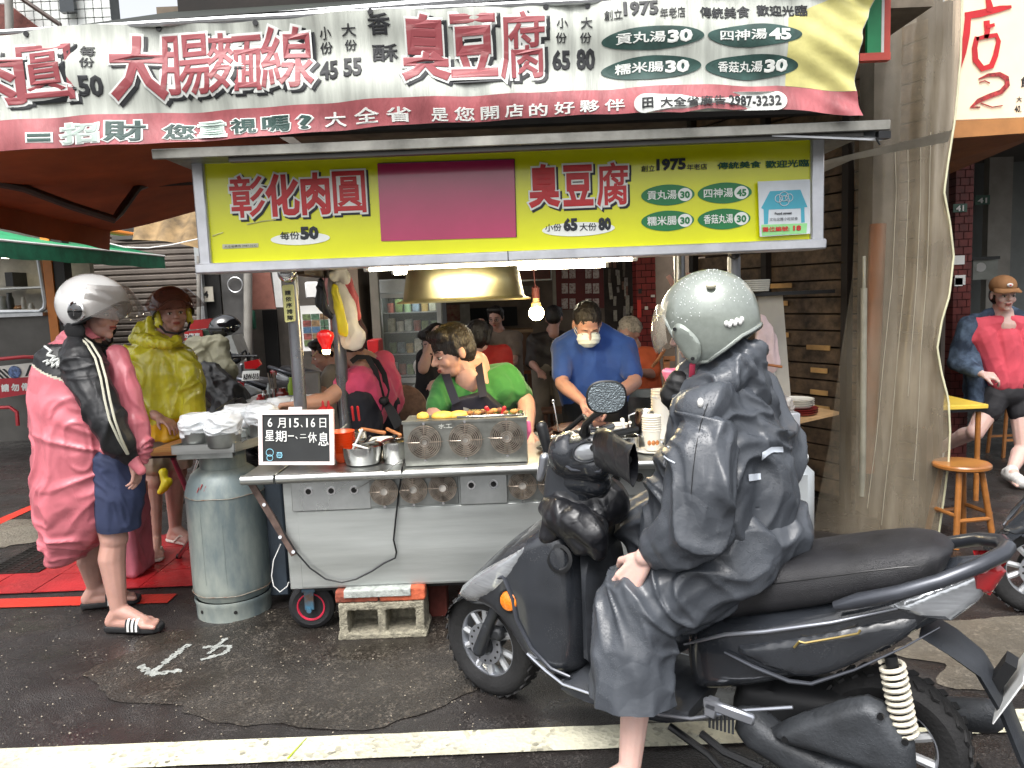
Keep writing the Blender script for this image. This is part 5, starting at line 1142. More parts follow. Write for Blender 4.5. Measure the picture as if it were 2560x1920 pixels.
# chest skin at the scooped neckline, proud of the shirt
mb=MB(); mb.sph(P(1168,952,4.10),(.068,.035,.075)); mb.cap(N+V(-.02,-.05,.0),P(1168,945,4.13),.055,.045); build_body(pe,mb,.006,MATS['skin_warm'],'neckline')
ap=M('apron_navy','#161626',.8,var=.2,scale=6,bump=.1,bscale=300)
def strap(pts,w,nm,mt,par,th=.006):
    mb=MB(); L=[]
    q=[Vector(p) for p in pts]; n=len(q)
    for i in range(n):
        d=q[min(i+1,n-1)]-q[max(i-1,0)]; s=d.cross(V(0,-1,0)).normalized()*w; L+=[q[i]+s,q[i]-s,q[i]-s+V(0,th,0),q[i]+s+V(0,th,0)]
    mb.rings([L[i*4:i*4+4] for i in range(n)]); return part(nm,mb,mt,par)
strap([P(1194,886,4.33),P(1196,915,4.16),P(1201,950,4.04),P(1208,992,3.96)],.022,'apron_strap',ap,pe); strap([P(1112,930,4.08),P(1124,965,3.97),P(1140,1008,3.92)],.022,'apron_strap',ap,pe)
mb=MB(); bib=[P(1132,1002,3.93),P(1212,984,3.98),P(1250,1018,4.01),P(1292,1048,4.06),P(1295,1110,4.07),P(1115,1110,3.95),P(1124,1050,3.94)]; mb.prism(bib,(0,.14,0)); me=organic(mb,.007,[ap],3,folds(.004,(9,9,5),2)); part('apron',me,None,pe)
mb=MB(); a_,b_=pxrect((1170,1030),(1212,1020),3.96); textbox('吉祥如意',a_,b_,3.93,mb,.03); part('apron_lettering',mb,M('letter_gold','#c9b46a',.6),pe,0)
# ================================================================= vendor in pink, bending to the left
y=4.45; pe=person('woman in pink top and black cross-strap apron reaching left past the stall post',(P(920,1000,y).x,y,0))
H=P(868,868,4.42); Mx=headM(H,-120,28,0,1.0); SL=P(893,945,4.32); SR=P(960,905,4.6); N=P(905,900,4.48); PV=V(P(945,1080,4.5).x,4.52,.93)
EL=P(812,1002,4.16); WL=P(748,1010,4.06)
mb=MB(); head_prims(mb,Mx); mb.cap(H+V(.02,0,-.04),N+V(.02,0,-.02),.06,.08); arm(mb,SL,EL,WL,1.1,hd=(-.8,-.15,-.12),pn=(.1,-.4,-1),curl=.6,side=-1)
build_body(pe,mb,.0055,M('skin_tan','#aa816c',.5,var=.1,scale=9,bump=.08,bscale=160,subs=.25)); hair(pe,Mx,haird,'short',1.03)
pk=M('pink_top','#c8446a',.85,var=.12,scale=5,bump=.15,bscale=400,sheen=.2)
mb=MB(); tee(mb,N+V(.02,0,-.06),SL,SR,PV,1.05,EL,None,.42,w=.115,belly=.13); mb.cap(SL+V(.02,0,-.02),P(880,1000,4.32),.09,.085)
cloth(pe,mb,'t_shirt',pk,.008,.011,(8,8,4),5)
for pts in ([P(878,905,4.27),P(893,893,4.28),P(918,893,4.31),P(938,925,4.32),P(948,965,4.33),P(958,1002,4.36)],[P(918,893,4.31),P(942,905,4.36),P(960,935,4.38),P(968,975,4.39),P(962,1003,4.37)],[P(958,1002,4.35),P(945,1035,4.33),P(925,1062,4.31)],[P(960,1003,4.34),P(975,1035,4.3),P(992,1070,4.28)],[P(964,1003,4.34),P(985,1030,4.3),P(1002,1062,4.28)]):
    strap(pts,.015,'apron_strap',M('apron_black','#101014',.7),pe)
mb=MB(); mb.sph(P(960,1002,4.32),(.03,.025,.025)); part('apron_knot',mb,MATS['apron_black'],pe)
mb=MB(); mb.cap(P(890,1005,4.3),P(905,1060,4.34),.11,.13); mb.cap(PV,PV+V(0,0,-.85),.14,.1); cloth(pe,mb,'apron_skirt',M('skirt_navy','#10121f',.8),.012,.01)
# ================================================================= background people (far, small)
def simple(label,loc,H,yaw,pitch,hm,style,N,SL,SR,PV,shirt,arms=(),legs=(),s=1.0,sl=.7,mt=None,vol=1.0,vox=.012,pants=None,trans=None,facey=True):
    pe=person(label,loc); Mx=headM(H,yaw,pitch,0,s); mb=MB(); head_prims(mb,Mx); mb.cap(H+V(0,.02,-.08),N,.05,.06)
    for a in arms: arm(mb,*a[0],s=s,**(a[1] if len(a)>1 else {}))
    for l in legs: leg(mb,*l[0],s=s,**(l[1] if len(l)>1 else {}))
    build_body(pe,mb,vox,mt or skin); 
    if facey: face(pe,Mx,.4)
    if hm: hair(pe,Mx,hm,style,vol,.008)
    mb=MB(); tee(mb,N+V(0,0,-.06),SL,SR,PV,s,arms[0][0][1] if arms else None,arms[1][0][1] if len(arms)>1 else None,sl); cloth(pe,mb,'shirt',shirt,.013,.009)
    if pants:
        mb=MB()
        for h,k in pants[1:]: mb.cap(h,k,.1,.085)
        mb.sph(PV,(.16,.13,.12)); cloth(pe,mb,'trousers',pants[0],.014,.007)
    return pe,Mx
def stool(x,y,label,h=.45,mt=None,group='small stools in the shop'):
    t=thing('stool',label,'stool',(x,y,0),group); w_=mt or M('dark_stool','#5a3a26',.5,var=.3)
    part('seat',MB().box((x,y,h),(.32,.26,.035),None,.008),w_,t)
    for i in(-1,1):
        for j in(-1,1): part('leg',MB().cyl((x+i*.15,y+j*.11,0),(x+i*.12,y+j*.09,h-.015),.016,n=8),w_,t)
    part('stretcher',MB().box((x,y-.1,.15),(.26,.02,.02)),w_,t); part('stretcher',MB().box((x,y+.1,.15),(.26,.02,.02)),w_,t)
def table(p0,p1,y0,y1,label,top,z=.75,legs=True):
    x0=P(*p0,y0).x; x1=P(*p1,y0).x; t=thing('table',label,'table',((x0+x1)/2,(y0+y1)/2,0),'tables of the eatery')
    part('table_top',MB().boxp((x0,y0,z-.025),(x1,y1,z),.004),top,t); part('edge_trim',MB().boxp((x0-.003,y0-.008,z-.04),(x1+.003,y0-.001,z-.003)),M('table_edge','#8a4d2a',.4,var=.2),t)
    for i in (x0+.06,x1-.06):
        for j in (y0+.06,y1-.06): part('leg',MB().cyl((i,j,0),(i,j,z-.025),.018,n=8),M('table_leg','#3b3634',.4,.6),t)
    return t
tt=M('table_laminate','#a9aba6',.18,var=.12,scale=4,rv=.08)
table((560,1010),(752,1010),6.1,7.0,'laminate table with condiments left of the stall posts',tt,.76)
table((1012,985),(1150,985),6.6,7.5,'laminate table behind the woman in green shirt',tt,.76)
table((905,900),(985,900),9.0,9.8,'far dark-edged table in front of the glass fridge',tt,.72)
table((1200,1000),(1330,1000),8.6,9.3,'low far table beside the seated man with glasses',M('table_dark','#4a3626',.4),.72)
for (px,py,yy,l) in ((975,940,8.3,'small stool below the far dark-edged table'),(1005,925,7.9,'small stool right under the glass fridge'),(1395,1000,7.3,'brown stool between the green and blue shirted vendors'),(1345,960,7.9,'stool beneath the customer in dark jacket')): stool(P(px,py,yy).x,yy,l)
y=8.2; H=P(1240,796,y); B=P(1255,900,y); 
pe,Mx=simple('young man with glasses and brown shirt seated inside looking at his phone',(B.x,y,0),H,-15,12,haird,'short',P(1248,825,y),P(1222,842,y),P(1292,842,y),V(B.x+.02,y,.62),M('shirt_taupe','#6f6258',.8,var=.15),
  arms=[((P(1222,842,y),P(1212,895,y-.25),P(1207,830,y-.3)),dict(pn=(0,1,0),curl=.6)),((P(1292,842,y),P(1285,905,y-.25),P(1262,915,y-.35)),dict(pn=(0,1,0)))],legs=[((V(B.x-.1,y,.6),V(B.x-.12,y-.4,.6),V(B.x-.14,y-.4,.1)),dict(toe=(0,-1,0))),((V(B.x+.1,y,.6),V(B.x+.15,y-.38,.62),V(B.x+.18,y-.36,.1)),dict(toe=(0,-1,0)))],pants=(M('shorts_dk','#25221f',.8),(V(B.x-.1,y,.6),V(B.x-.11,y-.25,.6)),(V(B.x+.1,y,.6),V(B.x+.13,y-.25,.61))))
mb=MB(); 
for s in(-1,1): ttube(mb,Mx,[(s*.031+.02*math.cos(a),-.1,.004+.016*math.sin(a)) for a in np.linspace(0,2*PI,13)],.0022)
ttube(mb,Mx,[(-.01,-.1,.006),(.01,-.1,.006)],.002); part('glasses',mb,blackp,pe)
mb=MB(); q=P(1206,818,y-.33); mb.box(q,(.075,.01,.14),Matrix.Rotation(.2,3,'Y'),.003); solo('phone',mb,blackp,'dark phone held up by the young man with glasses','phone')
stool(B.x,y,'stool under the young man with glasses')
y=7.7; H=P(1385,797,y); B=P(1375,900,y)
simple('customer in dark jacket standing inside with back turned beside the lit bulb',(B.x,y,0),H,170,10,haird,'short',P(1380,825,y),P(1335,850,y),P(1412,845,y),V(B.x,y+.02,.85),M('jacket_dk','#241d1a',.6,var=.3,bump=.2,bscale=20),
  arms=[((P(1335,850,y),P(1328,905,y),P(1345,925,y-.2)),{}),((P(1412,845,y),P(1422,900,y),P(1405,920,y-.2)),{})],legs=[((V(B.x-.1,y,.8),V(B.x-.1,y,.45),V(B.x-.12,y,.08)),dict(toe=(0,1,0))),((V(B.x+.1,y,.8),V(B.x+.12,y,.45),V(B.x+.14,y,.08)),dict(toe=(0,1,0)))],sl=1.0,facey=False,pants=(M('jeans_lt','#6a6257',.8),(V(B.x-.1,y,.8),V(B.x-.1,y,.3)),(V(B.x+.1,y,.8),V(B.x+.12,y,.3))))
y=6.0; H=P(1196,845,y); B=P(1215,930,y)
simple('black haired customer in red top seated behind the woman in green',(B.x,y,0),H,150,15,haird,'bob',P(1205,870,y),P(1180,888,y),P(1258,880,y),V(B.x,y+.02,.58),M('red_top','#8f1712',.8,var=.15),arms=[((P(1180,888,y),P(1170,960,y),P(1180,970,y+.2)),{}),((P(1258,880,y),P(1268,950,y),P(1250,960,y+.2)),{})],sl=1.0,facey=False,vol=1.08,pants=(M('jeans_dk','#15171c',.8),(V(B.x-.1,y,.5),V(B.x-.12,y+.35,.5)),(V(B.x+.1,y,.5),V(B.x+.12,y+.35,.5))))
stool(B.x,y,'stool under the customer in red top')
y=5.5; H=P(1090,858,y); B=P(1080,930,y)
simple('customer in black resting head on hand just left of the green shirt woman',(B.x,y,0),H,-60,20,haird,'bob',P(1085,880,y),P(1062,895,y),P(1115,895,y),V(B.x+.03,y+.02,.55),M('black_top','#14141a',.8,var=.2),arms=[((P(1062,895,y),P(1058,922,y-.12),P(1073,868,y-.16)),dict(pn=(1,0,0),hd=(.2,0,1))),((P(1115,895,y),P(1120,940,y-.1),P(1100,950,y-.2)),{})],sl=.3,mt=skinp,vol=1.05,pants=(M('jeans_dk'),(V(B.x-.1,y,.5),V(B.x-.12,y+.3,.5)),(V(B.x+.1,y,.5),V(B.x+.12,y+.3,.5))))
stool(B.x,y,'stool under the customer in black')
y=6.3; H=P(1573,836,y); B=P(1598,930,y)
simple('old woman with curly grey hair and orange top beside the brick pillar',(B.x,y,0),H,-40,22,hairg,'curly',P(1585,865,y),P(1562,880,y),P(1628,888,y),V(B.x+.02,y+.05,.6),M('orange_top','#c25a34',.85,var=.12),arms=[((P(1562,880,y),P(1552,930,y-.1),P(1540,925,y-.25)),{}),((P(1628,888,y),P(1632,935,y-.1),P(1600,930,y-.25)),{})],sl=.9,vol=1.0,pants=(M('jeans_dk'),(V(B.x-.1,y,.5),V(B.x-.12,y-.3,.5)),(V(B.x+.1,y,.5),V(B.x+.12,y-.3,.5))))
stool(B.x,y,'stool under the curly haired old woman')
y=5.7; H=P(812,885,y); B=P(850,980,y)
simple('seated man in taupe shirt bowed over the table with a cigarette behind the stall posts',(B.x,y,0),H,-70,25,haird,'short',P(838,912,y),P(828,935,y-.12),P(868,930,y+.12),V(B.x+.06,y+.02,.5),M('shirt_grey2','#8d867c',.8,var=.12),arms=[((P(828,935,y-.12),P(815,975,y-.2),P(790,985,y-.3)),{}),((P(868,930,y+.12),P(860,980,y+.1),P(830,985,y)),{})],sl=.75,pants=(M('jeans_dk'),(V(B.x-.02,y-.1,.48),V(B.x-.35,y-.1,.48)),(V(B.x,y+.12,.48),V(B.x-.35,y+.12,.48))))
mb=MB(); mb.cyl(P(792,880,5.55),P(782,890,5.5),.004,n=8); solo('cigarette',mb,M('cig_pale','#c9b98a',.7),'cigarette at the mouth of the man in the taupe shirt','cigarette')
stool(B.x+.05,y,'stool under the man in the taupe shirt')
mb=MB(); mb.boxp(tuple(P(742,1048,5.35)),(P(805,1048,5.35).x,5.4,P(770,930,5.35).z),.01); solo('grey_board',mb,M('grey_board','#8b8c8b',.5,.3,var=.15),'grey metal panel standing between the two left stall posts','panel')
# ================================================================= woman in cap at right
y=5.85; pe=person('woman in tan cap, red tee and open denim jacket walking at the right edge',(P(2500,1200,y).x,y,0))
H=P(2508,738,y-.02); Mx=headM(H,-8,7,0,1.02); SL=P(2425,812,y+.02); SR=P(2592,812,y+.02); N=P(2512,782,y+.03); PV=P(2520,975,y+.03)
EL=P(2392,905,y+.05); WL=P(2455,935,y-.16); ER=P(2632,905,y+.05); WR=P(2620,990,y-.1)
mb=MB(); head_prims(mb,Mx,.98); mb.cap(H+V(0,.02,-.08),N,.05,.06); mb.cap(N,(SL+SR)/2,.06,.09); arm(mb,SL,EL,WL,1,hd=(.9,-.2,-.25),pn=(0,.6,-.8),curl=.55,side=-1); arm(mb,SR,ER,WR,1)
hl=PV+V(-.1,0,-.05); hr=PV+V(.1,0,-.05)
kl=P(2438,1080,y-.05); al=V(kl.x-.08,y+.32,.16); kr=P(2560,1120,y-.1); ar=V(P(2545,1222,y-.3).x,y-.22,.10)
leg(mb,hl,kl,al,1.12,toe=(-.3,-.5,-.75)); leg(mb,hr,kr,ar,1.12,toe=(-.2,-1,0))
build_body(pe,mb,.0065,skinp); face(pe,Mx,.2)
mb=MB(); tsph(mb,Mx,(0,.03,.0),(.082,.085,.085)); me=organic(mb,.006,[haird],2,lambda c,n:.003*noise.noise(c*80)); part('hair',me,None,pe)
mb=MB(); tee(mb,N+V(0,-.02,-.07),SL+V(.04,0,-.01),SR-V(.04,0,.01),PV+V(0,-.02,.07),.98,EL,ER,.3,w=.10,belly=.115,hipw=.07); cloth(pe,mb,'t_shirt',M('coral_tee','#c84a58',.85,var=.1,bump=.1,bscale=300),.007,.006,(9,9,4),2)
dn=M('denim','#1d2a3c',.8,var=.5,scale=5,bump=.3,bscale=60,col2='#5a6d84',mix=.56)
mb=MB(); mb.cap(SL+V(-.01,.01,.0),EL,.078,.07); mb.cap(EL,EL.lerp(WL,.78),.07,.055); mb.cap(SL+V(.05,.04,-.03),P(2435,1000,y+.06),.075,.075); mb.cap(P(2430,900,y),P(2440,1000,y-.03),.06,.06); mb.cap(SL+V(.03,.02,.02),N+V(-.05,.02,.02),.055,.04)
mb.cap(SR+V(.01,.01,.0),ER,.078,.07); mb.cap(ER,ER.lerp(WR,.78),.07,.055); mb.cap(SR+V(-.05,.04,-.03),P(2600,1000,y+.06),.075,.075); mb.cap(SR+V(-.03,.02,.02),N+V(.05,.02,.02),.055,.04); mb.cap(P(2450,880,y+.1),P(2590,880,y+.1),.07,.07); mb.cap(P(2450,960,y+.1),P(2590,960,y+.1),.07,.07)
cloth(pe,mb,'denim_jacket',dn,.009,.012,(9,9,6),8)
mb=MB(); mb.sph(PV+V(0,.0,-.02),(.17,.13,.11)); mb.cap(hl,hl.lerp(kl,.38),.11,.105); mb.cap(hr,hr.lerp(kr,.3),.11,.105); cloth(pe,mb,'shorts',M('black_shorts','#1b1a1e',.8),.009,.007)
capm=M('tan_cap','#8f6540',.8,var=.12,bump=.15,bscale=200)
mb=MB(); tsph(mb,Mx,(0,.018,.070),(.090,.100,.078),24,14); me=organic(mb,.006,[capm],1); part('cap_crown',me,None,pe)
mb=MB(); 
def brimf(u,v):
    a=PI*(u)-0; r=.085+.055*v*math.sin(a)**.8; return Mx@V(-r*math.cos(a)*(1-.12*v),-.012-r*math.sin(a)*1.05,.060-.014*v*math.sin(a)-.02*abs(math.cos(a))*v)
b1=MB(); b1.sheet(brimf,24,6); mb.add(b1.v,b1.f); mb.add([Vector(v)+V(0,0,-.006) for v in b1.v],[f[::-1] for f in b1.f]); part('cap_brim',mb,capm,pe)
mb=MB(); tsph(mb,Mx,(0,-.086,.085),(.022,.008,.014)); part('cap_badge',mb,wht,pe,label='white and red badge'); mb=MB(); tsph(mb,Mx,(0,-.094,.085),(.009,.005,.005)); part('badge_mark',mb,redm,pe)
for a_,tl in ((al,(-.3,-.5,-.75)),(ar,(-.2,-1,0))):
    mb=MB(); d=Vector(tl).normalized(); mb.cap(a_-d*.05-V(0,0,.03),a_+d*.17-V(0,0,.045),.052,.045); mb.cap(a_,a_-V(0,0,.03),.05,.05); cloth(pe,mb,'sneaker',M('sneaker_white','#cfccc8',.6,var=.3,scale=16),.007,.002)
# ================================================================= helmets
def helmet(par,Mx,shell,r=(.132,.155,.135),cut=-.03,inner=blackp,slant=.25,zc=.035,rim=None,name='helmet'):
    """dome with a slanted lower edge (higher in front); local frame of the head"""
    mb=MB(); n,m=48,18; 
    for sc,mt_ in ((1,0),(.93,1)):
        mb.mat(mt_); rs=[]
        for i in range(m+1):
            t=i/m; ring=[]
            for k in range(n):
                a=2*PI*k/n; fy=math.sin(a)  # +1 back
                zlow=cut-.05*max(0,fy)**1.0*1.0+.075*max(0,-fy)**1.5-.035*math.cos(a)**2
                s0=max(-.85,min(.6,(zlow)/r[2])); e=PI/2*(1-t)+math.asin(s0)*t
                ring.append(Mx@V(r[0]*sc*math.cos(e)*math.cos(a),.012+r[1]*sc*math.cos(e)*fy,zc+r[2]*sc*math.sin(e)))
            rs.append(ring)
        mb.rings(rs,cap=False); last=rs[-1]
        if mt_==0: outer=last
    mb.mat(1); mb.rings([outer,last],cap=False)
    o=part(name,mb,[shell,inner],par)
    if rim: part('rim',MB().tube(outer,.0065,8,closed=True),rim,o)
    return o
vism=M('visor_smoke','#5c544c',.06,alpha=.62,var=.05,coat=.5); visb=M('visor_brown','#5a3a30',.06,alpha=.7,var=.1,coat=.6); visc=M('visor_clear','#b3aa9a',.08,alpha=.42,var=.2,scale=30)
def visor(par,Mx,mt,ry=.165,rx=.14,z0=.055,drop=.11,fwd=.07,zc=.035,top=.6,wid=1.25,name='visor'):
    mb=MB(); NU,NV=30,10
    def f(u,v):
        a=-PI/2+(u-.5)*2*wid; e=top*(1-v)+(-drop/.135)*v*math.cos((u-.5)*2*.9)
        k=1+fwd/.15*v; zz=zc+.14*math.sin(e) 
        return Mx@V(rx*k*math.cos(e*.8)*math.cos(a),.012+ry*k*math.cos(e*.8)*math.sin(a),zz)
    mb.sheet(f,NU,NV); return part(name,mb,mt,par)
# ================================================================= customer in pink and black poncho
pm=M('poncho_pink','#c06a74',.36,var=.14,scale=4,bump=.1,bscale=40,rv=.1,crease=7); pbk=M('poncho_black','#17181b',.5,var=.25,scale=6,bump=.15,bscale=60,crease=8); pgy=M('piping_grey','#b5b3a2',.6)
pe=person('customer in pink and black rain poncho and white helmet standing at far left',(P(240,1560,3.68).x,3.7,0))
y=3.7; H=P(238,783,3.68); Mx=headM(H,78,8,0,1.05)
mb=MB(); head_prims(mb,Mx); mb.cap(P(205,820,3.72),P(195,870,3.75),.06,.075)
# legs
kn=P(285,1345,3.62); an=P(296,1515,3.60); kf=P(232,1370,3.88); af=P(240,1490,3.92); hn=P(250,1180,3.66); hf=P(230,1180,3.82)
an.z=.105; af.z=.105
leg(mb,hn,kn,an,1.12,toe=(1,-.10,0)); leg(mb,hf,kf,af,1.12,toe=(1,.25,0))
W1=P(327,1140,3.52); arm(mb,P(200,905,3.56),P(262,1030,3.46),W1,1,hd=(.15,.1,-1),pn=(-.8,0,0),side=1)
build_body(pe,mb,.006); face(pe,Mx,.3)
mb=MB(); tsph(mb,Mx,(0,.04,-.01),(.08,.075,.06)); part('hair',organic(mb,.006,[haird],2),None,pe)
# poncho body from measured left/right edges
lv=[(828,160,232,.085),(842,150,246,.10),(862,128,262,.15),(885,114,276,.19),(930,103,292,.215),(990,99,305,.225),(1060,99,318,.23),(1120,102,330,.235),(1180,106,318,.235),(1240,112,314,.23),(1300,118,296,.215),(1350,124,262,.18),(1392,131,215,.12),(1416,136,158,.05)]
mb=MB(); rs=[]; n=64
for i,(py_,a_,b_,dp) in enumerate(lv):
    A=P(a_,py_,3.72);B=P(b_,py_,3.72); c=(A+B)/2; rx_=(B-A).length/2; t=i/len(lv); ring=[]
    for k in range(n):
        a=2*PI*k/n; w=1+.035*t*math.sin(a*7+.4*math.sin(a*3)+1)+.02*t*math.sin(a*11+2); sq=.85
        ring.append(V(c.x+rx_*w*math.copysign(abs(math.cos(a))**sq,math.cos(a)),3.72+dp*w*math.copysign(abs(math.sin(a))**sq,math.sin(a)),c.z+(B.z-A.z)/2*math.cos(a)))
    rs.append(ring)
mb.rings(rs)
# bunched gathers at the front and draped swags to the raised hand
mb.chain([P(292,1120,3.60),P(300,1165,3.60)],[.07,.05])
mb.chain([P(288,890,3.66),P(318,980,3.62),P(338,1080,3.6),P(346,1130,3.58),P(352,1150,3.57)],[.05,.06,.06,.045,.03])
yk0=P(150,948,3.72).z; yk1=P(225,1000,3.6).z
def ppaint(c,n):
    zc=P(180,850,3.72).z
    if c.z>P(180,856,3.7).z: return 0
    if c.x>P(268,940,3.6).x: return 0
    lim=P(120,925,3.6).z-(c.x-P(120,925,3.6).x)*.42
    if c.z>lim+.012: return 1
    if c.z>lim: return 2
    return 0
_f1=folds(.017,(7,7,1.6),4,.15)
def pf(c,n):
    dx=c.x-P(330,1140,3.5).x; dz=c.z-P(330,1140,3.5).z; r_=math.hypot(dx,dz); th=math.atan2(dz,dx)
    k=math.exp(-(r_/.5)**2); return _f1(c,n)+k*.022*_rg(Vector((th*2.6,r_*1.5+3,.5+c.y)))
me=organic(mb,.0075,[pm,pbk,pgy],3,pf,ppaint,'poncho'); part('poncho',me,None,pe)
mb=MB(); mb.chain([P(196,868,3.62),P(206,905,3.54),P(240,985,3.47),P(268,1050,3.44),P(298,1105,3.46),P(322,1142,3.50)],[.075,.10,.088,.082,.074,.05])
me=organic(mb,.0075,[pbk],3,folds(.014,(9,9,5),12),None,'sleeve'); part('sleeve',me,None,pe,label='black sleeve with pale piping')
for o_ in (0,13):
    mb=MB(); mb.tube([P(192+o_,838+o_*.3,3.61),P(215+o_,858,3.535),P(238+o_,895,3.455),P(252+o_,945,3.415),P(262+o_,1000,3.375),P(274+o_,1050,3.355),P(296+o_*.6,1098,3.375),P(318+o_*.2,1135,3.43)],.0055,6); part('piping',mb,pgy,pe)
mb=MB(); mb.lathe([(.068,-.02),(.082,0),(.078,.04),(.07,.045)],P(203,838,3.68),(-.15,0,1),24,cap=False); me=organic(MB().lathe([(.105,-.03),(.10,.0),(.088,.035)],P(203,842,3.68),(-.2,0,1),24),.008,[pm],2,folds(.006,(14,14,14),1)); part('collar',me,None,pe)
mb=MB(); mb.cap(P(331,1150,3.5),P(352,1176,3.5),.03,.025); part('cuff',organic(mb,.006,[pm],2,folds(.003,(12,12,12),1)),None,pe)
# lightning flash print on the back yoke
mb=MB(); zz=[(112,866),(128,878),(118,888),(138,892),(124,905),(150,896),(142,918),(160,900),(158,912)]
L=[P(x,yy,3.5) for x,yy in zz]
zz2=[(110,888),(121,880),(118,893),(133,884),(130,900),(144,888),(142,903),(152,897),(158,912)]
def on_poncho(px,py):
    d=ray(px,py).normalized(); o=V(0,0,CAMH); ok,loc,nr,_=PB.ray_cast(o,d); return loc-d*.006 if ok else P(px,py,3.5)
PB=[c for c in bpy.data.objects if c.name.startswith('poncho')][0]; bpy.context.view_layer.update()
def flash(pts,w):
    b=MB(); q=[]
    for (x0_,y0_),(x1_,y1_) in zip(pts[:-1],pts[1:]):
        for k in range(6): q.append(((x0_+(x1_-x0_)*k/6),(y0_+(y1_-y0_)*k/6)))
    for x_,y_ in q:
        pass
    b.tube([on_poncho(*p) for p in q],w,5); return b
b=flash(zz,.006); b2=flash([(108,905),(120,900),(116,912),(132,903),(130,918),(143,905),(158,915)],.0045); b.add(b2.v,b2.f); part('back_print',b,M('print_white','#c9cbc8',.6),pe,label='jagged white lightning print')
# shorts
mb=MB(); mb.chain([P(285,1150,3.62),P(300,1230,3.62),P(296,1310,3.62)],[.12,.115,.10]); mb.chain([P(265,1150,3.8),P(262,1300,3.84)],[.11,.1]); me=organic(mb,.008,[M('navy_shorts','#2a3350',.8,var=.15,bump=.1,bscale=300)],4,folds(.012,(9,9,4),6)); part('shorts',cutz(me,P(300,1318,3.65).z),None,pe)
# slides
def slide(A,t,sd=0):
    t=Vector(t).normalized(); s=V(-t.y,t.x,0); mb=MB(); out=[]
    for u,w in ((-.075,.022),(-.06,.034),(0,.038),(.08,.044),(.15,.05),(.19,.045),(.215,.025)): out.append((u,w))
    pts=[A+t*u+s*w for u,w in out]+[A+t*u-s*w for u,w in out[::-1]]; pts=[V(p.x,p.y,.008) for p in pts]; mb.prism(pts,(0,0,.03)); 
    o=part('slide_sole',organic(mb,.006,[M('slide_black','#141416',.7)],2),None,pe)
    for k,(off,mt_) in enumerate(((0,'slide_black'),)):
        mb=MB(); 
        def f(u,v): 
            a=PI*u; return V(A.x,A.y,0)+t*(.055+.075*v)+s*(.053*math.cos(a))+V(0,0,.02+.072*math.sin(a)**.7*(1-.25*v))
        mb.sheet(f,20,4); part('strap',mb,M('slide_black'),o)
        for j in range(3):
            mb=MB(); mb.sheet(lambda u,v:V(A.x,A.y,0)+t*(.066+.021*j+.011*v)+s*(.055*math.cos(PI*u))+V(0,0,.0225+.073*math.sin(PI*u)**.7*(1-.25*(.15+.28*j))),20,1); part('white_stripe',mb,wht,o)
slide(an,(1,-.10,0)); slide(af,(1,.25,0))
# helmet
whs=M('helmet_white','#d8d8d6',.12,var=.04,coat=.6)
ho=helmet(pe,Mx,whs,(.135,.165,.142),-.045,rim=blackp); 
vo=visor(pe,Mx,vism,ry=.175,rx=.145,drop=.045,fwd=.055,top=.8,wid=1.15)
mb=MB(); 
for s in(-1,1): 
    mb=MB(); c=Mx@V(s*.142,-.02,.015); ax=(Mx.to_3x3()@V(s,0,0)).normalized(); mb.lathe([(.036,-.012),(.038,.004),(.030,.010),(.001,.013)],c,ax,24,cap=False); part('visor_hinge',mb,M('hinge_black','#0d0d0f',.08,coat=1),ho)
mb=MB()
for s in(-1,1):
    c=Mx@V(s*.142,-.02,.015); ax=(Mx.to_3x3()@V(s,0,0)).normalized(); mb.lathe([(.038,-.012),(.046,-.008),(.046,-.002),(.038,.002)],c,ax,24,cap=False)
    for k in range(3): 
        a=k*2*PI/3+.5; u_=(Mx.to_3x3()@V(0,math.cos(a),math.sin(a))).normalized(); mb.tube([c+ax*.012+u_*.004,c+ax*.011+u_*.022],.0022,5)
part('hinge_ring',mb,chrome,ho)
mb=MB(); 
for s in(-1,1): ttube(mb,Mx,[(s*.10,-.005,-.06),(s*.082,-.02,-.10),(s*.05,-.05,-.13),(0,-.065,-.142)],.007)
part('chin_strap',mb,blackp,ho)
mb=MB(); 
for s in(1,): tsph(mb,Mx,(s*.098,.02,-.075),(.018,.055,.045)); 
tsph(mb,Mx,(-.098,.02,-.075),(.018,.055,.045)); tsph(mb,Mx,(0,.12,-.045),(.07,.03,.035)); part('ear_padding',organic(mb,.006,[M('padding_black','#151517',.9)],2),None,ho)
# printed word on the shell, seen from the wearer's right
mb=MB(); co,fs=glyphs('ASTONE',.02); lo=co.min(0);hi=co.max(0); vs=[]
for x,yy,z in co:
    u=(x-lo[0])/(hi[0]-lo[0]); v=(yy-lo[1])/(hi[1]-lo[1]); a=.75-1.25*u; e=.72+.11*v-.25*(u-.4)**2
    rr=1.004+abs(z)*.05; vs.append(Mx@V(.135*rr*math.cos(e)*math.cos(a),.012+.165*rr*math.cos(e)*math.sin(a),.035+.142*rr*math.sin(e)))
mb.add(vs,fs); part('lettering',mb,blackp,ho,0)
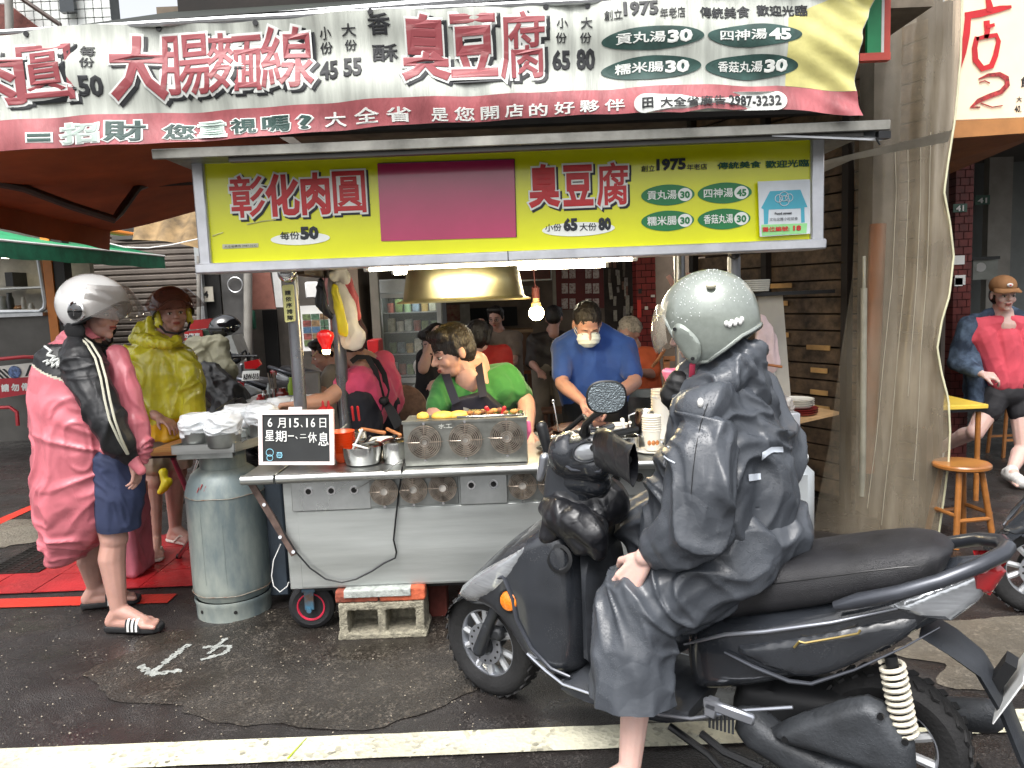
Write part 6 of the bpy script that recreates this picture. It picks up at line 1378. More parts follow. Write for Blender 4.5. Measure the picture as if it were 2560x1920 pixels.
# ================================================================= customer in yellow raincoat
yr=M('raincoat_yellow','#dad33a',.2,var=.25,scale=5,alpha=.84,coat=.3,bump=.1,bscale=40,crease=9); yr2=M('raincoat_amber','#d0a010',.3,var=.15)
y=4.9; pe=person('man in translucent yellow raincoat, beige shorts and dark helmet facing right',(P(400,1360,y).x,y,0))
H=P(432,782,4.86); Mx=headM(H,32,4,-3,1.04); SL=P(318,890,4.86); SR=P(462,885,4.92)
mb=MB(); head_prims(mb,Mx,1.1); mb.cap(P(415,830,4.92),P(400,880,4.92),.06,.08)
a1=P(385,1325,4.75); a2=P(435,1290,4.98); a1.z=.1; a2.z=.1
leg(mb,P(375,1100,4.88),P(378,1205,4.8),a1,1.12,toe=(.45,-1,0)); leg(mb,P(440,1100,4.95),P(442,1180,4.96),a2,1.12,toe=(1,-.5,0))
arm(mb,P(315,900,4.86),P(335,1010,4.8),P(400,1045,4.7),1,side=-1)
build_body(pe,mb,.0065); face(pe,Mx,.3)
lv=[(836,352,438,.09),(852,338,452,.12),(872,312,470,.15),(895,288,480,.175),(930,290,488,.185),(980,303,492,.19),(1030,322,494,.195),(1070,335,494,.195),(1094,342,484,.19)]
mb=MB(); rs=[]; n=64
for i,(py_,a_,b_,dp) in enumerate(lv):
    A=P(a_,py_,y);B=P(b_,py_,y); c=(A+B)/2; rx_=(B-A).length/2; t=i/len(lv)
    rs.append([V(c.x+rx_*(1+.03*t*math.sin(a*11+i*.2))*math.cos(a),y+dp*(1+.06*t*math.sin(a*13+i*.3))*math.sin(a),c.z+(B.z-A.z)/2*math.cos(a)) for a in [2*PI*k/n for k in range(n)]])
mb.rings(rs); mb.chain([P(316,895,4.84),P(300,935,4.78),P(318,1000,4.74),P(352,1040,4.7)],[.09,.085,.085,.07])
mb.chain([P(462,895,4.84),P(482,960,4.8),P(485,1040,4.8)],[.08,.08,.075])
_f2=folds(.022,(9,9,1.6),21,.2)
def yfold(c,n):
    return _f2(c,n)
am=P(400,1058,4.7).z
part('raincoat',organic(mb,.008,[yr,yr2],3,yfold,lambda c,n:1 if c.z<am+.02*math.sin(c.x*20) else 0,'raincoat'),None,pe)
mb=MB(); mb.chain([P(345,845,4.95),P(358,825,4.97),P(385,812,5.0),P(400,835,4.96)],[.055,.06,.05,.06]); mb.chain([P(350,850,4.85),P(385,855,4.74),P(420,862,4.70),P(445,850,4.74)],[.05,.04,.032,.03]); mb.chain([P(375,800,4.92),P(378,830,4.88),P(405,858,4.8)],[.03,.04,.04])
part('hood',organic(mb,.007,[yr],2,folds(.010,(22,22,14),5),None,'hood'),None,pe)
mb=MB(); mb.chain([P(372,1095,4.86),P(375,1150,4.82)],[.135,.12]); mb.chain([P(438,1095,4.94),P(440,1145,4.95)],[.125,.115]); mb.sph(P(405,1080,4.9),(.2,.15,.1)); me=organic(mb,.009,[M('beige_shorts','#a39482',.85,var=.15)],4,folds(.012,(9,9,4),6)); part('shorts',cutz(me,P(370,1180,4.85).z),None,pe)
bh=M('helmet_brown','#2a1d1a',.1,var=.2,coat=.8)
ho=helmet(pe,Mx,bh,(.125,.15,.128),-.02,rim=blackp); visor(pe,Mx,visb,ry=.168,rx=.138,drop=.0,fwd=.06,top=.9,wid=1.1)
mb=MB(); 
for s in(-1,1): ttube(mb,Mx,[(s*.105,-.0,-.01),(s*.09,-.02,-.06),(s*.062,-.05,-.105),(0,-.07,-.122)],.0075)
part('chin_strap',mb,blackp,ho)
mb=MB(); tsph(mb,Mx,(-.098,-.03,.045),(.03,.05,.02)); part('side_sticker',mb,M('sticker_silver','#b9c0c8',.3,.5),ho)
mb=MB(); tcap(mb,Mx,(-.088,.0,.02),(-.088,-.01,-.06),.02,.022); tcap(mb,Mx,(.088,.0,.02),(.088,-.01,-.06),.02,.022); part('hood_lining',organic(mb,.006,[yr],2,folds(.004,(20,20,20))),None,pe)
for A,t in ((a1,(.45,-1,0)),(a2,(1,-.5,0))):
    t=Vector(t).normalized(); s=V(-t.y,t.x,0); out=((-.075,.026),(-.05,.036),(0,.038),(.08,.044),(.14,.05),(.18,.042),(.2,.02)); pts=[A+t*u+s*w for u,w in out]+[A+t*u-s*w for u,w in out[::-1]]
    mb=MB(); mb.prism([V(p.x,p.y,.018) for p in pts],(0,0,.018)); o=part('flip_flop',organic(mb,.006,[M('flipflop_white','#cfc8bd',.6)],1),None,pe)
    tp=V(A.x,A.y,0)+t*.15+V(0,0,.05); mb=MB(); mb.tube([V(A.x,A.y,.03)+t*.03+s*.045,V(A.x,A.y,.075)+t*.08+s*.036,tp],.007,6); mb.tube([V(A.x,A.y,.03)+t*.03-s*.045,V(A.x,A.y,.075)+t*.08-s*.036,tp],.007,6); part('strap',mb,M('flipflop_white'),o)
# ================================================================= scooter in the foreground (local frame: x forward, y left, z up)
SO=V(1.06,2.13,0); SU=V(-.84,.5426,0); SN=V(-.5426,-.84,0); SANG=math.atan2(SU.y,SU.x)
def SP(px,py,w):
    d=ray(px,py); o=SO+SN*w; t=(o.dot(SN))/(d.x*SN.x+d.y*SN.y); q=V(0,0,CAMH)+d*t; r_=q-V(SO.x,SO.y,0); return V(r_.dot(SU),w,q.z)
def SP2(pts,w): return [(SP(x,y,w).x,SP(x,y,w).z) for x,y in pts]
c4=lambda *a:[(1500+x*.5547,1000+y*.5547) for x,y in a]; c3=lambda *a:[(1080+x*.5787,960+y*.5787) for x,y in a]
TL=lambda a,b,w:V(a,w,b)
sbody=M('scooter_paint','#26292e',.25,var=.25,scale=3,coat=.5,rv=.08,drops=170); smat=M('scooter_matte','#2b2e33',.5,var=.25,scale=7,bump=.15,bscale=220,rv=.12)
seatm=M('seat_vinyl','#222225',.45,var=.3,scale=8,bump=.35,bscale=420,rv=.1,drops=200); sgrey=M('scooter_grey','#45484f',.3,.5,var=.15,coat=.3); strim=M('silver_trim','#a9adb5',.28,.8,var=.1)
eng=M('engine_grey','#3a3d41',.5,.25,var=.3,scale=9,bump=.2,bscale=120,rv=.12,drops=150); lens=M('clear_lens','#b4b8bc',.12,.6,var=.12,scale=12,bump=.12,bscale=14,coat=1,stretch=(1,1,9)); lensr=M('red_lens','#9c1c20',.1,coat=1); lenso=M('amber_lens','#e07a10',.15,coat=.8,bump=.4,bscale=120)
tyre=M('tyre','#1c1c1d',.8,var=.35,scale=14,bump=.3,bscale=90)
sc_=thing('scooter','dark grey scooter in the foreground ridden by the person in black raincoat','scooter',(0,0,0))
def wheel_full(cx,r,wd,par,yaw=0,disc=True):
    Rz=Matrix.Translation((cx,0,0))@Matrix.Rotation(yaw,4,'Z'); ax=Rz.to_3x3()@V(0,1,0); c=Rz@V(0,0,r)
    mb=MB(); mb.lathe([(r*.62,-wd*.36),(r*.72,-wd*.46),(r*.86,-wd*.5),(r*.955,-wd*.38),(r,-wd*.12),(r,wd*.12),(r*.955,wd*.38),(r*.86,wd*.5),(r*.72,wd*.46),(r*.62,wd*.36)],c,ax,64,cap=False); 
    o=part('wheel',mb,tyre,par)
    mb=MB()
    for k in range(30):
        for sg in(-1,1):
            a=2*PI*(k+.25*sg)/30; m_=Matrix.Translation(c)@Matrix.Rotation(yaw,4,'Z')@Matrix.Rotation(a,4,'Y'); b=MB(); b.box((0,sg*wd*.24,r*.992),(.020,wd*.30,.007),Matrix.Rotation(sg*.5,3,'Z')); mb.add([m_@Vector(v) for v in b.v],b.f)
    part('tread',mb,tyre,o,0,kind='stuff')
    mb=MB(); mb.lathe([(r*.64,-wd*.34),(r*.60,-wd*.34),(r*.57,-wd*.2),(r*.57,wd*.2),(r*.60,wd*.34),(r*.64,wd*.34)],c,ax,48,cap=False); part('rim',mb,strim,o)
    for k in range(5):
        a=2*PI*k/5+.4; m_=Matrix.Translation(c)@Matrix.Rotation(yaw,4,'Z')@Matrix.Rotation(a,4,'Y'); mb=MB()
        for sg in (-1,1):
            b=MB(); b.cap((0,wd*.2,r*.12),(sg*r*.17,wd*.2,r*.60),.013,.014,6); mb.add([m_@Vector(v) for v in b.v],b.f)
        part('spoke',mb,M('spoke_silver','#b4b6b8',.4,.4,var=.2),o)
    mb=MB(); mb.lathe([(.001,-.05),(.035,-.05),(.04,-.03),(.04,.03),(.035,.05),(.001,.05)],c,ax,20); part('axle_hub',mb,eng,o)
    if disc:
        mb=MB(); mb.lathe([(r*.20,wd*.42),(r*.38,wd*.42),(r*.38,wd*.47),(r*.20,wd*.47)],c,ax,36,cap=False); part('brake_disc',mb,strim,o)
        mb=MB(); 
        for k in range(14):
            a=2*PI*k/14; m_=Matrix.Translation(c)@Matrix.Rotation(yaw,4,'Z')@Matrix.Rotation(a,4,'Y'); b=MB(); b.cyl((0,wd*.465,r*.31),(0,wd*.485,r*.31),.005,n=8); mb.add([m_@Vector(v) for v in b.v],b.f)
        part('disc_holes',mb,dark,o,kind='stuff')
        b=MB(); b.box((-r*.3,wd*.5,r*.30),(.07,.04,.05),None,.01); m_=Matrix.Translation(c)@Matrix.Rotation(yaw,4,'Z'); mb=MB(); mb.add([m_@Vector(v) for v in b.v],b.f); part('brake_caliper',mb,eng,o)
    return o
YAW=R(-6)
wheel_full(1.40,.213,.105,sc_,YAW); wheel_full(-.01,.212,.12,sc_,0,False)
# front fork and mudguard
for s in (-1,1): 
    mb=MB(); mb.cap((1.405,s*.085,.205),(1.36,s*.085,.31),.026,.022); mb.cap((1.36,s*.085,.31),(1.27,s*.07,.50),.021,.02); part('fork_leg',mb,smat,sc_)
mb=MB()
def fend(u,v):
    a=R(20)+R(135)*u; y_=(v-.5)*.14; r_=.226-.02*abs(v-.5)*2; return V(1.395-r_*math.cos(PI-a)*1-0,y_,.205+r_*math.sin(a))
mb.sheet(fend,24,6); part('front_mudguard',mb,sbody,sc_)
# front apron: nose, leg shield
ap_=[(1.555,.375),(1.50,.44),(1.36,.575),(1.22,.69),(1.08,.775),(1.00,.79),(.945,.74),(.915,.62),(.90,.48),(.905,.34),(.93,.235),(1.02,.195),(1.12,.20),(1.19,.27),(1.255,.345),(1.34,.385),(1.45,.355)]
wf=lambda a,b: max(.045,float(np.interp(a,[.88,.95,1.1,1.25,1.4,1.56],[.155,.19,.205,.175,.13,.055]))*float(np.interp(b,[.19,.3,.5,.8],[.85,.95,1,.82])))
part('front_apron',inflate(smooth_poly(ap_,1),.2,.075,.02,TL,wfn=wf),sbody,sc_)
# outer trim ridge of the leg shield on both sides
for s in (-1,1):
    pts=[(1.50,.385),(1.36,.50),(1.215,.56),(1.17,.49),(1.16,.42),(1.10,.33),(1.03,.262),(.96,.245)]
    part('leg_shield_trim',MB().tube([V(a,s*(wf(a,b)+.002),b) for a,b in pts],[.006,.008,.009,.009,.009,.008,.008,.006],8),sgrey,sc_)
    hl=[(1.50,.425),(1.36,.535),(1.20,.635),(1.105,.70),(1.135,.635),(1.22,.52),(1.34,.435),(1.46,.392)]
    part('headlight',inflate(smooth_poly(hl,1),.02,.03,.012,lambda a,b,w,s=s:V(a,s*(wf(a,b)*.93+w*1.0),b+abs(w)*.3),both=False),lens,sc_)
    mb=MB(); c=V(1.19,s*(wf(1.19,.48)-.004),.478); mb.lathe([(.034,-.004),(.037,.004),(.033,.013),(.018,.019),(.001,.021)],c,(0,s,.1),24,cap=False); part('turn_signal',mb,lenso,sc_); 
    mb=MB(); mb.lathe([(.036,-.003),(.044,.003),(.044,.007),(.037,.008)],c,(0,s,.1),24,cap=False); part('signal_bezel',mb,blackp,sc_)
    mb=MB(); mb.lathe([(.03,0),(.045,.004),(.05,.010),(.038,.012)],V(.985,s*.168,.66),(0,s,.2),20,cap=False); part('apron_vent',mb,blackp,sc_)
part('inner_apron',inflate([(.96,.77),(.90,.72),(.865,.60),(.85,.45),(.865,.30),(.90,.24),(.95,.3),(.95,.6)],.16,.05,.02,TL),smat,sc_)
# steering neck and handlebar cowl
nk=[(1.13,.80),(1.115,.90),(1.10,.965),(1.06,1.02),(1.0,1.06),(.93,1.05),(.895,.985),(.90,.9),(.92,.80),(.945,.70),(1.06,.69)]
part('steering_neck',inflate(smooth_poly(nk,1),.085,.05,.015,TL),smat,sc_)
m_=MB(); m_.cap(SP(1412,1128,.04),SP(1480,1120,.09),.055,.055); m_.cap(SP(1410,1160,.03),SP(1492,1160,.09),.06,.06); m_.cap(SP(1440,1200,.03),SP(1490,1205,.06),.06,.055); m_.cap(V(1.0,-.14,1.0),V(1.0,.05,1.0),.06,.08); m_.cap(SP(1470,1225,.03),V(1.0,0,.85),.06,.07)
part('handlebar_cowl',organic(m_,.007,[sbody],3),None,sc_)
m_=MB(); m_.sph(SP(1468,1130,.142),(.050,.016,.030),24,14,Matrix.Rotation(R(18),4,'Y')); part('cowl_lamp',m_,lens,sc_)
part('lamp_bezel',MB().tube([SP(1468,1130,.146)+Matrix.Rotation(R(18),3,'Y')@V(.053*math.cos(a),0,.033*math.sin(a)) for a in np.linspace(0,2*PI,30)[:-1]],.004,6,closed=True),smat,sc_)
part('cowl_ridge',MB().tube([SP(1396,1150,.10),SP(1430,1175,.125),SP(1500,1180,.14),SP(1520,1150,.13)],.006,6),sgrey,sc_)
mb=MB(); mb.tube([V(.93,-.36,1.02),V(.945,-.16,1.03),V(.93,.10,1.03),SP(1500,1120,.17),SP(1570,1150,.31)],.014,8); part('handlebar',mb,blackp,sc_)
for s in (-1,1):
    # rain sleeve over the grip: folded black cone
    n=24; rs=[]; gx_=0 if s>0 else .38; GE=SP(1584,1163,.34); GM=SP(1534,1134,.25)
    for i,(x,y_,z,r_) in enumerate([(q_.x,q_.y,q_.z,r2_) for q_,r2_ in ((SP(1492,1118,.15),.058),(SP(1512,1124,.2),.066),(SP(1534,1134,.25),.066),(SP(1554,1145,.29),.063),(SP(1572,1155,.32),.060),(SP(1584,1163,.34),.062))]):
        rs.append([V(x+gx_,s*(y_+r_*.55*math.cos(a)*(1+.07*math.sin(a*5+i))),z+r_*math.sin(a)*(1+.08*math.sin(a*4+i*1.3))) for a in [2*PI*k/n for k in range(n)]])
    mb=MB(); mb.rings(rs+[[V(q.x,q.y,q.z)*1.0 for q in [rs[-1][k].lerp(V(GE.x+gx_,s*GE.y,GE.z),.06) for k in range(n)]],[q.lerp(V(GM.x+gx_,s*GM.y,GM.z),.75) for q in rs[-1]]]); b=None if s<0 else part('grip_cover',mb,M('grip_cover_vinyl','#17181c',.36,var=.2,scale=10,bump=.1,bscale=60,coat=.15,crease=11),sc_)
    mb=MB(); mc=SP(1516,993,.28) if s>0 else V(.90,-.30,1.10); base=SP(1462,1082,.15) if s>0 else V(1.05,-.2,1.04); mb.tube([base,SP(1464,1060,.18) if s>0 else V(1.06,-.22,1.06),SP(1485,1040,.23) if s>0 else V(1.1,-.25,1.08),mc-V(0,0,.03) if s>0 else SP(1366,1120,-.28)],[.018,.011,.010,.012],8)
    mb.sph(base,.02); part('mirror_stem',mb,blackp,sc_)
    if s>0:
        rot=Matrix.Rotation(R(-4),3,'Z'); 
        def mring(r1,r2,x): return [mc+V(x,0,0)+V(0,r1*math.copysign(abs(math.cos(a))**.8,math.cos(a)),r2*math.copysign(abs(math.sin(a))**.8,math.sin(a))) for a in [2*PI*k/28 for k in range(28)]]
        tilt=lambda r_: [mc+Matrix.Rotation(R(-58),3,'Z')@(q-mc) for q in r_]
        mb=MB(); mb.rings([tilt(mring(.03,.025,.03)),tilt(mring(.055,.045,.018)),tilt(mring(.062,.052,.0)),tilt(mring(.058,.048,-.004))]); part('mirror',mb,blackp,sc_)
        part('mirror_glass',MB().rings([tilt(mring(.056,.046,-.0055)),tilt(mring(.056,.046,-.0045))]),M('wet_mirror','#7d868a',.12,.9,var=.15,scale=80,bump=.5,bscale=200),sc_)
    else:
        q=SP(1362,1095,-.28); mb=MB(); mb.cap(q+V(.012,0,.045),q-V(0.012,0,.05),.024,.02,12); mb.cap(q-V(0.012,0,.05),q-V(.03,0,.07),.012,.01); part('mirror',mb,blackp,sc_)
part('brake_lever',MB().tube([V(.98,-.17,1.03),V(1.0,-.26,1.02),V(.985,-.36,1.015)],.007,6),strim,sc_)
part('meter',MB().box((.935,0,1.065),(.09,.2,.03),Matrix.Rotation(.4,3,'Y'),.01),M('meter_glass','#1a1c20',.08,coat=1),sc_)
# rear view small chrome bits beside the cowl
mb=MB(); mb.cap(SP(1362,1145,-.2),SP(1350,1195,-.2),.022,.014); part('indicator',mb,strim,sc_)
# black cloth tied round the neck
mb=MB(); mb.chain([V(1.06,.10,.81),V(1.0,.15,.80),V(.93,.16,.79),V(.88,.12,.77)],[.045,.06,.065,.05]); mb.chain([V(1.02,.14,.80),V(1.04,.16,.73)],[.05,.035]); mb.chain([V(.92,.17,.80),V(.86,.17,.76),V(.85,.16,.70)],[.06,.05,.03]); mb.cap(V(.98,.16,.82),V(.90,.17,.72),.05,.04); mb.chain([V(1.02,0,.83),V(.90,0,.82)],[.10,.09])
part('knee_cover',organic(mb,.006,[M('grip_cover_vinyl')],3,folds(.010,(16,16,5),31,.4),None,'knee_cover'),None,sc_,label='folded wet black vinyl cover')
# floorboard
fl=[(1.02,.205),(.99,.245),(.93,.262),(.80,.252),(.64,.247),(.55,.28),(.50,.25),(.52,.185),(.66,.165),(.9,.165),(1.0,.175)]
part('floorboard',inflate(smooth_poly(fl,1),.2,.03,.018,TL,wfn=lambda a,b:.205),smat,sc_)
for s in (-1,1): part('floor_trim',MB().tube([V(1.12,s*.19,.30),V(1.04,s*.203,.262),V(.97,s*.207,.232),V(.80,s*.208,.222),V(.62,s*.208,.218),V(.52,s*.205,.232),V(.36,s*.2,.30),V(.22,s*.195,.345)],.0055,6),strim,sc_)
part('under_fairing',inflate([(1.12,.22),(1.0,.2),(.6,.18),(.58,.13),(.75,.10),(.95,.12),(1.06,.16)],.15,.05,.02,TL),sgrey,sc_)
# rear body shell
rb_=[(.585,.36),(.575,.50),(.50,.545),(.36,.585),(.15,.66),(-.05,.74),(-.16,.79),(-.255,.812),(-.275,.79),(-.235,.72),(-.155,.63),(-.02,.53),(.10,.455),(.20,.40),(.34,.335),(.46,.28),(.56,.26)]
wr=lambda a,b: float(np.interp(a,[-.28,-.2,-.1,.1,.3,.5,.6],[.03,.085,.13,.18,.19,.165,.13]))*float(np.interp(b,[.25,.35,.45,.6,.8],[.85,.95,1,.98,.9]))
part('rear_body',inflate(smooth_poly(rb_,1),.19,.06,.018,TL,wfn=wr),sbody,sc_)
for s in (-1,1):
    pn=[(.43,.475),(.30,.52),(.12,.585),(-.03,.645),(-.10,.645),(-.05,.575),(.05,.51),(.15,.45),(.22,.432),(.32,.455)]
    part('side_panel',inflate(smooth_poly(pn,1),.016,.022,.014,lambda a,b,w,s=s:V(a,s*(wr(a,b)-.002+w),b),both=False),sbody,sc_)
    part('side_stripe',MB().tube([V(a,s*(wr(a,b)+.006),b) for a,b in [(.56,.44),(.50,.475),(.42,.515),(.30,.555),(.12,.615),(-.04,.672)]],[.003,.005,.006,.006,.005,.003],8),strim,sc_)
    part('lower_stripe',MB().tube([V(a,s*(wr(a,b)+.012),b) for a,b in [(.42,.462),(.33,.442),(.23,.422),(.17,.428),(.06,.49),(-.06,.57),(-.14,.63)]],[.003,.006,.007,.006,.004,.003,.002],8),sgrey,sc_)
    tl=[(-.02,.675),(-.12,.735),(-.235,.79),(-.265,.765),(-.225,.70),(-.165,.645),(-.09,.655)]
    part('tail_lens',inflate(tl,.018,.025,.012,lambda a,b,w,s=s:V(a,s*(wr(a,b)+.001+w),b),both=False),lens,sc_)
    part('tail_light',inflate([(-.205,.79),(-.262,.808),(-.285,.78),(-.25,.715),(-.215,.735)],.02,.02,.01,lambda a,b,w,s=s:V(a,s*(wr(a,b)+.008+w),b),both=False),lensr,sc_)
    part('grab_rail',MB().tube([V(.11,s*.185,.665),V(.05,s*.193,.695),V(-.05,s*.19,.735),V(-.14,s*.17,.775),V(-.22,s*.125,.812),V(-.275,s*.055,.832),V(-.285,0,.835)],[.014,.021,.020,.019,.02,.021,.022],10),sgrey,sc_)
part('decal',MB().tube([V(.215,.204,.530),V(.20,.205,.552),V(.185,.204,.550),V(.10,.197,.582),V(.05,.192,.602),V(.045,.191,.612)],.0032,5),M('gold_decal','#8d7a46',.4,.4),sc_)
# seat
ss=[(.575,.50,.56,.09),(.545,.505,.60,.115),(.49,.515,.645,.13),(.40,.545,.70,.145),(.28,.59,.748,.152),(.16,.635,.785,.157),(.05,.68,.815,.157),(-.04,.715,.836,.150),(-.10,.74,.838,.132),(-.135,.76,.828,.10),(-.152,.775,.815,.06)]
rs=[]
for u_,z0,z1,hw in ss:
    r_=[]; hw*=1.07; z0-=.012
    for k in range(32):
        a=2*PI*k/32; c,s_=math.cos(a),math.sin(a); r_.append(V(u_-.012*s_,hw*math.copysign(abs(c)**.55,c)*(1 if s_<0 else 1-.10*s_),(z0+z1)/2+(z1-z0)/2*math.copysign(abs(s_)**.6,s_)))
    rs.append(r_)
mb=MB(); mb.rings(rs); me=organic(mb,.007,[seatm],4,lambda c,n:.0006*noise.noise(c*40)); part('seat',me,None,sc_)
part('seat_seam',MB().tube([V(.50,.139,.60),V(.40,.150,.645),V(.28,.158,.69),V(.16,.163,.73),V(.05,.163,.765),V(-.04,.156,.79),V(-.10,.136,.80),V(-.148,.07,.80)],.002,5),blackp,sc_)
# CVT cover, engine
al_=[(.30,.235),(.235,.29),(.16,.34),(.09,.385),(.03,.41),(-.01,.40),(-.05,.35),(-.09,.31),(-.095,.235),(-.06,.205),(.03,.205),(.15,.215),(.24,.215)]
part('air_filter_box',inflate(al_,.05,.035,.012,lambda a,b,w:V(a,.155+w*1.0,b)),eng,sc_)
part('drive_cover',inflate([(.40,.26),(.34,.275),(.26,.235),(.12,.20),(-.02,.20),(-.09,.19),(-.11,.14),(-.06,.10),(.1,.10),(.26,.11),(.37,.15),(.41,.20)],.055,.045,.014,lambda a,b,w:V(a,.115+w*1.2,b)),eng,sc_)
part('engine_block',inflate([(.42,.34),(.1,.36),(0,.3),(0,.16),(.4,.15),(.45,.22)],.1,.05,.02,TL),M('engine_dark','#1c1d1f',.6,.3),sc_)
mb=MB()
for k in range(7): mb.tube([V(.435-.008*k*0+.012*k-.04,.19,.21+.0*k),V(.435+.012*k-.04,.185,.29)],.004,5)
part('cooling_ribs',mb,eng,sc_,kind='stuff')
mb=MB(); mb.box((.40,.215,.295),(.155,.02,.034),Matrix.Rotation(-.12,3,'Y'),.006); mb.box((.455,.2,.285),(.04,.05,.05),Matrix.Rotation(-.12,3,'Y'),.006); part('foot_peg',mb,strim,sc_)
mb=MB(); mb.tube([V(.50,.17,.17),V(.42,.2,.15),V(.30,.215,.14)],.012,8); part('side_stand',mb,blackp,sc_)
mb=MB(); mb.tube([V(.62,.13,.14),V(.48,.16,.10),V(.40,.17,.045),V(.36,.19,.03)],.012,8); part('centre_stand',mb,blackp,sc_)
for x,z in ((.24,.245),(-.07,.33),(-.075,.24),(-.01,.385)): 
    part('bolt',MB().cyl((x,.20,z),(x,.209,z),.009,n=10),blackp,sc_)
# shock absorber
A=V(-.025,.145,.535); B=V(-.07,.15,.30); d=(B-A); L=d.length; dn_=d.normalized(); x_=dn_.cross(V(0,1,0)).normalized(); y_=dn_.cross(x_)
mb=MB(); nT=11; mb.tube([A+d*(.08+.84*i/(nT*14))+(x_*math.cos(2*PI*i/14)+y_*math.sin(2*PI*i/14))*.030 for i in range(nT*14+1)],.0062,6); 
shk=part('shock_absorber',MB().cyl(A,B,.017),blackp,sc_); part('spring',mb,M('spring_white','#cfc9b8',.35,var=.2,scale=30),shk)
# rear mudguard, plate
mb=MB(); pts=[(-.10,.58),(-.17,.545),(-.235,.50),(-.29,.40),(-.335,.28),(-.375,.18),(-.40,.13)]
mb.rings([[V(a+ox,s_*w_,b) for s_,ox in ((-1,0),(-.6,-.012),(.6,-.012),(1,0),(.9,.012),(-.9,.012))] for (a,b),w_ in zip(pts,(.10,.10,.09,.08,.075,.06,.035))]); part('rear_mudguard',mb,smat,sc_)
mb=MB(); mb.lathe([(.225,-.07),(.238,-.04),(.238,.04),(.225,.07)],V(-.01,0,.212),(0,1,0),30,cap=False,arc=R(150),start=R(20)); part('inner_mudguard',mb,smat,sc_)
pc=V(-.305,.0,.455); Rp=Matrix.Rotation(R(-26),3,'Y')@Matrix.Rotation(R(-4),3,'Z')
part('number_plate',MB().box(pc,(.004,.25,.145),Rp,.001),M('plate_white','#d5d7d6',.3,var=.1),sc_)
mb=MB(); co,fs=glyphs('ABX-5186'[:0] or '515',.03); 
part('plate_bracket',MB().box(pc+V(.02,0,.03),(.03,.08,.09),Rp),blackp,sc_)
part('exhaust',MB().chain([V(.40,-.12,.16),V(.1,-.17,.2),V(-.25,-.18,.26)],[.02,.045,.05]),eng,sc_)
# parked copies share the meshes
def place(root,fx,fy,ang,label,group=None):
    c=dup(root,(fx,fy,0),ang,label); 
    if group: c['group']=group
    return c
h=V(.72,.69,0).normalized(); rp_=P(650,940,8.0); parked=place(sc_,rp_.x,8.0,math.atan2(h.y,h.x)+0,'black parked scooter with number plate behind the condiment table','parked scooters')
for k in kids(parked):
    if k.name.startswith(('knee_cover','grip_cover')): bpy.data.objects.remove(k)
h2=V(.9,.42,0).normalized(); rp2=P(735,920,9.2); pk2=place(sc_,rp2.x,9.2,math.atan2(h2.y,h2.x),'second black scooter parked further back in the alley','parked scooters')
h3=V(-.99,.12,0).normalized(); fw=P(2588,1440,3.42); pk3=place(sc_,fw.x-h3.x*1.395,fw.y-h3.y*1.395,math.atan2(h3.y,h3.x),'scooter at the right edge showing only its front wheel','parked scooters')
h4=V(-.35,.94,0).normalized(); rp4=P(560,980,7.3); pk4=place(sc_,rp4.x,7.3,math.atan2(h4.y,h4.x),'dark scooter parked behind the yellow raincoat draped with rain gear','parked scooters')
sc_.location=SO; sc_.rotation_euler=(0,0,SANG)
# plate of the parked scooter, with its number
y=7.55; mb=MB(); mb.prism([P(606,928,y),P(649,926,y),P(647,950,y),P(604,953,y)],(0,.005,0)); t=part('plate_front',mb,M('plate_white'),parked) if False else None
pl_=thing('licence_plate','white licence plate A3W-515 on the tail of the parked scooter','plate',tuple(P(626,940,y))); part('plate',mb,M('plate_white'),pl_)
mb=MB(); a_,b_=pxrect((608,949),(646,933),y-.004); textbox('A3W-515',a_,b_,y-.005,mb,.035); part('lettering',mb,blackp,pl_,0)
mb=MB(); mb.prism([P(610,905,y),P(645,898,y),P(652,912,y),P(640,922,y),P(612,922,y)],(0,.05,0)); part('tail_light',mb,lensr,pl_)
# helmet and drab raincoat on the parked scooter behind the raincoat man
hh=thing('helmet','black open helmet resting on the parked scooter by the green crate','helmet',tuple(P(566,835,7.2))); helmet(hh,headM(P(568,830,7.2),120,0),M('helmet_black','#0d0e11',.1,coat=1,var=.2),(.125,.15,.13))
mb=MB(); mb.chain([P(490,870,7.0),P(505,930,6.9),P(520,985,6.9)],[.10,.14,.13]); mb.chain([P(540,870,7.0),P(560,930,6.9),P(555,990,6.9)],[.09,.12,.12]); mb.chain([P(490,862,7),P(545,862,7)],[.09,.09])
solo('draped_raincoat',organic(mb,.012,[M('drab_cloth','#6e6c58',.7,var=.3,scale=6)],3,folds(.03,(7,7,2),44)),None,'drab olive raincoat draped over the parked scooter','raincoat')
mb=MB(); mb.chain([P(520,940,6.7),P(580,1000,6.6),P(560,1040,6.6)],[.14,.16,.14]); solo('black_bag',organic(mb,.014,[M('bag_black','#0e0f11',.4,var=.3,bump=.3,bscale=30)],3,folds(.02,(9,9,5),7)),None,'black rain bag bundled below the draped raincoat','bag')
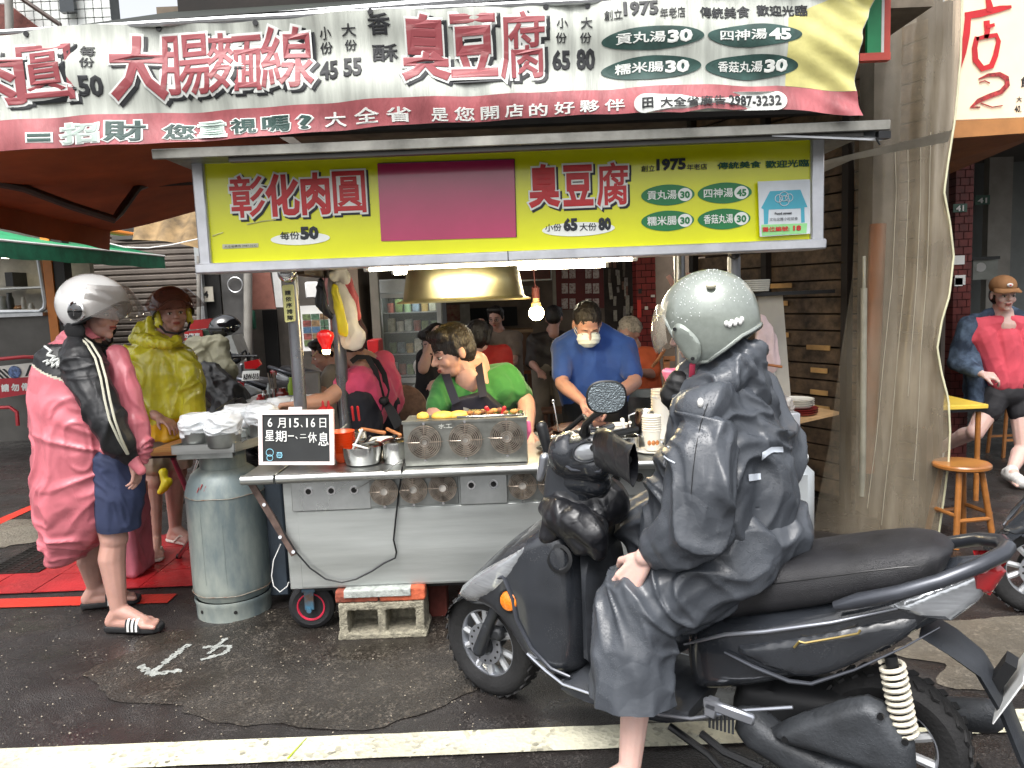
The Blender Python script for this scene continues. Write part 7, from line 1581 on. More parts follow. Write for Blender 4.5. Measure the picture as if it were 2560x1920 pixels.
# ================================================================= rider
SM=Matrix.Translation(SO)@Matrix.Rotation(SANG,4,'Z')
def sw(p): return SM@Vector(p)
def SPW(px,py,w): return SM@SP(px,py,w)
rd=person('person in black raincoat and silver helmet sitting on the foreground scooter, foot down',tuple(sw((.42,.1,0))))
ct_=M('raincoat_black','#3e4248',.36,var=.16,scale=4,bump=.1,bscale=90,rv=.08,drops=210,crease=7)
hL=V(.42,.13,.76);kL=V(.665,.27,.585);aL=V(.655,.375,.105)
hR=V(.42,-.12,.78);kR=V(.80,-.16,.70);aR=V(.72,-.18,.33)
sL=SP(1766,1034,.19);sR=V(.455,-.19,1.19); eL=SP(1742,1335,.30); wL=SP(1612,1392,.325); eR=V(.57,-.27,.97); wR=V(.70,-.16,.86)
mb=MB(); B=MB()
def lb(fn,*a,**k):
    m_=MB(); fn(m_,*a,**k); return m_
m_=MB(); leg(m_,hL,kL,aL,1.0,toe=(.75,.45,0)); leg(m_,hR,kR,aR,1.0,toe=(1,0,0)); 
hd=(SP(1572,1475,.33)-wL); hand(m_,wL+hd.normalized()*.01,hd+V(.02,0,-.0),V(-.1,-1,-.1),.42,1.12,side=-1,curls=[.35,.45,.5,.55],spread=.10); m_.cap(eL,wL,.04,.03)
m_.cap(sR,eR,.05,.04); m_.cap(eR,wR,.04,.03)
hc=SP(1768,822,0); HM=Matrix.Translation(hc)@Matrix.Rotation(R(90+6),4,'Z')@Matrix.Rotation(R(14),4,'X')@Matrix.Scale(1.04,4)
head_prims(m_,HM); m_.cap(hc-V(.02,0,.08),V(.44,0,1.22),.06,.08)
mb.add([sw(v) for v in m_.v],m_.f); build_body(rd,mb,.0045,skinp)
for i in range(0): pass
# trousers
m_=MB(); m_.chain([hL,hL.lerp(kL,.6),kL,V(.655,.325,.46),V(.652,.352,.32)],[.155,.145,.135,.125,.125]); m_.chain([hR,hR.lerp(kR,.6),kR,V(.76,-.17,.52),V(.72,-.18,.36)],[.14,.125,.118,.11,.11]); m_.sph(V(.38,0,.80),(.17,.19,.13)); m_.cap(V(.42,.10,.74),V(.55,.17,.60),.13,.11)
mb=MB(); mb.add([sw(v) for v in m_.v],m_.f)
tf=folds(.027,(6,6,2.6),17,.12)
me=organic(mb,.0065,[ct_],8,tf,None,'rain_trousers')
# cut the trouser hem flat so that the shin comes out of an opening
zc=.345; aw_=sw(aL); bm=bmesh.new(); bm.from_mesh(me); bmesh.ops.bisect_plane(bm,geom=bm.verts[:]+bm.edges[:]+bm.faces[:],plane_co=(0,0,zc),plane_no=(0,0,1))
bmesh.ops.delete(bm,geom=[v for v in bm.verts if v.co.z<zc-1e-4 and math.hypot(v.co.x-aw_.x,v.co.y-aw_.y)<.24],context='VERTS'); bm.to_mesh(me); bm.free(); part('rain_trousers',me,None,rd)
# coat: torso, shoulders, tail over the seat
m_=MB()
m_.chain([SP(1795,985,0),SP(1812,1060,0),SP(1815,1180,.0),SP(1812,1290,.0),SP(1812,1390,.0)],[.125,.175,.205,.205,.185])
m_.cap(sL,sR,.088,.088); m_.cap(sL,SP(1800,1120,.10),.10,.15); m_.cap(sR,V(.40,-.10,1.02),.11,.15)
m_.chain([SP(1880,1110,.03),SP(1890,1230,.05),SP(1880,1330,.07),SP(1830,1410,.09)],[.11,.125,.115,.10])
m_.chain([SP(1722,1120,.05),SP(1705,1220,.05),SP(1695,1310,.06),SP(1720,1400,.08)],[.10,.12,.115,.11]); m_.cap(SP(1735,1015,.03),SP(1715,1140,.0),.08,.10); m_.chain([SP(1760,1080,.14),SP(1790,1200,.17),SP(1790,1300,.18)],[.12,.13,.12]); m_.cap(SP(1850,1000,.03),SP(1885,1110,.03),.09,.11); m_.cap(SP(1845,960,-.02),SP(1800,1010,0),.09,.12)
mb=MB(); mb.add([sw(v) for v in m_.v],m_.f); aw=sw(SP(1800,1080,.1))
cf=folds(.030,(5.5,5.5,2.2),51,.12)
part('raincoat',organic(mb,.0065,[ct_],12,cf,None,'raincoat'),None,rd)
# left sleeve, bunched at the wrist
m_=MB(); m_.chain([sL+V(.0,.0,-.02),SP(1756,1120,.25),SP(1758,1220,.29),SP(1742,1310,.31),SP(1690,1350,.31),SP(1645,1368,.315),SP(1630,1377,.315)],[.088,.102,.104,.10,.084,.062,.045])
mb=MB(); mb.add([sw(v) for v in m_.v],m_.f); ew=sw(eL)
sf=folds(.026,(6.5,6.5,3.4),61,.12)
part('sleeve',organic(mb,.006,[ct_],6,sf,None,'sleeve'),None,rd)
m_=MB(); m_.chain([sR,eR,wR],[.10,.085,.05]); mb=MB(); mb.add([sw(v) for v in m_.v],m_.f); part('sleeve',organic(mb,.008,[ct_],3,folds(.012,(8,8,4),6),None,'sleeve'),None,rd)
# hood bunched on the nape, front collar
m_=MB(); m_.chain([SP(1715,1000,.07),SP(1765,985,.10),SP(1825,948,.09),SP(1862,900,.04)],[.045,.062,.062,.045]); m_.chain([SP(1710,990,-.05),SP(1765,965,-.09),SP(1835,915,-.07)],[.05,.07,.06]); m_.chain([SP(1775,940,0),SP(1840,905,0),SP(1875,885,.0)],[.095,.085,.05]); m_.cap(SP(1850,915,0),SP(1850,985,0),.08,.10); m_.cap(SP(1765,960,0),SP(1790,1010,0),.10,.12)
mb=MB(); mb.add([sw(v) for v in m_.v],m_.f); part('hood',organic(mb,.0065,[ct_],3,folds(.018,(12,12,8),71,.2),None,'hood'),None,rd)
m_=MB(); m_.chain([SP(1698,962,.07),SP(1688,985,.07),SP(1700,1010,.06)],[.045,.05,.04]); mb=MB(); mb.add([sw(v) for v in m_.v],m_.f); part('face_scarf',organic(mb,.005,[M('scarf_black','#0c0c0e',.6,var=.3)],2,folds(.006,(20,20,20),3),None,'face_scarf'),None,rd)
bpy.context.view_layer.update()
def cast(objs,px,py,off=.004):
    d=ray(px,py).normalized(); o=V(0,0,CAMH); best=None
    for ob in objs:
        ok,loc,nr,_=ob.ray_cast(o,d)
        if ok and (best is None or (loc-o).length<(best[0]-o).length): best=(loc,nr)
    return (best[0]+best[1]*off) if best else P(px,py,2.2)
robj=[c for c in kids(rd) if c.name.split('.')[0] in('raincoat','sleeve','hood')]
def decal(rows,name,mt,par,objs,off=.005,nu=10):
    """rows: two px polylines (upper, lower edge) projected on the garment once, giving real geometry"""
    mb=MB(); up,lo=rows
    def lp(t,u): 
        s=u*(len(t)-1); i=min(int(s),len(t)-2); f=s-i; return (t[i][0]*(1-f)+t[i+1][0]*f,t[i][1]*(1-f)+t[i+1][1]*f)
    def f(u,v):
        a,b=lp(up,u),lp(lo,u); return cast(objs,a[0]*(1-v)+b[0]*v,a[1]*(1-v)+b[1]*v,off)
    mb.sheet(f,nu,3); return part(name,mb,mt,par)
refl=M('reflective_tape','#bfc6cf',.3,.3,var=.06)
decal(([(1903,1132),(1925,1117),(1955,1114)],[(1903,1148),(1925,1133),(1955,1131)]),'reflective_band',refl,rd,robj)
decal(([(1868,1186),(1900,1183)],[(1869,1203),(1901,1199)]),'reflective_band',refl,rd,robj)
for pl in ([(1654,1105),(1662,1112),(1672,1118)],[(1662,1140),(1672,1150),(1688,1158)]):
    mb=MB(); mb.tube([cast(robj,*p,off=.002) for p in pl],.0028,5); part('piping',mb,refl,rd)
mb=MB(); q=cast(robj,1752,1008,.004); mb.sph(q,(.009,.009,.014)); part('toggle',mb,wht,rd)
mb=MB(); mb.tube([cast(robj,x,y_,.003) for x,y_ in ((1770,1010),(1752,1060),(1740,1120),(1732,1180),(1728,1235))],.0012,5); part('seam',mb,blackp,rd)
# silver three-quarter helmet
silv=M('helmet_silver','#858c85',.3,.25,var=.06,scale=60,coat=.8,bump=.06,bscale=60)
HW=SM@HM
mb=MB(); n,m=64,30; r=(.128,.148,.140)
def shellpt(k,sc=1.0):
    def f(i,t):
        a=2*PI*k/n; fy=math.sin(a); 
        return a,fy
    return f
def zlow(a):
    fy=math.sin(a); ax=abs(math.cos(a))
    # a=-90 front, +90 back
    ang=math.degrees(math.atan2(abs(math.cos(a)),-fy))  # 0 front .. 180 back
    return float(np.interp(ang,[0,42,52,62,85,110,135,180],[.045,.035,-.03,-.125,-.13,-.108,-.082,-.062]))
outer=None
for sc,mi in ((1,0),(.94,1)):
    mb.mat(mi); rs=[]
    for i in range(m+1):
        t=i/m; ring=[]
        for k in range(n):
            a=2*PI*k/n; z0=zlow(a); zz=max(-.95,z0/(r[2]*1.02)); e0=math.asin(zz); e=PI/2*(1-t)+e0*t; ce=math.cos(e) if e>0 else math.cos(e*.62)
            ring.append(HW@V(r[0]*sc*ce*math.cos(a),.012+r[1]*sc*ce*math.sin(a),.035+r[2]*sc*math.sin(e)))
        rs.append(ring)
    mb.rings(rs,cap=False)
    if mi==0: outer=rs[-1]
    else: inner_=rs[-1]
mb.mat(1); mb.rings([outer,inner_],cap=False)
ho=part('helmet',mb,[silv,blackp],rd); part('rim',MB().tube(outer,.0062,8,closed=True),M('rim_silver','#8f9590',.25,.4,coat=.4),ho)
visor(rd,HW,visc,ry=.158,rx=.135,drop=.07,fwd=.035,top=.55,wid=1.0)
for s in(-1,1):
    def ep(u,v,s=s): return None
    pl=[(-.012,.03),(.006,.035),(.03,.012),(.05,-.02),(.055,-.05),(.04,-.085),(.018,-.098),(.0,-.08),(-.02,-.03),(-.03,.01)]
    def tp(a,b,w,s=s):
        yy=a-.055; zz=b; x=r[0]*math.sqrt(max(.05,1-((yy-.012)/r[1])**2-(max(0,zz)/r[2])**2))*(1-.10*max(0,-zz)/.1); return HW@V(s*(x+.002+w),yy,zz+.005)
    part('ear_plate',inflate(smooth_poly(pl,1),.010,.012,.008,tp,both=False),silv,ho)
    for (a,b) in ((-.008,.018),(.022,-.078)): 
        q=tp(a,b,.012); q2=tp(a,b,.017); part('rivet',MB().cyl(q,q2,.0055,n=12),blackp,ho)
part('chin_strap',MB().tube([HW@V(.10,-.045,-.09),HW@V(.085,-.06,-.125),HW@V(.04,-.075,-.15),HW@V(0,-.08,-.155)],.009,8),M('strap_pink','#c2405a',.5),ho,label='dark strap with pink buckle')
part('crest_sticker',MB().sph(HW@V(.105,.065,.115)*1.0,(.016,.016,.010)),M('sticker_cream','#c7c2ab',.5),ho)
mb=MB()
for k in range(7):
    a=R(28+k*3.2); z=.0-.006*(k%2); rr=1.01; ce=math.sqrt(max(0,1-(z-.035+.0)**2/r[2]**2)); mb.sph(HW@V(r[0]*rr*math.cos(a)*.995,.012+r[1]*rr*math.sin(a)*.995,z),(.007,.007,.009),8,6)
part('sticker',mb,wht,ho,kind='stuff',label='worn white floral stickers')
# rain drops on the helmet
mb=MB(); rnd=random.Random(3)
for i in range(170):
    a=rnd.uniform(-.6,1.5); e=rnd.uniform(.0,1.3); s=rnd.uniform(.0006,.0014); q=HW@V(r[0]*1.003*math.cos(e)*math.cos(a),.012+r[1]*1.003*math.cos(e)*math.sin(a),.035+r[2]*1.003*math.sin(e)); mb.sph(q,(s,s,s*1.6),6,4)
part('water_drops',mb,M('water_drop','#e8ecec',.02,coat=1),ho,kind='stuff')
# ================================================================= things on the counter and around it
TZ=.7965
def on(px,y,z=TZ): 
    q=P(px,1000,y); return V(q.x,y,z)
def lathe_thing(name,label,cat,c,prof,mt,n=28,group=None,wall=.0025):
    """open vessel from an outer profile: outer + inner wall"""
    mb=MB(); inner=[(max(r-wall,.0005),h) for r,h in prof[1:]][::-1]; mb.lathe([(.0005,prof[0][1])]+list(prof)+inner+[(.0005,prof[0][1]+wall*2)],c,n=n,cap=False)
    return solo(name,mb,mt,label,cat,group)
pot=M('pot_steel','#c2c2bf',.18,1,var=.1,scale=4,rv=.08); wbowl=M('melamine_white','#dcdad2',.25,var=.05,coat=.3); orb=M('bowl_orange','#e2521c',.35,var=.08,coat=.2)
# row-of-fans box standing on the counter
y=3.44; a_,b_=pxrect((1012,1154),(1316,1042),y); t=thing('fan_box','stainless box with three round fans standing on the counter',"fan box",((a_[0]+b_[0])/2,y+.1,TZ))
zf0=TZ; zf1=b_[1]-.004
fbm=M('fan_box_steel','#8d8e88',.42,.9,var=.35,scale=5,bump=.15,bscale=30,rv=.12)
part('box',MB().boxp((a_[0],y,zf0),(b_[0],y+.21,zf1),.004),fbm,t)
part('flange',MB().boxp((a_[0]-.004,y-.006,zf1-.008),(b_[0]+.004,y+.03,zf1+.004)),fbm,t)
for px,py in ((1062,1104),(1164,1099),(1267,1092)): fan(px,py,.074,y-.004,t,8)
mb=MB(); a2,b2=pxrect((1096,1072),(1130,1058),y-.003); textbox('水工',a2,b2,y-.003,mb,.01); part('scribble',mb,M('scribble_pale','#b9bab2',.6),t,0)
# food and tongs on the box
fy=y+.1
for k,(px,w,l) in enumerate(((1055,.03,'small yellow omelette corner at the left end of the fan box'),(1105,.052,'left yellow folded omelette on the fan box'),(1146,.050,'right yellow folded omelette on the fan box beside the tongs'))):
    q=on(px,fy,zf1); mb=MB(); mb.lathe([(w,0),(w*1.02,.012),(w*.8,.024),(w*.3,.030),(.001,.031)],q,n=24,sy=.8); solo('omelette',organic(mb,.004,[M('omelette','#dfae4a',.5,var=.2,scale=30,bump=.2)],2,lambda c,n:.002*noise.noise(c*60)),None,l,'food','food on the fan box')
q=on(1200,fy,zf1); mb=MB(); mb.boxp((q.x-.11,fy-.05,zf1+.001),(q.x+.2,fy+.06,zf1+.012),.004); solo('grill_tray',mb,pot,'thin steel tray with browned pieces on the right of the fan box','tray')
for k in range(9):
    px=1175+k*15+random.uniform(-4,4); q=on(px,fy-.02+random.uniform(-.02,.05),zf1+.013); s=random.uniform(.012,.02); mb=MB(); mb.sph(q+V(0,0,s*.5),(s,s*.8,s*.55),10,8); solo('fried_piece',mb,M('fried%d'%(k%3),['#a5672c','#c48d45','#7c4a22'][k%3],.6,var=.3,scale=40),'browned fried piece among the pieces on the fan box tray','food','fried pieces on the tray',kind=None)
for (p0,p1,l) in (((1216,1020),(1232,1042),'red handle of tongs leaning left on the fan box'),((1261,1020),(1254,1042),'upright red tongs handle beside the leaning one')):
    A=P(*p0,fy-.03);B=P(*p1,fy-.02); t=thing('tongs',l,'tongs',tuple(B),'tongs on the fan box'); part('handle',MB().cap(A,B,.010,.009),redm,t); part('blade',MB().cap(B,B+(B-A)*.9+V(0,.03,-.005),.004,.003),chrome,t)
t=thing('spatula','steel spatula standing beside the fan box near the apron','spatula',tuple(P(1162,1040,fy))); part('blade',MB().prism([P(1158,1018,fy),P(1172,1022,fy),P(1168,1046,fy),P(1160,1044,fy)],(0,.003,0)),steeld,t); part('handle',MB().cap(P(1163,1044,fy),P(1162,1060,fy),.004),blackp,t)
# chalkboard
y0=3.46; t=thing('chalkboard','small white framed chalkboard with handwritten closing dates on the counter','chalkboard',tuple(P(740,1160,y0)))
tilt=V(0,.05,0)
def cb_(u,v,o=0): # u 0..1, v 0 bottom..1 top
    A=P(650,1160,y0);B=P(834,1160,y0);C=P(832,1026,y0+.045);D=P(648,1028,y0+.045); q=A.lerp(B,u).lerp(D.lerp(C,u),v); return q+V(0,-o,0)
mb=MB(); mb.prism([cb_(0,0),cb_(1,0),cb_(1,1),cb_(0,1)],(0,.012,0)); part('slate',mb,M('slate_black','#16191a',.6,var=.35,scale=9),t)
frm=M('board_frame','#e3d3d0',.5,var=.08)
for (u0,v0,u1,v1) in ((-.01,-.01,1.01,.045),(-.01,.935,1.01,1.01),(-.01,.045,.045,.935),(.955,.045,1.01,.935)):
    mb=MB(); mb.prism([cb_(u0,v0,.008),cb_(u1,v0,.008),cb_(u1,v1,.008),cb_(u0,v1,.008)],(0,.022,0)); part('frame',mb,frm,t)
mb=MB(); mb.prism([cb_(.40,1.0,.003),cb_(.58,1.0,.003),cb_(.58,1.07,.003),cb_(.40,1.07,.003)],(0,.01,0)); part('hanger_tab',mb,frm,t)
mapc=lambda X,Z,o:tuple(cb_(X,Z,.004+o))
mb=MB()
for s,u0,u1,v0,v1 in (('6',.115,.18,.70,.87),('月',.25,.36,.68,.87),('1',.41,.43,.69,.86),('5',.47,.54,.69,.86),('、',.565,.59,.69,.74),('1',.64,.66,.69,.86),('6',.70,.76,.69,.86),('日',.82,.91,.68,.86)): textbox(s,(u0,v0),(u1,v1),0,mb,.008,map=mapc,flat=.001)
part('chalk_writing',mb,wht,t,0)
mb=MB()
for s,u0,u1,v0,v1 in (('星',.08,.2,.44,.64),('期',.22,.37,.42,.63),('一',.39,.47,.52,.54),('、',.49,.52,.47,.52),('二',.55,.64,.49,.56),('休',.66,.78,.40,.60),('息',.80,.94,.34,.60)): textbox(s,(u0,v0),(u1,v1),0,mb,.008,map=mapc,flat=.001)
part('chalk_writing',mb,wht,t,0)
bl2=M('chalk_blue','#8ecbe0',.8); mb=MB()
for cx,cy,r_ in ((.14,.22,.055),(.14,.12,.045),(.27,.17,.04)): mb.tube([cb_(cx+r_*.9*math.cos(a),cy+r_*1.25*math.sin(a),.005) for a in np.linspace(0,2*PI,16)],.0016,5)
for k in range(4): mb.tube([cb_(.235,.13+.03*k,.005),cb_(.305,.13+.03*k,.005)],.0014,5)
part('chalk_doodle',mb,bl2,t)
# orange bowl stack
for k in range(9):
    c=on(848,3.62,TZ+.012*k); 
    lathe_thing('bowl',nth(k,9)+' orange bowl of the stack right of the chalkboard',"bowl",c,[(.028,0),(.03,.006),(.05,.03),(.062,.05),(.064,.052)],orb,group='orange bowls stacked beside the chalkboard')
# steel basin with utensils
c=on(899,3.56); lathe_thing('basin','polished steel basin full of utensils on the counter','basin',c,[(.075,0),(.085,.006),(.093,.05),(.095,.085),(.103,.088)],pot)
for k,(p0,p1,y,m_,r_,l) in enumerate((((905,1075),(880,1128),3.55,wht,.006,'white plastic scoop sticking up from the steel basin'),((884,1112),(920,1122),3.52,wht,.006,'white plastic spoon lying across the steel basin'),((925,1092),(905,1115),3.58,blackp,.008,'black handled ladle in the steel basin'),((940,1098),(912,1112),3.6,steeld,.005,'thin steel ladle in the steel basin'),((870,1100),(900,1110),3.6,blackp,.007,'black slotted spoon at the left of the steel basin'),((935,1105),(900,1112),3.56,steeld,.006,'short steel tongs in the steel basin'))):
    t=thing('utensil',l,'utensil',tuple(P(*p1,y)),'utensils in the steel basin'); A=P(*p0,y);B=P(*p1,y+.02); part('handle',MB().cap(A,B,r_,r_*.8),m_,t); part('head',MB().sph(B-V(0,0,.005),(.02,.018,.008),12,8),m_,t)
# lidded pot
c=on(982,3.56); t=thing('lidded_pot','straight steel pot with flat lid left of the fan box','pot',tuple(c))
mb=MB(); mb.lathe([(.001,0),(.058,0),(.061,.004),(.061,.095),(.064,.098)],c,n=32,cap=False); part('pot',mb,pot,t); mb=MB(); mb.lathe([(.067,.098),(.067,.102),(.05,.110),(.001,.113)],c,n=32,cap=False); part('lid',mb,pot,t); mb=MB(); mb.lathe([(.004,.112),(.006,.118),(.014,.122),(.012,.13),(.001,.132)],c,n=14,cap=False); part('knob',mb,blackp,t)
# steel mug with red brushes
c=on(886,3.95); lathe_thing('steel_mug','tall steel container with red brush handles behind the basin','container',c,[(.05,0),(.056,.09),(.06,.092)],pot)
for px,l in ((880,'left red brush handle in the steel container'),(894,'right red brush handle in the steel container')):
    mb=MB(); mb.cap(P(px,1018,3.94),P(px+4,1050,3.96),.007,.006); solo('brush',mb,redm,l,'brush','brushes in the steel container')
for px,y,s,l in ((856,3.72,1.0,'white bowl with grey spoon behind the orange bowls'),(946,3.9,1.15,'white bowl with printed rim behind the lidded pot')):
    c=on(px,y); lathe_thing('bowl',l,'bowl',c,[(.03*s,0),(.033*s,.008),(.055*s,.035),(.066*s,.052),(.069*s,.053)],wbowl)
mb=MB(); mb.cap(P(845,1080,3.68),P(866,1062,3.72),.008,.004); solo('spoon',mb,steeld,'grey spoon resting in the white bowl behind the orange bowls','spoon')
c=on(955,3.74); mb=MB(); mb.lathe([(.001,.0),(.11,.0),(.118,.006),(.11,.008),(.001,.004)],c,n=32,cap=False,sy=.6) if False else mb.lathe([(.001,0),(.10,0),(.115,.008),(.112,.012),(.10,.004),(.001,.004)],c,n=32,cap=False); solo('plate',mb,wbowl,'white oval plate behind the basin and lidded pot','plate')
for px0,py0,px1,py1,l in ((905,1072,960,1082,'brown wooden spatula handle lying across the plate'),(968,1072,1000,1088,'second brown wooden handle beside the lidded pot')):
    mb=MB(); mb.cap(P(px0,py0,3.72),P(px1,py1,3.68),.008,.01); solo('wooden_spatula',mb,woodm,l,'spatula')
for px,l in ((808,'left red squeeze bottle behind the chalkboard'),(822,'right red squeeze bottle behind the chalkboard')):
    q=P(px,1024,3.98); mb=MB(); mb.lathe([(.026,-.09),(.027,0),(.02,.012),(.008,.018),(.006,.04),(.003,.048)],q,n=18); solo('squeeze_bottle',mb,redm,l,'bottle','red squeeze bottles')
# right half of the counter: griddle lids, cups, pots
c=on(1470,3.95); t=thing('griddle','large round brown griddle pan in front of the man in blue','pan',tuple(c))
mb=MB(); mb.lathe([(.001,.02),(.20,.02),(.225,.03),(.228,.05),(.222,.052),(.21,.035),(.001,.032)],c,n=44,cap=False); part('pan',mb,M('griddle_brown','#4f362e',.4,.4,var=.4,scale=9),t)
part('lid',MB().lathe([(.17,.055),(.165,.062),(.1,.075),(.001,.078)],c+V(-.02,.03,.0),n=40,cap=False),M('lid_brown','#5f463c',.3,.7,var=.3,scale=6),t)
for x_ in (1430,1510): part('rivet',MB().sph(on(x_,3.76,TZ+.055),.008,8,6),chrome,t)
c=on(1560,3.86); lathe_thing('tray','long steel tray holding brown sauce at the right of the griddle','tray',c+V(-.1,-.12,0),[(.09,0),(.1,.02),(.105,.022)],pot)
mb=MB(); mb.lathe([(.001,.012),(.094,.012)],c+V(-.1,-.12,0),n=24,cap=False); solo('sauce',mb,M('brown_sauce','#6b3a1c',.15),'brown sauce filling the round steel tray','sauce')
mb=MB(); mb.cap(P(1384,1008,3.9),P(1396,1078,3.88),.004,.004); mb.sph(P(1383,1004,3.9),(.008,.004,.012)); solo('long_spoon',mb,chrome,'long steel spoon standing upright left of the griddle','spoon')
for k,(A,B) in enumerate((((1380,1092),(1425,1088)),((1428,1085),(1462,1070)))):
    mb=MB(); mb.cap(P(*A,3.62),P(*B,3.66),.009,.009); solo('knife' if k==0 else 'rolling_pin',mb,(pot if k==0 else wht),('shiny steel scraper lying before the griddle','white handled tool pointing up from the scraper')[k],'tool')
c=on(1392,3.66); lathe_thing('oval_dish','shiny shallow steel dish beside the right end of the fan box','dish',c,[(.08,0),(.10,.018),(.108,.02)],pot)
c=on(1372,3.52); mb=MB(); mb.chain([P(1320,1058,3.52),P(1322,1080,3.5),P(1316,1098,3.5)],[.012,.014,.01]); solo('pink_cloth',organic(mb,.004,[M('pink_cloth','#d8648a',.8)],2,folds(.004,(30,30,10))),None,'pink cloth tucked at the right end of the fan box','cloth')
cupm=M('paper_cup','#dcd6c8',.5,var=.05); prn=M('cup_print','#b4713a',.6,var=.4,scale=90)
def cup(c,s=1.0,label='',group=None,printed=False,z=0):
    t=thing('paper_cup',label,'cup',tuple(c),group); mb=MB(); mb.lathe([(.001,.002),(.026*s,0),(.028*s,.004),(.038*s,.082*s),(.041*s,.084*s),(.040*s,.087*s),(.037*s,.084*s),(.027*s,.008)],c,n=28,cap=False); part('cup_wall',mb,cupm,t)
    if printed:
        mb=MB(); 
        for k in range(3): 
            a=-PI/2-.5+k*.5; rr=(.028+.010*.45)*s+.0008; mb.sph(c+V(rr*math.cos(a),rr*math.sin(a),.035*s),(.009*s,.003,.011*s),8,6)
        part('leaf_print',mb,prn,t)
    return t
c=P(1547,1060,3.8); cup(V(c.x,3.8,TZ+.0),1.15,'single white paper cup with brown leaf print beside the griddle',printed=True)
mb=MB(); q=on(1547,3.8,TZ); mb.tube([V(q.x+.05,3.78,TZ+.1),V(q.x+.052,3.78,TZ+.02)],.003,6); mb.sph(V(q.x+.05,3.78,TZ+.105),.01,8,6); solo('stirrer',mb,wht,'white loop handled skewer beside the single cup','utensil')
c=on(1565,3.58); lathe_thing('steel_pot','round steel pot with a white ladle in front of the cup','pot',c,[(.052,0),(.056,.01),(.056,.075),(.062,.078)],pot)
mb=MB(); mb.chain([P(1556,1050,3.58),P(1560,1068,3.58),P(1562,1088,3.58)],[.011,.008,.006]); solo('ladle',mb,wht,'white ladle standing in the round steel pot','ladle')
for k in range(7): cup(on(1628,3.55,TZ+.012+.011*k),1.12,nth(k,7)+' paper cup of the short stack on a patterned plate','short stack of printed paper cups',printed=(k==0))
c=on(1628,3.55); mb=MB(); mb.lathe([(.001,0),(.05,0),(.078,.010),(.08,.012),(.05,.006),(.001,.006)],c,n=30,cap=False); solo('plate',mb,wbowl,'white plate with green rim pattern under the short cup stack','plate')
for k in range(15): cup(on(1702,3.72,TZ+.013*k),1.25,nth(k,15)+' paper bowl of the tall stack behind the rider','tall stack of paper bowls')
for k in range(10): cup(on(1650,4.0,TZ+.015*k),1.2,nth(k,10)+' white bowl of the stack beside the steel pitcher','middle stack of white bowls')
q=on(1702,3.74,TZ+.013*15+.075); mb=MB(); mb.lathe([(.05,0),(.06,.01),(.085,.085),(.088,.09),(.082,.088),(.055,.01)],q,n=28,cap=False); solo('pink_tub',organic(MB().lathe([(.05,0),(.062,.01),(.09,.09),(.08,.1)],q,n=28),.005,[M('tub_pink','#d8789a',.5,var=.1)],2,folds(.004,(20,20,8),3)),None,'pink plastic tub on top of the tall stack of paper bowls','tub')
q=on(1668,3.9,TZ+.20); lathe_thing('white_bucket','white bucket rim showing behind the pink tub','bucket',q-V(0,0,.2),[(.06,0),(.075,.2),(.08,.21)],wht)
c=on(1612,3.98); t=thing('pitcher','steel pitcher between the cups and the white bowls','pitcher',tuple(c)); mb=MB(); mb.lathe([(.001,0),(.05,0),(.054,.01),(.056,.13),(.06,.135)],c,n=26,cap=False); part('jug',mb,pot,t); part('handle',MB().tube([c+V(-.055,0,.12),c+V(-.085,0,.11),c+V(-.085,0,.04),c+V(-.054,0,.02)],.006,8),pot,t)
c=on(1635,5.3,.62); lathe_thing('soup_cauldron','wide steel soup cauldron behind the man in blue','cauldron',c,[(.2,0),(.23,.05),(.235,.22),(.25,.225)],steeld)
mb=MB(); mb.boxp((c.x-.3,5.1,0),(c.x+.3,5.6,.62)); solo('stove_stand',mb,steeld,'dull steel stand carrying the soup cauldron','stand')
mb=MB(); mb.tube([P(1630,918,5.2),P(1648,895,5.2),P(1662,872,5.2)],.012,8); solo('wooden_ladle',mb,woodm,'curved wooden ladle handle rising out of the cauldron','ladle')
mb=MB(); 
t=thing('wooden_rack','reddish wooden board rack right of the cauldron','rack',tuple(P(1690,960,4.9)))
for A,B in (((1665,905),(1668,965)),((1712,895),(1712,965)),((1665,897),(1712,895))): part('rail',MB().box((P(*A,4.9)+P(*B,4.9))/2,(abs(P(*A,4.9).x-P(*B,4.9).x)+.03,.03,abs(P(*A,4.9).z-P(*B,4.9).z)+.03)),woodm,t)
# hanging red lamp with lit lower half
q=P(814,850,4.0); t=thing('pendant_lamp','small red pendant lamp with glowing lower part hanging from a chain','lamp',tuple(q))
mb=MB(); mb.lathe([(.018,-.055),(.026,-.03),(.040,.0),(.046,.02),(.04,.04),(.02,.052),(.001,.054)],q,n=24,cap=False); part('shade',mb,M('shade_red','#d01c1c',.2,coat=.6,emit=.25),t)
mb=MB(); mb.lathe([(.001,-.075),(.016,-.074),(.021,-.062),(.021,-.05)],q,n=20,cap=False); part('diffuser',mb,M('lamp_teeth','#ffdf9a',.4,emit=9),t); part('cord',MB().tube([q+V(0,0,.054),q+V(-.005,0,.2),P(812,690,4.02)],.0025,5),blackp,t)
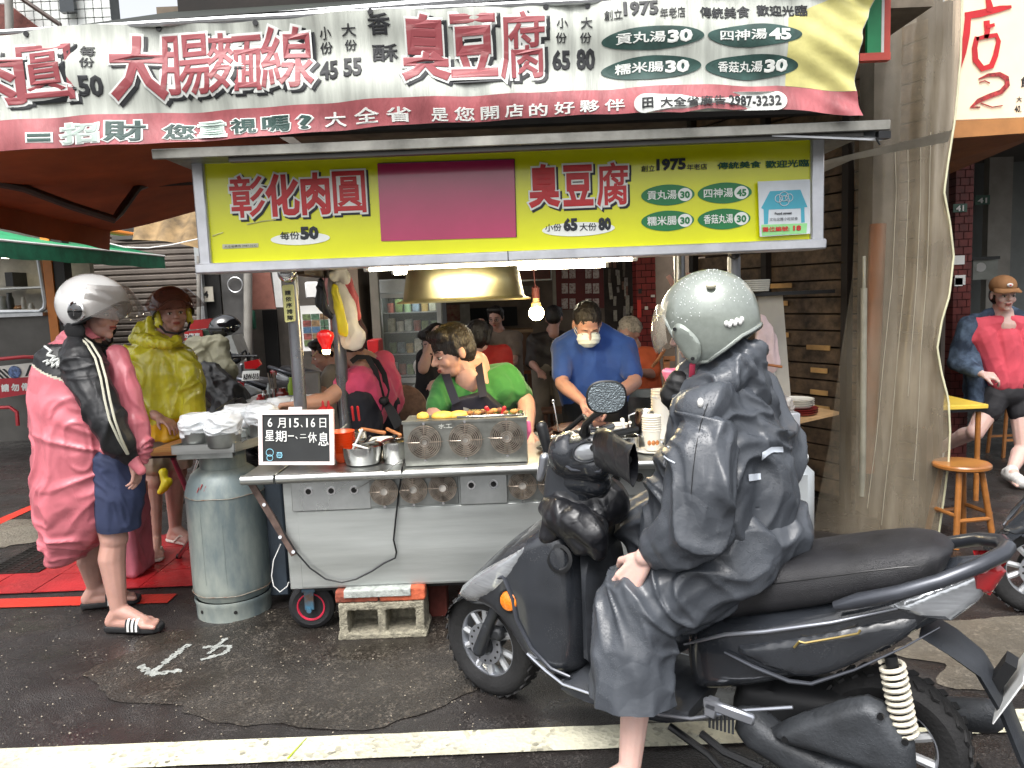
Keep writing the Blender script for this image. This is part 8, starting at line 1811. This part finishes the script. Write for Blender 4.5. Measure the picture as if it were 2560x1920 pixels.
# plastic carrier bags hanging from the post
bw=M('bag_white','#d9d3ca',.4,var=.1,alpha=.93); by_m=M('bag_yellow','#d6c51f',.4,var=.12); br=M('bag_red','#c8585a',.4,var=.12)
def bag(pts,rr,mt,label,seed,y=4.12,fl=.5,amp=.012):
    mb=MB(); q=[P(a,b,y) for a,b in pts]; mb.chain(q,rr); mb.v=[(v[0],y+(v[1]-y)*fl,v[2]) for v in mb.v]; 
    solo('plastic_bag',organic(mb,.006,[mt],2,folds(amp,(22,22,3),seed)),None,label,'bag','carrier bags hanging on the left post')
bag([(850,712),(862,760),(872,820),(882,845)],[.03,.055,.065,.07],bw,'long white carrier bag hanging in front on the post',3)
bag([(838,715),(846,760),(858,830)],[.018,.028,.03],by_m,'narrow yellow bag hanging beside the white one',5,4.05)
bag([(870,700),(884,750),(893,792)],[.022,.036,.03],br,'red and white bag hanging behind the white one',8,4.16)
bag([(838,690),(850,680),(862,695)],[.03,.035,.03],bw,'knotted bundle of bag handles at the top of the post',9,4.1,.8)
bag([(800,705),(806,760),(822,790)],[.02,.034,.022],M('bag_black'),'black crumpled bag hanging left of the white one',12,4.06,.6,.016)
bag([(828,700),(832,740),(834,775)],[.022,.03,.03],M('bag_greyish','#8e8b83',.5,var=.2),'greyish cloth bag hanging behind the black one',14,4.18,.5)
bag([(893,800),(898,830),(900,860)],[.03,.045,.035],M('bag_maroon','#3a1418',.5),'dark maroon bag hanging lowest at the right of the post',15,4.2,.5)
# condiments and chopstick holders on the two tables
def holder(px,y,z,label,r_=.035,h=.11,n=14):
    q=P(px,900,y); c=V(q.x,y,z); t=thing('chopstick_holder',label,'holder',tuple(c),'chopstick holders'); mb=MB(); mb.lathe([(.001,0),(r_,0),(r_*1.05,h),(r_*.95,h),(r_*.9,.005)],c,n=18,cap=False); part('cup',mb,pot,t)
    for k in range(n):
        a=random.uniform(0,2*PI); d=random.uniform(.0,.8); part('chopstick',MB().cyl(c+V(r_*.5*math.cos(a),r_*.5*math.sin(a),.01),c+V(r_*(.7+d)*math.cos(a)-.02,r_*(.7+d)*math.sin(a),h+.13),.003,n=5),M('chopstick','#8f8578',.6),t,0)
holder(680,6.35,.761,'chopstick holder on the table left of the stall posts'); holder(1078,6.85,.761,'chopstick holder behind the woman in green')
def bottle(px,y,z,r_,h,mt,label,cat='jar'):
    q=P(px,900,y); mb=MB(); mb.lathe([(.001,0),(r_,0),(r_,h*.65),(r_*.6,h*.78),(r_*.6,h),(.001,h)],V(q.x,y,z),n=18,cap=False); return solo('jar',mb,mt,label,cat,'condiments on the tables')
bottle(655,6.3,.761,.035,.10,pot,'short steel jar at the left of the condiments'); bottle(668,6.5,.761,.03,.14,steeld,'dark steel canister behind the short jar'); bottle(700,6.25,.761,.05,.12,M('chili_jar','#7a2418',.2,coat=.5),'red chili jar with white handle'); bottle(725,6.5,.761,.035,.18,M('carton_green','#9fc23a',.5),'lime green sauce bottle at the back'); bottle(643,6.2,.761,.03,.08,redm,'small red lidded pot at the left table edge'); bottle(718,6.2,.761,.06,.06,M('blue_bowl','#8f98a8',.3),'bluish bowl at the right of the condiments')
for k,px in enumerate((1072,1092,1110)):
    q=P(px,900,6.75); c=V(q.x,6.75,.761); t=thing('sauce_jar',['left','middle','right'][k]+' dark sauce jar with white spoon handle on the table behind the green shirt woman','jar',tuple(c),'white handled sauce jars'); mb=MB(); mb.lathe([(.001,0),(.038,0),(.04,.08),(.03,.09),(.001,.092)],c,n=16,cap=False); part('jar_body',mb,M('sauce_dark','#3a1d12',.2,coat=.5),t); part('spoon_handle',MB().tube([c+V(-.02,-.045,.10),c+V(0,-.05,.10),c+V(.004,-.05,.02)],.008,6),wht,t)
q=P(1048,905,6.8); bag([(1046,895),(1050,915),(1052,930)],[.02,.06,.05],bw,'white carrier bag standing on the table behind the green shirt woman',31,6.7,.8)
# glass-door fridge
fy=8.7; a_,b_=pxrect((958,1012),(1102,700),fy); zt=b_[1]; x0,x1=a_[0],b_[0]; t=thing('glass_fridge','tall glass door drinks fridge lit inside at the back of the shop','fridge',((x0+x1)/2,fy,0))
fg=M('fridge_grey','#9a9d9c',.4,.3,var=.1)
part('top_panel',MB().boxp((x0,fy,zt-.13),(x1,fy+.6,zt+.03),.01),fg,t); part('base',MB().boxp((x0,fy,0),(x1,fy+.6,.62),.01),fg,t); part('back',MB().boxp((x0,fy+.55,.6),(x1,fy+.6,zt-.12)),M('fridge_inside','#4b4d4a',.6),t)
for xx in (x0,x1-.04): part('side',MB().boxp((xx,fy+.02,.62),(xx+.04,fy+.56,zt-.13)),fg,t)
part('display',MB().boxp((x1-.26,fy-.006,zt-.08),(x1-.14,fy,zt-.03)),blackp,t)
df=part('door',MB().boxp((x0+.01,fy-.05,.62),(x0+.06,fy-.005,zt-.13)).boxp((x1-.06,fy-.05,.62),(x1-.01,fy-.005,zt-.13)).boxp((x0+.06,fy-.05,.62),(x1-.06,fy-.005,.68)).boxp((x0+.06,fy-.05,zt-.18),(x1-.06,fy-.005,zt-.13)),fg,t)
part('pane',MB().boxp((x0+.06,fy-.03,.68),(x1-.06,fy-.026,zt-.18)),M('fridge_glass','#a8b0ae',.03,alpha=.18,var=0),df); part('door_handle',MB().cyl((x0+.03,fy-.08,1.0),(x0+.03,fy-.08,1.3),.012),blackp,df)
part('light_strip',MB().boxp((x0+.15,fy+.05,zt-.17),(x1-.1,fy+.08,zt-.15)),M('fridge_glow','#e8f4f0',.5,emit=8,var=0),t)
cols=['#b8bdb6','#8fa77f','#c8c3b0','#a6564a','#7c8c9a','#d8d4cc','#6f7f4a','#b99a5c']
for r_,zz in enumerate((.7,.95,1.2,1.42)):
    part('shelf',MB().boxp((x0+.05,fy+.05,zz-.012),(x1-.05,fy+.5,zz)),alu,t)
    for k in range(6):
        xx=x0+.12+k*(x1-x0-.24)/5; h=random.uniform(.10,.16); c=cols[(k*3+r_)%8]; mb=MB()
        if (k+r_)%2: mb.lathe([(.001,0),(.04,0),(.042,h),(.001,h)],(xx,fy+.2,zz),n=12,cap=False)
        else: mb.box((xx,fy+.2,zz+h/2),(.08,.1,h),None,.008)
        solo('food_container',mb,M('fr'+c,c,.4,var=.3,scale=20),'%s packed food container on the %s shelf of the glass fridge'%(['leftmost','second','third','fourth','fifth','rightmost'][k],['bottom','second','third','top'][r_]),'container','containers in the glass fridge')
# gas cylinder
gy=3.83; q=P(578,1400,gy); gx=q.x; t=thing('gas_cylinder','tall pale grey gas cylinder with rust stains at the left of the cart','gas cylinder',(gx,gy,0))
gm=M('cylinder_paint','#647072',.5,.1,var=.16,scale=7,bump=.12,bscale=25,col2='#8f968f',mix=.52,stretch=(1,1,.35)); rust=M('rust','#6a4733',.8,var=.4,scale=30)
r_=.192; mb=MB(); mb.lathe([(.001,.085),(.13,.08),(.175,.10),(r_-.003,.135),(r_,.16),(r_,.62),(r_+.001,.624),(r_+.001,.632),(r_,.636),(r_-.012,.68),(.16,.725),(.12,.755),(.06,.77),(.001,.772)],(gx,gy,0),n=72,cap=False); part('tank',mb,gm,t)
mb=MB(); mb.lathe([(.178,.0),(.182,.0),(.184,.07),(.19,.085),(.188,.1),(.178,.09),(.176,.02)],(gx,gy,0),n=72,cap=False); ft=part('foot_ring',mb,gm,t); 
for a in (-2.2,-1.2): part('ring_hole',MB().cyl((gx+.178*math.cos(a),gy+.178*math.sin(a),.05),(gx+.1865*math.cos(a),gy+.1865*math.sin(a),.05),.009,n=10),dark,ft)
mb=MB(); mb.lathe([(.108,.73),(.112,.745),(.112,.87),(.108,.875),(.105,.87),(.104,.745)],(gx,gy,0),n=60,cap=False,arc=R(300),start=R(-330+60)); part('collar',mb,gm,t)
mb=MB(); mb.cyl((gx,gy,.76),(gx,gy,.84),.018); mb.cyl((gx,gy,.84),(gx,gy,.86),.035); part('valve',mb,M('brass','#9a7a3a',.4,.8),t)
mb=MB()
for zz in (.136,.628):
    mb=MB(); mb.tube([(gx+(r_+.0015)*math.cos(a),gy+(r_+.0015)*math.sin(a),zz+.002*math.sin(a*7)) for a in np.linspace(0,2*PI,60)[:-1]],.0028,5,closed=True)
    part('weld_seam',mb,M('seam_paint','#7a7a70',.6,var=.7,scale=30,col2='#6a4733',mix=.55),t)
mb=MB()
for a,z0,z1 in ((-1.9,.20,.58),(-1.35,.2,.5)): mb.tube([(gx+(r_+.0008)*math.cos(a),gy+(r_+.0008)*math.sin(a),z) for z in np.linspace(z0,z1,8)],.0014,4)
part('vertical_seam',mb,gm,t)
mb=MB(); 
for k,(px,py) in enumerate(((505,1212),(515,1216),(497,1220))): mb.cap(P(px,py,gy-.17),P(px-5,py+12,gy-.178),.003,.002)
part('red_mark',mb,M('red_marker','#8a3a3a',.7),t)
# tray on the cylinder with bag-wrapped pots
z=.885; pts=[G(430,1122,z),G(583,1108,z),G(655,1052,z),G(655,1020,z)]
A=P(430,1124,3.62);B=P(585,1110,3.62); t=thing('steel_tray','long steel tray of bag-wrapped pots resting on the gas cylinder','tray',((A.x+B.x)/2,3.9,z))
xA,xB=A.x,B.x; 
def trp(u,v): return V(xA+(xB-xA)*u+.30*v, 3.62+.80*v, z)
q4=[trp(0,0),trp(1,0),trp(1,1),trp(0,1)]
mb=MB(); mb.prism([p+V(0,0,-.012) for p in q4],(0,0,.010)); part('base',mb,steel,t)
for i in range(4): 
    a,b=q4[i],q4[(i+1)%4]; mb=MB(); mb.prism([a+V(0,0,-.022),b+V(0,0,-.022),b+V(0,0,.022),a+V(0,0,.022)],((b-a).cross(V(0,0,1)).normalized()*.006)); part('edge',mb,steel,t)
for i in range(2):
    mb=MB(); mb.prism([trp(.05,0)+V(0,.01+.6*i,-.05),trp(.95,0)+V(0,.01+.6*i,-.05),trp(.95,0)+V(0,.01+.6*i,-.023),trp(.05,0)+V(0,.01+.6*i,-.023)],(0,.03,0)); part('support',mb,steeld,t)
for i,(u,v,s,l) in enumerate(((.22,.10,1.0,'front left steel pot wrapped in a white bag'),(.72,.06,1.08,'front right steel pot wrapped in a white bag'),(.30,.42,1,'second row left pot wrapped in a white bag'),(.78,.38,1.02,'second row right pot wrapped in a white bag'),(.45,.72,.95,'third row left pot wrapped in a white bag'),(.85,.74,.95,'back right pot wrapped in a white bag'))):
    c=trp(u,v); c.z=z-.001; r_=.078*s; tt_=thing('wrapped_pot',l+' on the steel tray','pot',tuple(c),'bag-wrapped pots on the tray')
    mb=MB(); mb.lathe([(.001,0),(r_*.85,0),(r_*.95,.01),(r_,.10),(r_,.104),(.001,.1)],c,n=28,cap=False); part('pot',mb,steeld,tt_)
    mb=MB(); mb.lathe([(r_*.97,.055),(r_*1.06,.07),(r_*1.12,.11),(r_*1.02,.15),(r_*.8,.165),(.001,.168)],c,n=30); part('bag',organic(mb,.0042,[M('film_white','#d3d7da',.25,var=.1,coat=.4,bump=.3,bscale=70)],1,folds(.010,(14,14,26),i*7,.5)),None,tt_)
    part('handle',MB().tube([c+V(r_,-.02,.085),c+V(r_+.035,-.03,.08),c+V(r_+.04,-.03,.04),c+V(r_+.012,-.02,.02)],.003,6),steeld,tt_)
# bowl held by the vendor in pink, dark funnel next to it
q=P(648,1022,4.2); mb=MB(); mb.lathe([(.04,-.05),(.075,-.01),(.09,.02),(.06,.04),(.001,.05)],q,n=26); solo('wrapped_bowl',organic(mb,.005,[MATS['film_white']],1,folds(.008,(16,16,26),3,.5)),None,'bag-wrapped bowl held in the hand of the woman in pink','bowl')
q=P(600,1020,4.2); mb=MB(); mb.cyl(q+V(-.11,.0,-.04),q+V(.0,0,.015),.045,.05); mb.cyl(q,q+V(.03,0,.01),.052,.052); solo('dark_flask',mb,blackp,'dark cylindrical flask lying left of the held bowl','flask')
# folding table
z=.74; t=thing('folding_table','folding table with light wood top and pink and chrome legs behind the poncho','table',tuple(G(430,1300)))
tp=[G(350,1150,z),G(455,1148,z),G(475,1105,z),G(395,1100,z)]
mb=MB(); mb.prism([P(352,1142,4.2),P(500,1136,4.2),P(500,1136,4.2)+V(.05,.55,0),P(352,1142,4.2)+V(.05,.55,0)],(0,0,.02)); part('table_top',mb,woodl,t); mb=MB(); mb.prism([P(350,1148,4.195),P(500,1141,4.195),P(500,1136,4.195),P(350,1142,4.195)],(0,.6,0)); part('under_edge',mb,blackp,t)
part('leg',MB().cyl(P(432,1145,4.25),P(478,1250,4.5),.014),M('leg_pink','#b5556a',.4,.3),t,label='pink tube leg')
for A,B in (((498,1150),(480,1200)),((480,1200),(487,1330)),((487,1330),(448,1398))): 
    part('leg',MB().cyl(P(*A,4.3),P(*B,4.3) if B!=(448,1398) else G(448,1400)+V(0,0,.02),.013),chrome,t)
part('foot',MB().sph(G(448,1400)+V(0,0,.022),.02,10,8),blackp,t)
mb=MB(); mb.boxp((P(302,1400,4.35).x,4.3,.01),(P(352,1400,4.35).x,4.55,.55),.02); solo('pink_box',organic(mb,.01,[M('pink_bin','#a8606e',.5,var=.2)],2,folds(.008,(9,9,5))),None,'dull pink fabric bin standing behind the poncho customer','bin')
mb=MB(); mb.chain([P(420,1205,4.7),P(400,1230,4.7),P(412,1200,4.7)],[.03,.02,.02]); mb.chain([P(408,1180,4.72),P(412,1220,4.7)],[.03,.02]); solo('yellow_bag',organic(mb,.006,[by_m],2,folds(.008,(16,16,5))),None,'yellow plastic bag hanging between the legs of the raincoat man','bag')
# side shelf on the right with plates and bags
z=.735; t=thing('side_shelf','plywood side shelf at the right end of the cart','shelf',tuple(P(1990,1040,4.8)))
mb=MB(); mb.prism([P(1930,1052,4.3),P(2098,1034,4.9),P(2040,1005,5.2),P(1890,1015,4.9)],(0,0,.02)); mb2=MB(); mb2.add([V(x,y_,z) for x,y_ in [(P(1900,1045,4.35).x,4.35),(P(2098,1034,4.85).x,4.85),(P(2098,1034,4.85).x-.12,5.35),(P(1900,1045,4.35).x,5.2)]]+[V(x,y_,z-.02) for x,y_ in [(P(1900,1045,4.35).x,4.35),(P(2098,1034,4.85).x,4.85),(P(2098,1034,4.85).x-.12,5.35),(P(1900,1045,4.35).x,5.2)]],[(0,1,2,3),(7,6,5,4),(0,4,5,1),(1,5,6,2),(2,6,7,3),(3,7,4,0)]); part('board',mb2,M('plywood','#b08f66',.5,var=.15,scale=3,stretch=(1,8,8)),t); part('leg',MB().boxp((P(1960,1100,4.9).x,4.9,0),(P(1985,1100,4.9).x,4.94,z-.02)),galu,t)
pc_=P(1998,1010,4.78); 
for k in range(3):
    mb=MB(); mb.lathe([(.001,0),(.10,0),(.125,.012),(.128,.018),(.10,.006),(.001,.006)],(pc_.x,4.82,z+.001+.013*k),n=36,cap=False); solo('lacquer_plate',mb,M('plate_maroon','#7c2226',.35,coat=.3),nth(k,3)+' dark red plate under the white plates on the plywood shelf','plate','dark red plates on the shelf')
for k in range(4):
    mb=MB(); mb.lathe([(.001,0),(.09,0),(.112,.014),(.115,.018),(.09,.006),(.001,.006)],(pc_.x-.01,4.82,z+.045+.013*k),n=36,cap=False); solo('plate',mb,wbowl,nth(k,4)+' white plate of the stack on top of the red plates','plate','white plates on the shelf')
mb=MB(); q=P(1955,1015,4.6); mb.chain([q+V(-.04,0,-.03),q+V(.0,0,.03),q+V(.03,0,-.02)],[.06,.05,.045]); solo('crumpled_bag',organic(mb,.006,[M('film_clear','#c9c4c0',.2,alpha=.6,coat=.5)],1,folds(.018,(20,20,20),6,.5)),None,'crumpled clear plastic bag left of the plate stack','bag')
t=thing('leaning_board','pale grey board leaning behind the rider with a pink bag pinned on it','board',tuple(P(1960,1010,5.3)))
mb=MB(); mb.prism([P(1895,742,5.3),P(1957,738,5.3),P(1978,1008,5.1),P(1880,1015,5.1)],(0,.02,0)); part('board',mb,M('board_pale','#a7a399',.6,var=.12,scale=3),t)
bag([(1905,800),(1915,850),(1920,905)],[.04,.085,.085],M('bag_pinkwhite','#d9c3c6',.45,var=.12),'pinkish white paper bag hung on the leaning board',41,5.12,.35)
mb=MB(); mb.boxp(tuple(P(1898,968,5.15)),tuple(P(1936,905,5.17))); solo('white_note',mb,wht,'blank white card hung below the pinkish bag','card')
mb=MB(); mb.cyl(P(1870,905,5.0),P(1955,917,5.0),.009); solo('wooden_stick',mb,woodm,'thin wooden stick across the leaning board','stick')
mb=MB(); mb.boxp((P(1850,730,5.3).x,5.25,P(1850,742,5.3).z),(P(2080,730,5.3).x,5.32,P(1850,733,5.3).z)); solo('black_rail',mb,blackp,'black rail in front of the timber partition','rail')
for k in range(6):
    q=P(1878,727-5*k,5.2); mb=MB(); mb.box((q.x,5.2,q.z),(.19,.16,.012),.04*k,.003); solo('napkin_pack',mb,M('paper_white','#b8b8b0',.7,var=.1),nth(k,6)+' folded paper pack of the pile on the black rail','paper pack','paper packs piled on the black rail')
mb=MB(); mb.prism([P(1900,930,5.0),P(1913,925,5.0),P(1938,1000,4.9),P(1925,1008,4.9)],(0,.03,0)); solo('wood_plank',mb,woodl,'light wooden plank leaning behind the rider','plank')
for k,(px,py,a) in enumerate(((1685,715,-.5),(1697,708,-.3),(1708,706,-.1),(1718,712,.15))):
    q=P(px,py,5.4); mb=MB(); mb.box(q,(.035,.01,.17),Matrix.Rotation(a,3,'Y'),.003); solo('paper_fan_slip',mb,M('slip_pink','#b98f84',.7),['leftmost','second','third','rightmost'][k]+' pale pink slip of the fanned bundle beside the rider helmet','paper slip','fanned pink paper slips')
# round folding stool backs / baskets behind the vendors
q=P(1005,1010,4.9); mb=MB(); mb.lathe([(.001,0),(.16,0),(.165,.008),(.16,.016),(.001,.02)],q-V(0,0,.04),(0,-1,.25),36,cap=False); solo('round_tray',mb,M('rattan','#6e5547',.6,var=.3,scale=30),'round brown rattan tray standing behind the pink and green vendors','tray')
# lower shop clutter, red bin and wok behind the bags
mb=MB(); mb.boxp(tuple(P(920,895,8.0)),(P(948,895,8.0).x,8.3,P(930,850,8.0).z),.01); solo('red_bin',mb,redm,'red plastic bin beside the grey corner post','bin')
# ================================================================= stools and tables at the right shop
sw_=M('stool_orange','#9c6430',.3,var=.2,scale=3,stretch=(1,1,6),coat=.4)
c=P(2422,1150,4.35); c=V(c.x,4.42,0); t=thing('round_stool','round orange wooden stool at the right edge of the plastic sheet','stool',tuple(c))
hs=P(2422,1155,4.42).z; mb=MB(); mb.lathe([(.001,hs-.03),(.145,hs-.03),(.155,hs-.022),(.155,hs-.008),(.148,hs),(.001,hs)],c,n=44,cap=False); part('seat',mb,sw_,t)
for i in range(4):
    a=PI/4+i*PI/2+.15; part('leg',MB().cyl(c+V(.175*math.cos(a),.175*math.sin(a),0),c+V(.10*math.cos(a),.10*math.sin(a),hs-.028),.019,.017,n=10),sw_,t)
for i in range(4):
    a=PI/4+i*PI/2+.15; b=a+PI/2; h=.16+.03*(i%2); part('stretcher',MB().cyl(c+V(.155*math.cos(a),.155*math.sin(a),h),c+V(.155*math.cos(b),.155*math.sin(b),h),.013,n=8),sw_,t)
t=thing('yellow_table','yellow topped table corner right of the plastic sheet','table',tuple(G(2450,1250)))
yy=5.2; x0=P(2380,1015,yy).x; x1=P(2472,1012,yy).x; zt=P(2440,1012,yy).z
part('table_top',MB().boxp((x0-.3,yy,zt-.03),(x1,yy+.6,zt),.004),M('table_yellow','#d8b84a',.3,var=.08),t); part('apron',MB().boxp((x0-.28,yy+.01,zt-.05),(x1-.01,yy+.58,zt-.031)),blackp,t)
for px in (2500,): part('leg',MB().cyl((x1-.04,yy+.05,0),(x1-.04,yy+.05,zt-.03),.018),sw_,t)
part('leg',MB().cyl((x1-.04,yy+.52,0),(x1-.04,yy+.52,zt-.03),.018),sw_,t)
t=thing('far_table','small orange table corner behind the capped woman','table',tuple(G(2380,1150)))
yy=6.6; x0=P(2350,900,yy).x; x1=P(2388,900,yy).x; zt=P(2375,905,yy).z; zt=max(zt,.74); part('table_top',MB().boxp((x0-.2,yy,zt-.03),(x1,yy+.5,zt)),sw_,t); part('leg',MB().cyl((x1-.05,yy+.05,0),(x1-.05,yy+.05,zt-.03),.02),sw_,t)
mb=MB(); mb.chain([P(2378,1080,5.5),P(2390,1050,5.5)],[.04,.03]); 
stool(P(2530,1150,6.6).x,6.6,'dim wooden stool behind the capped woman',.45,sw_)
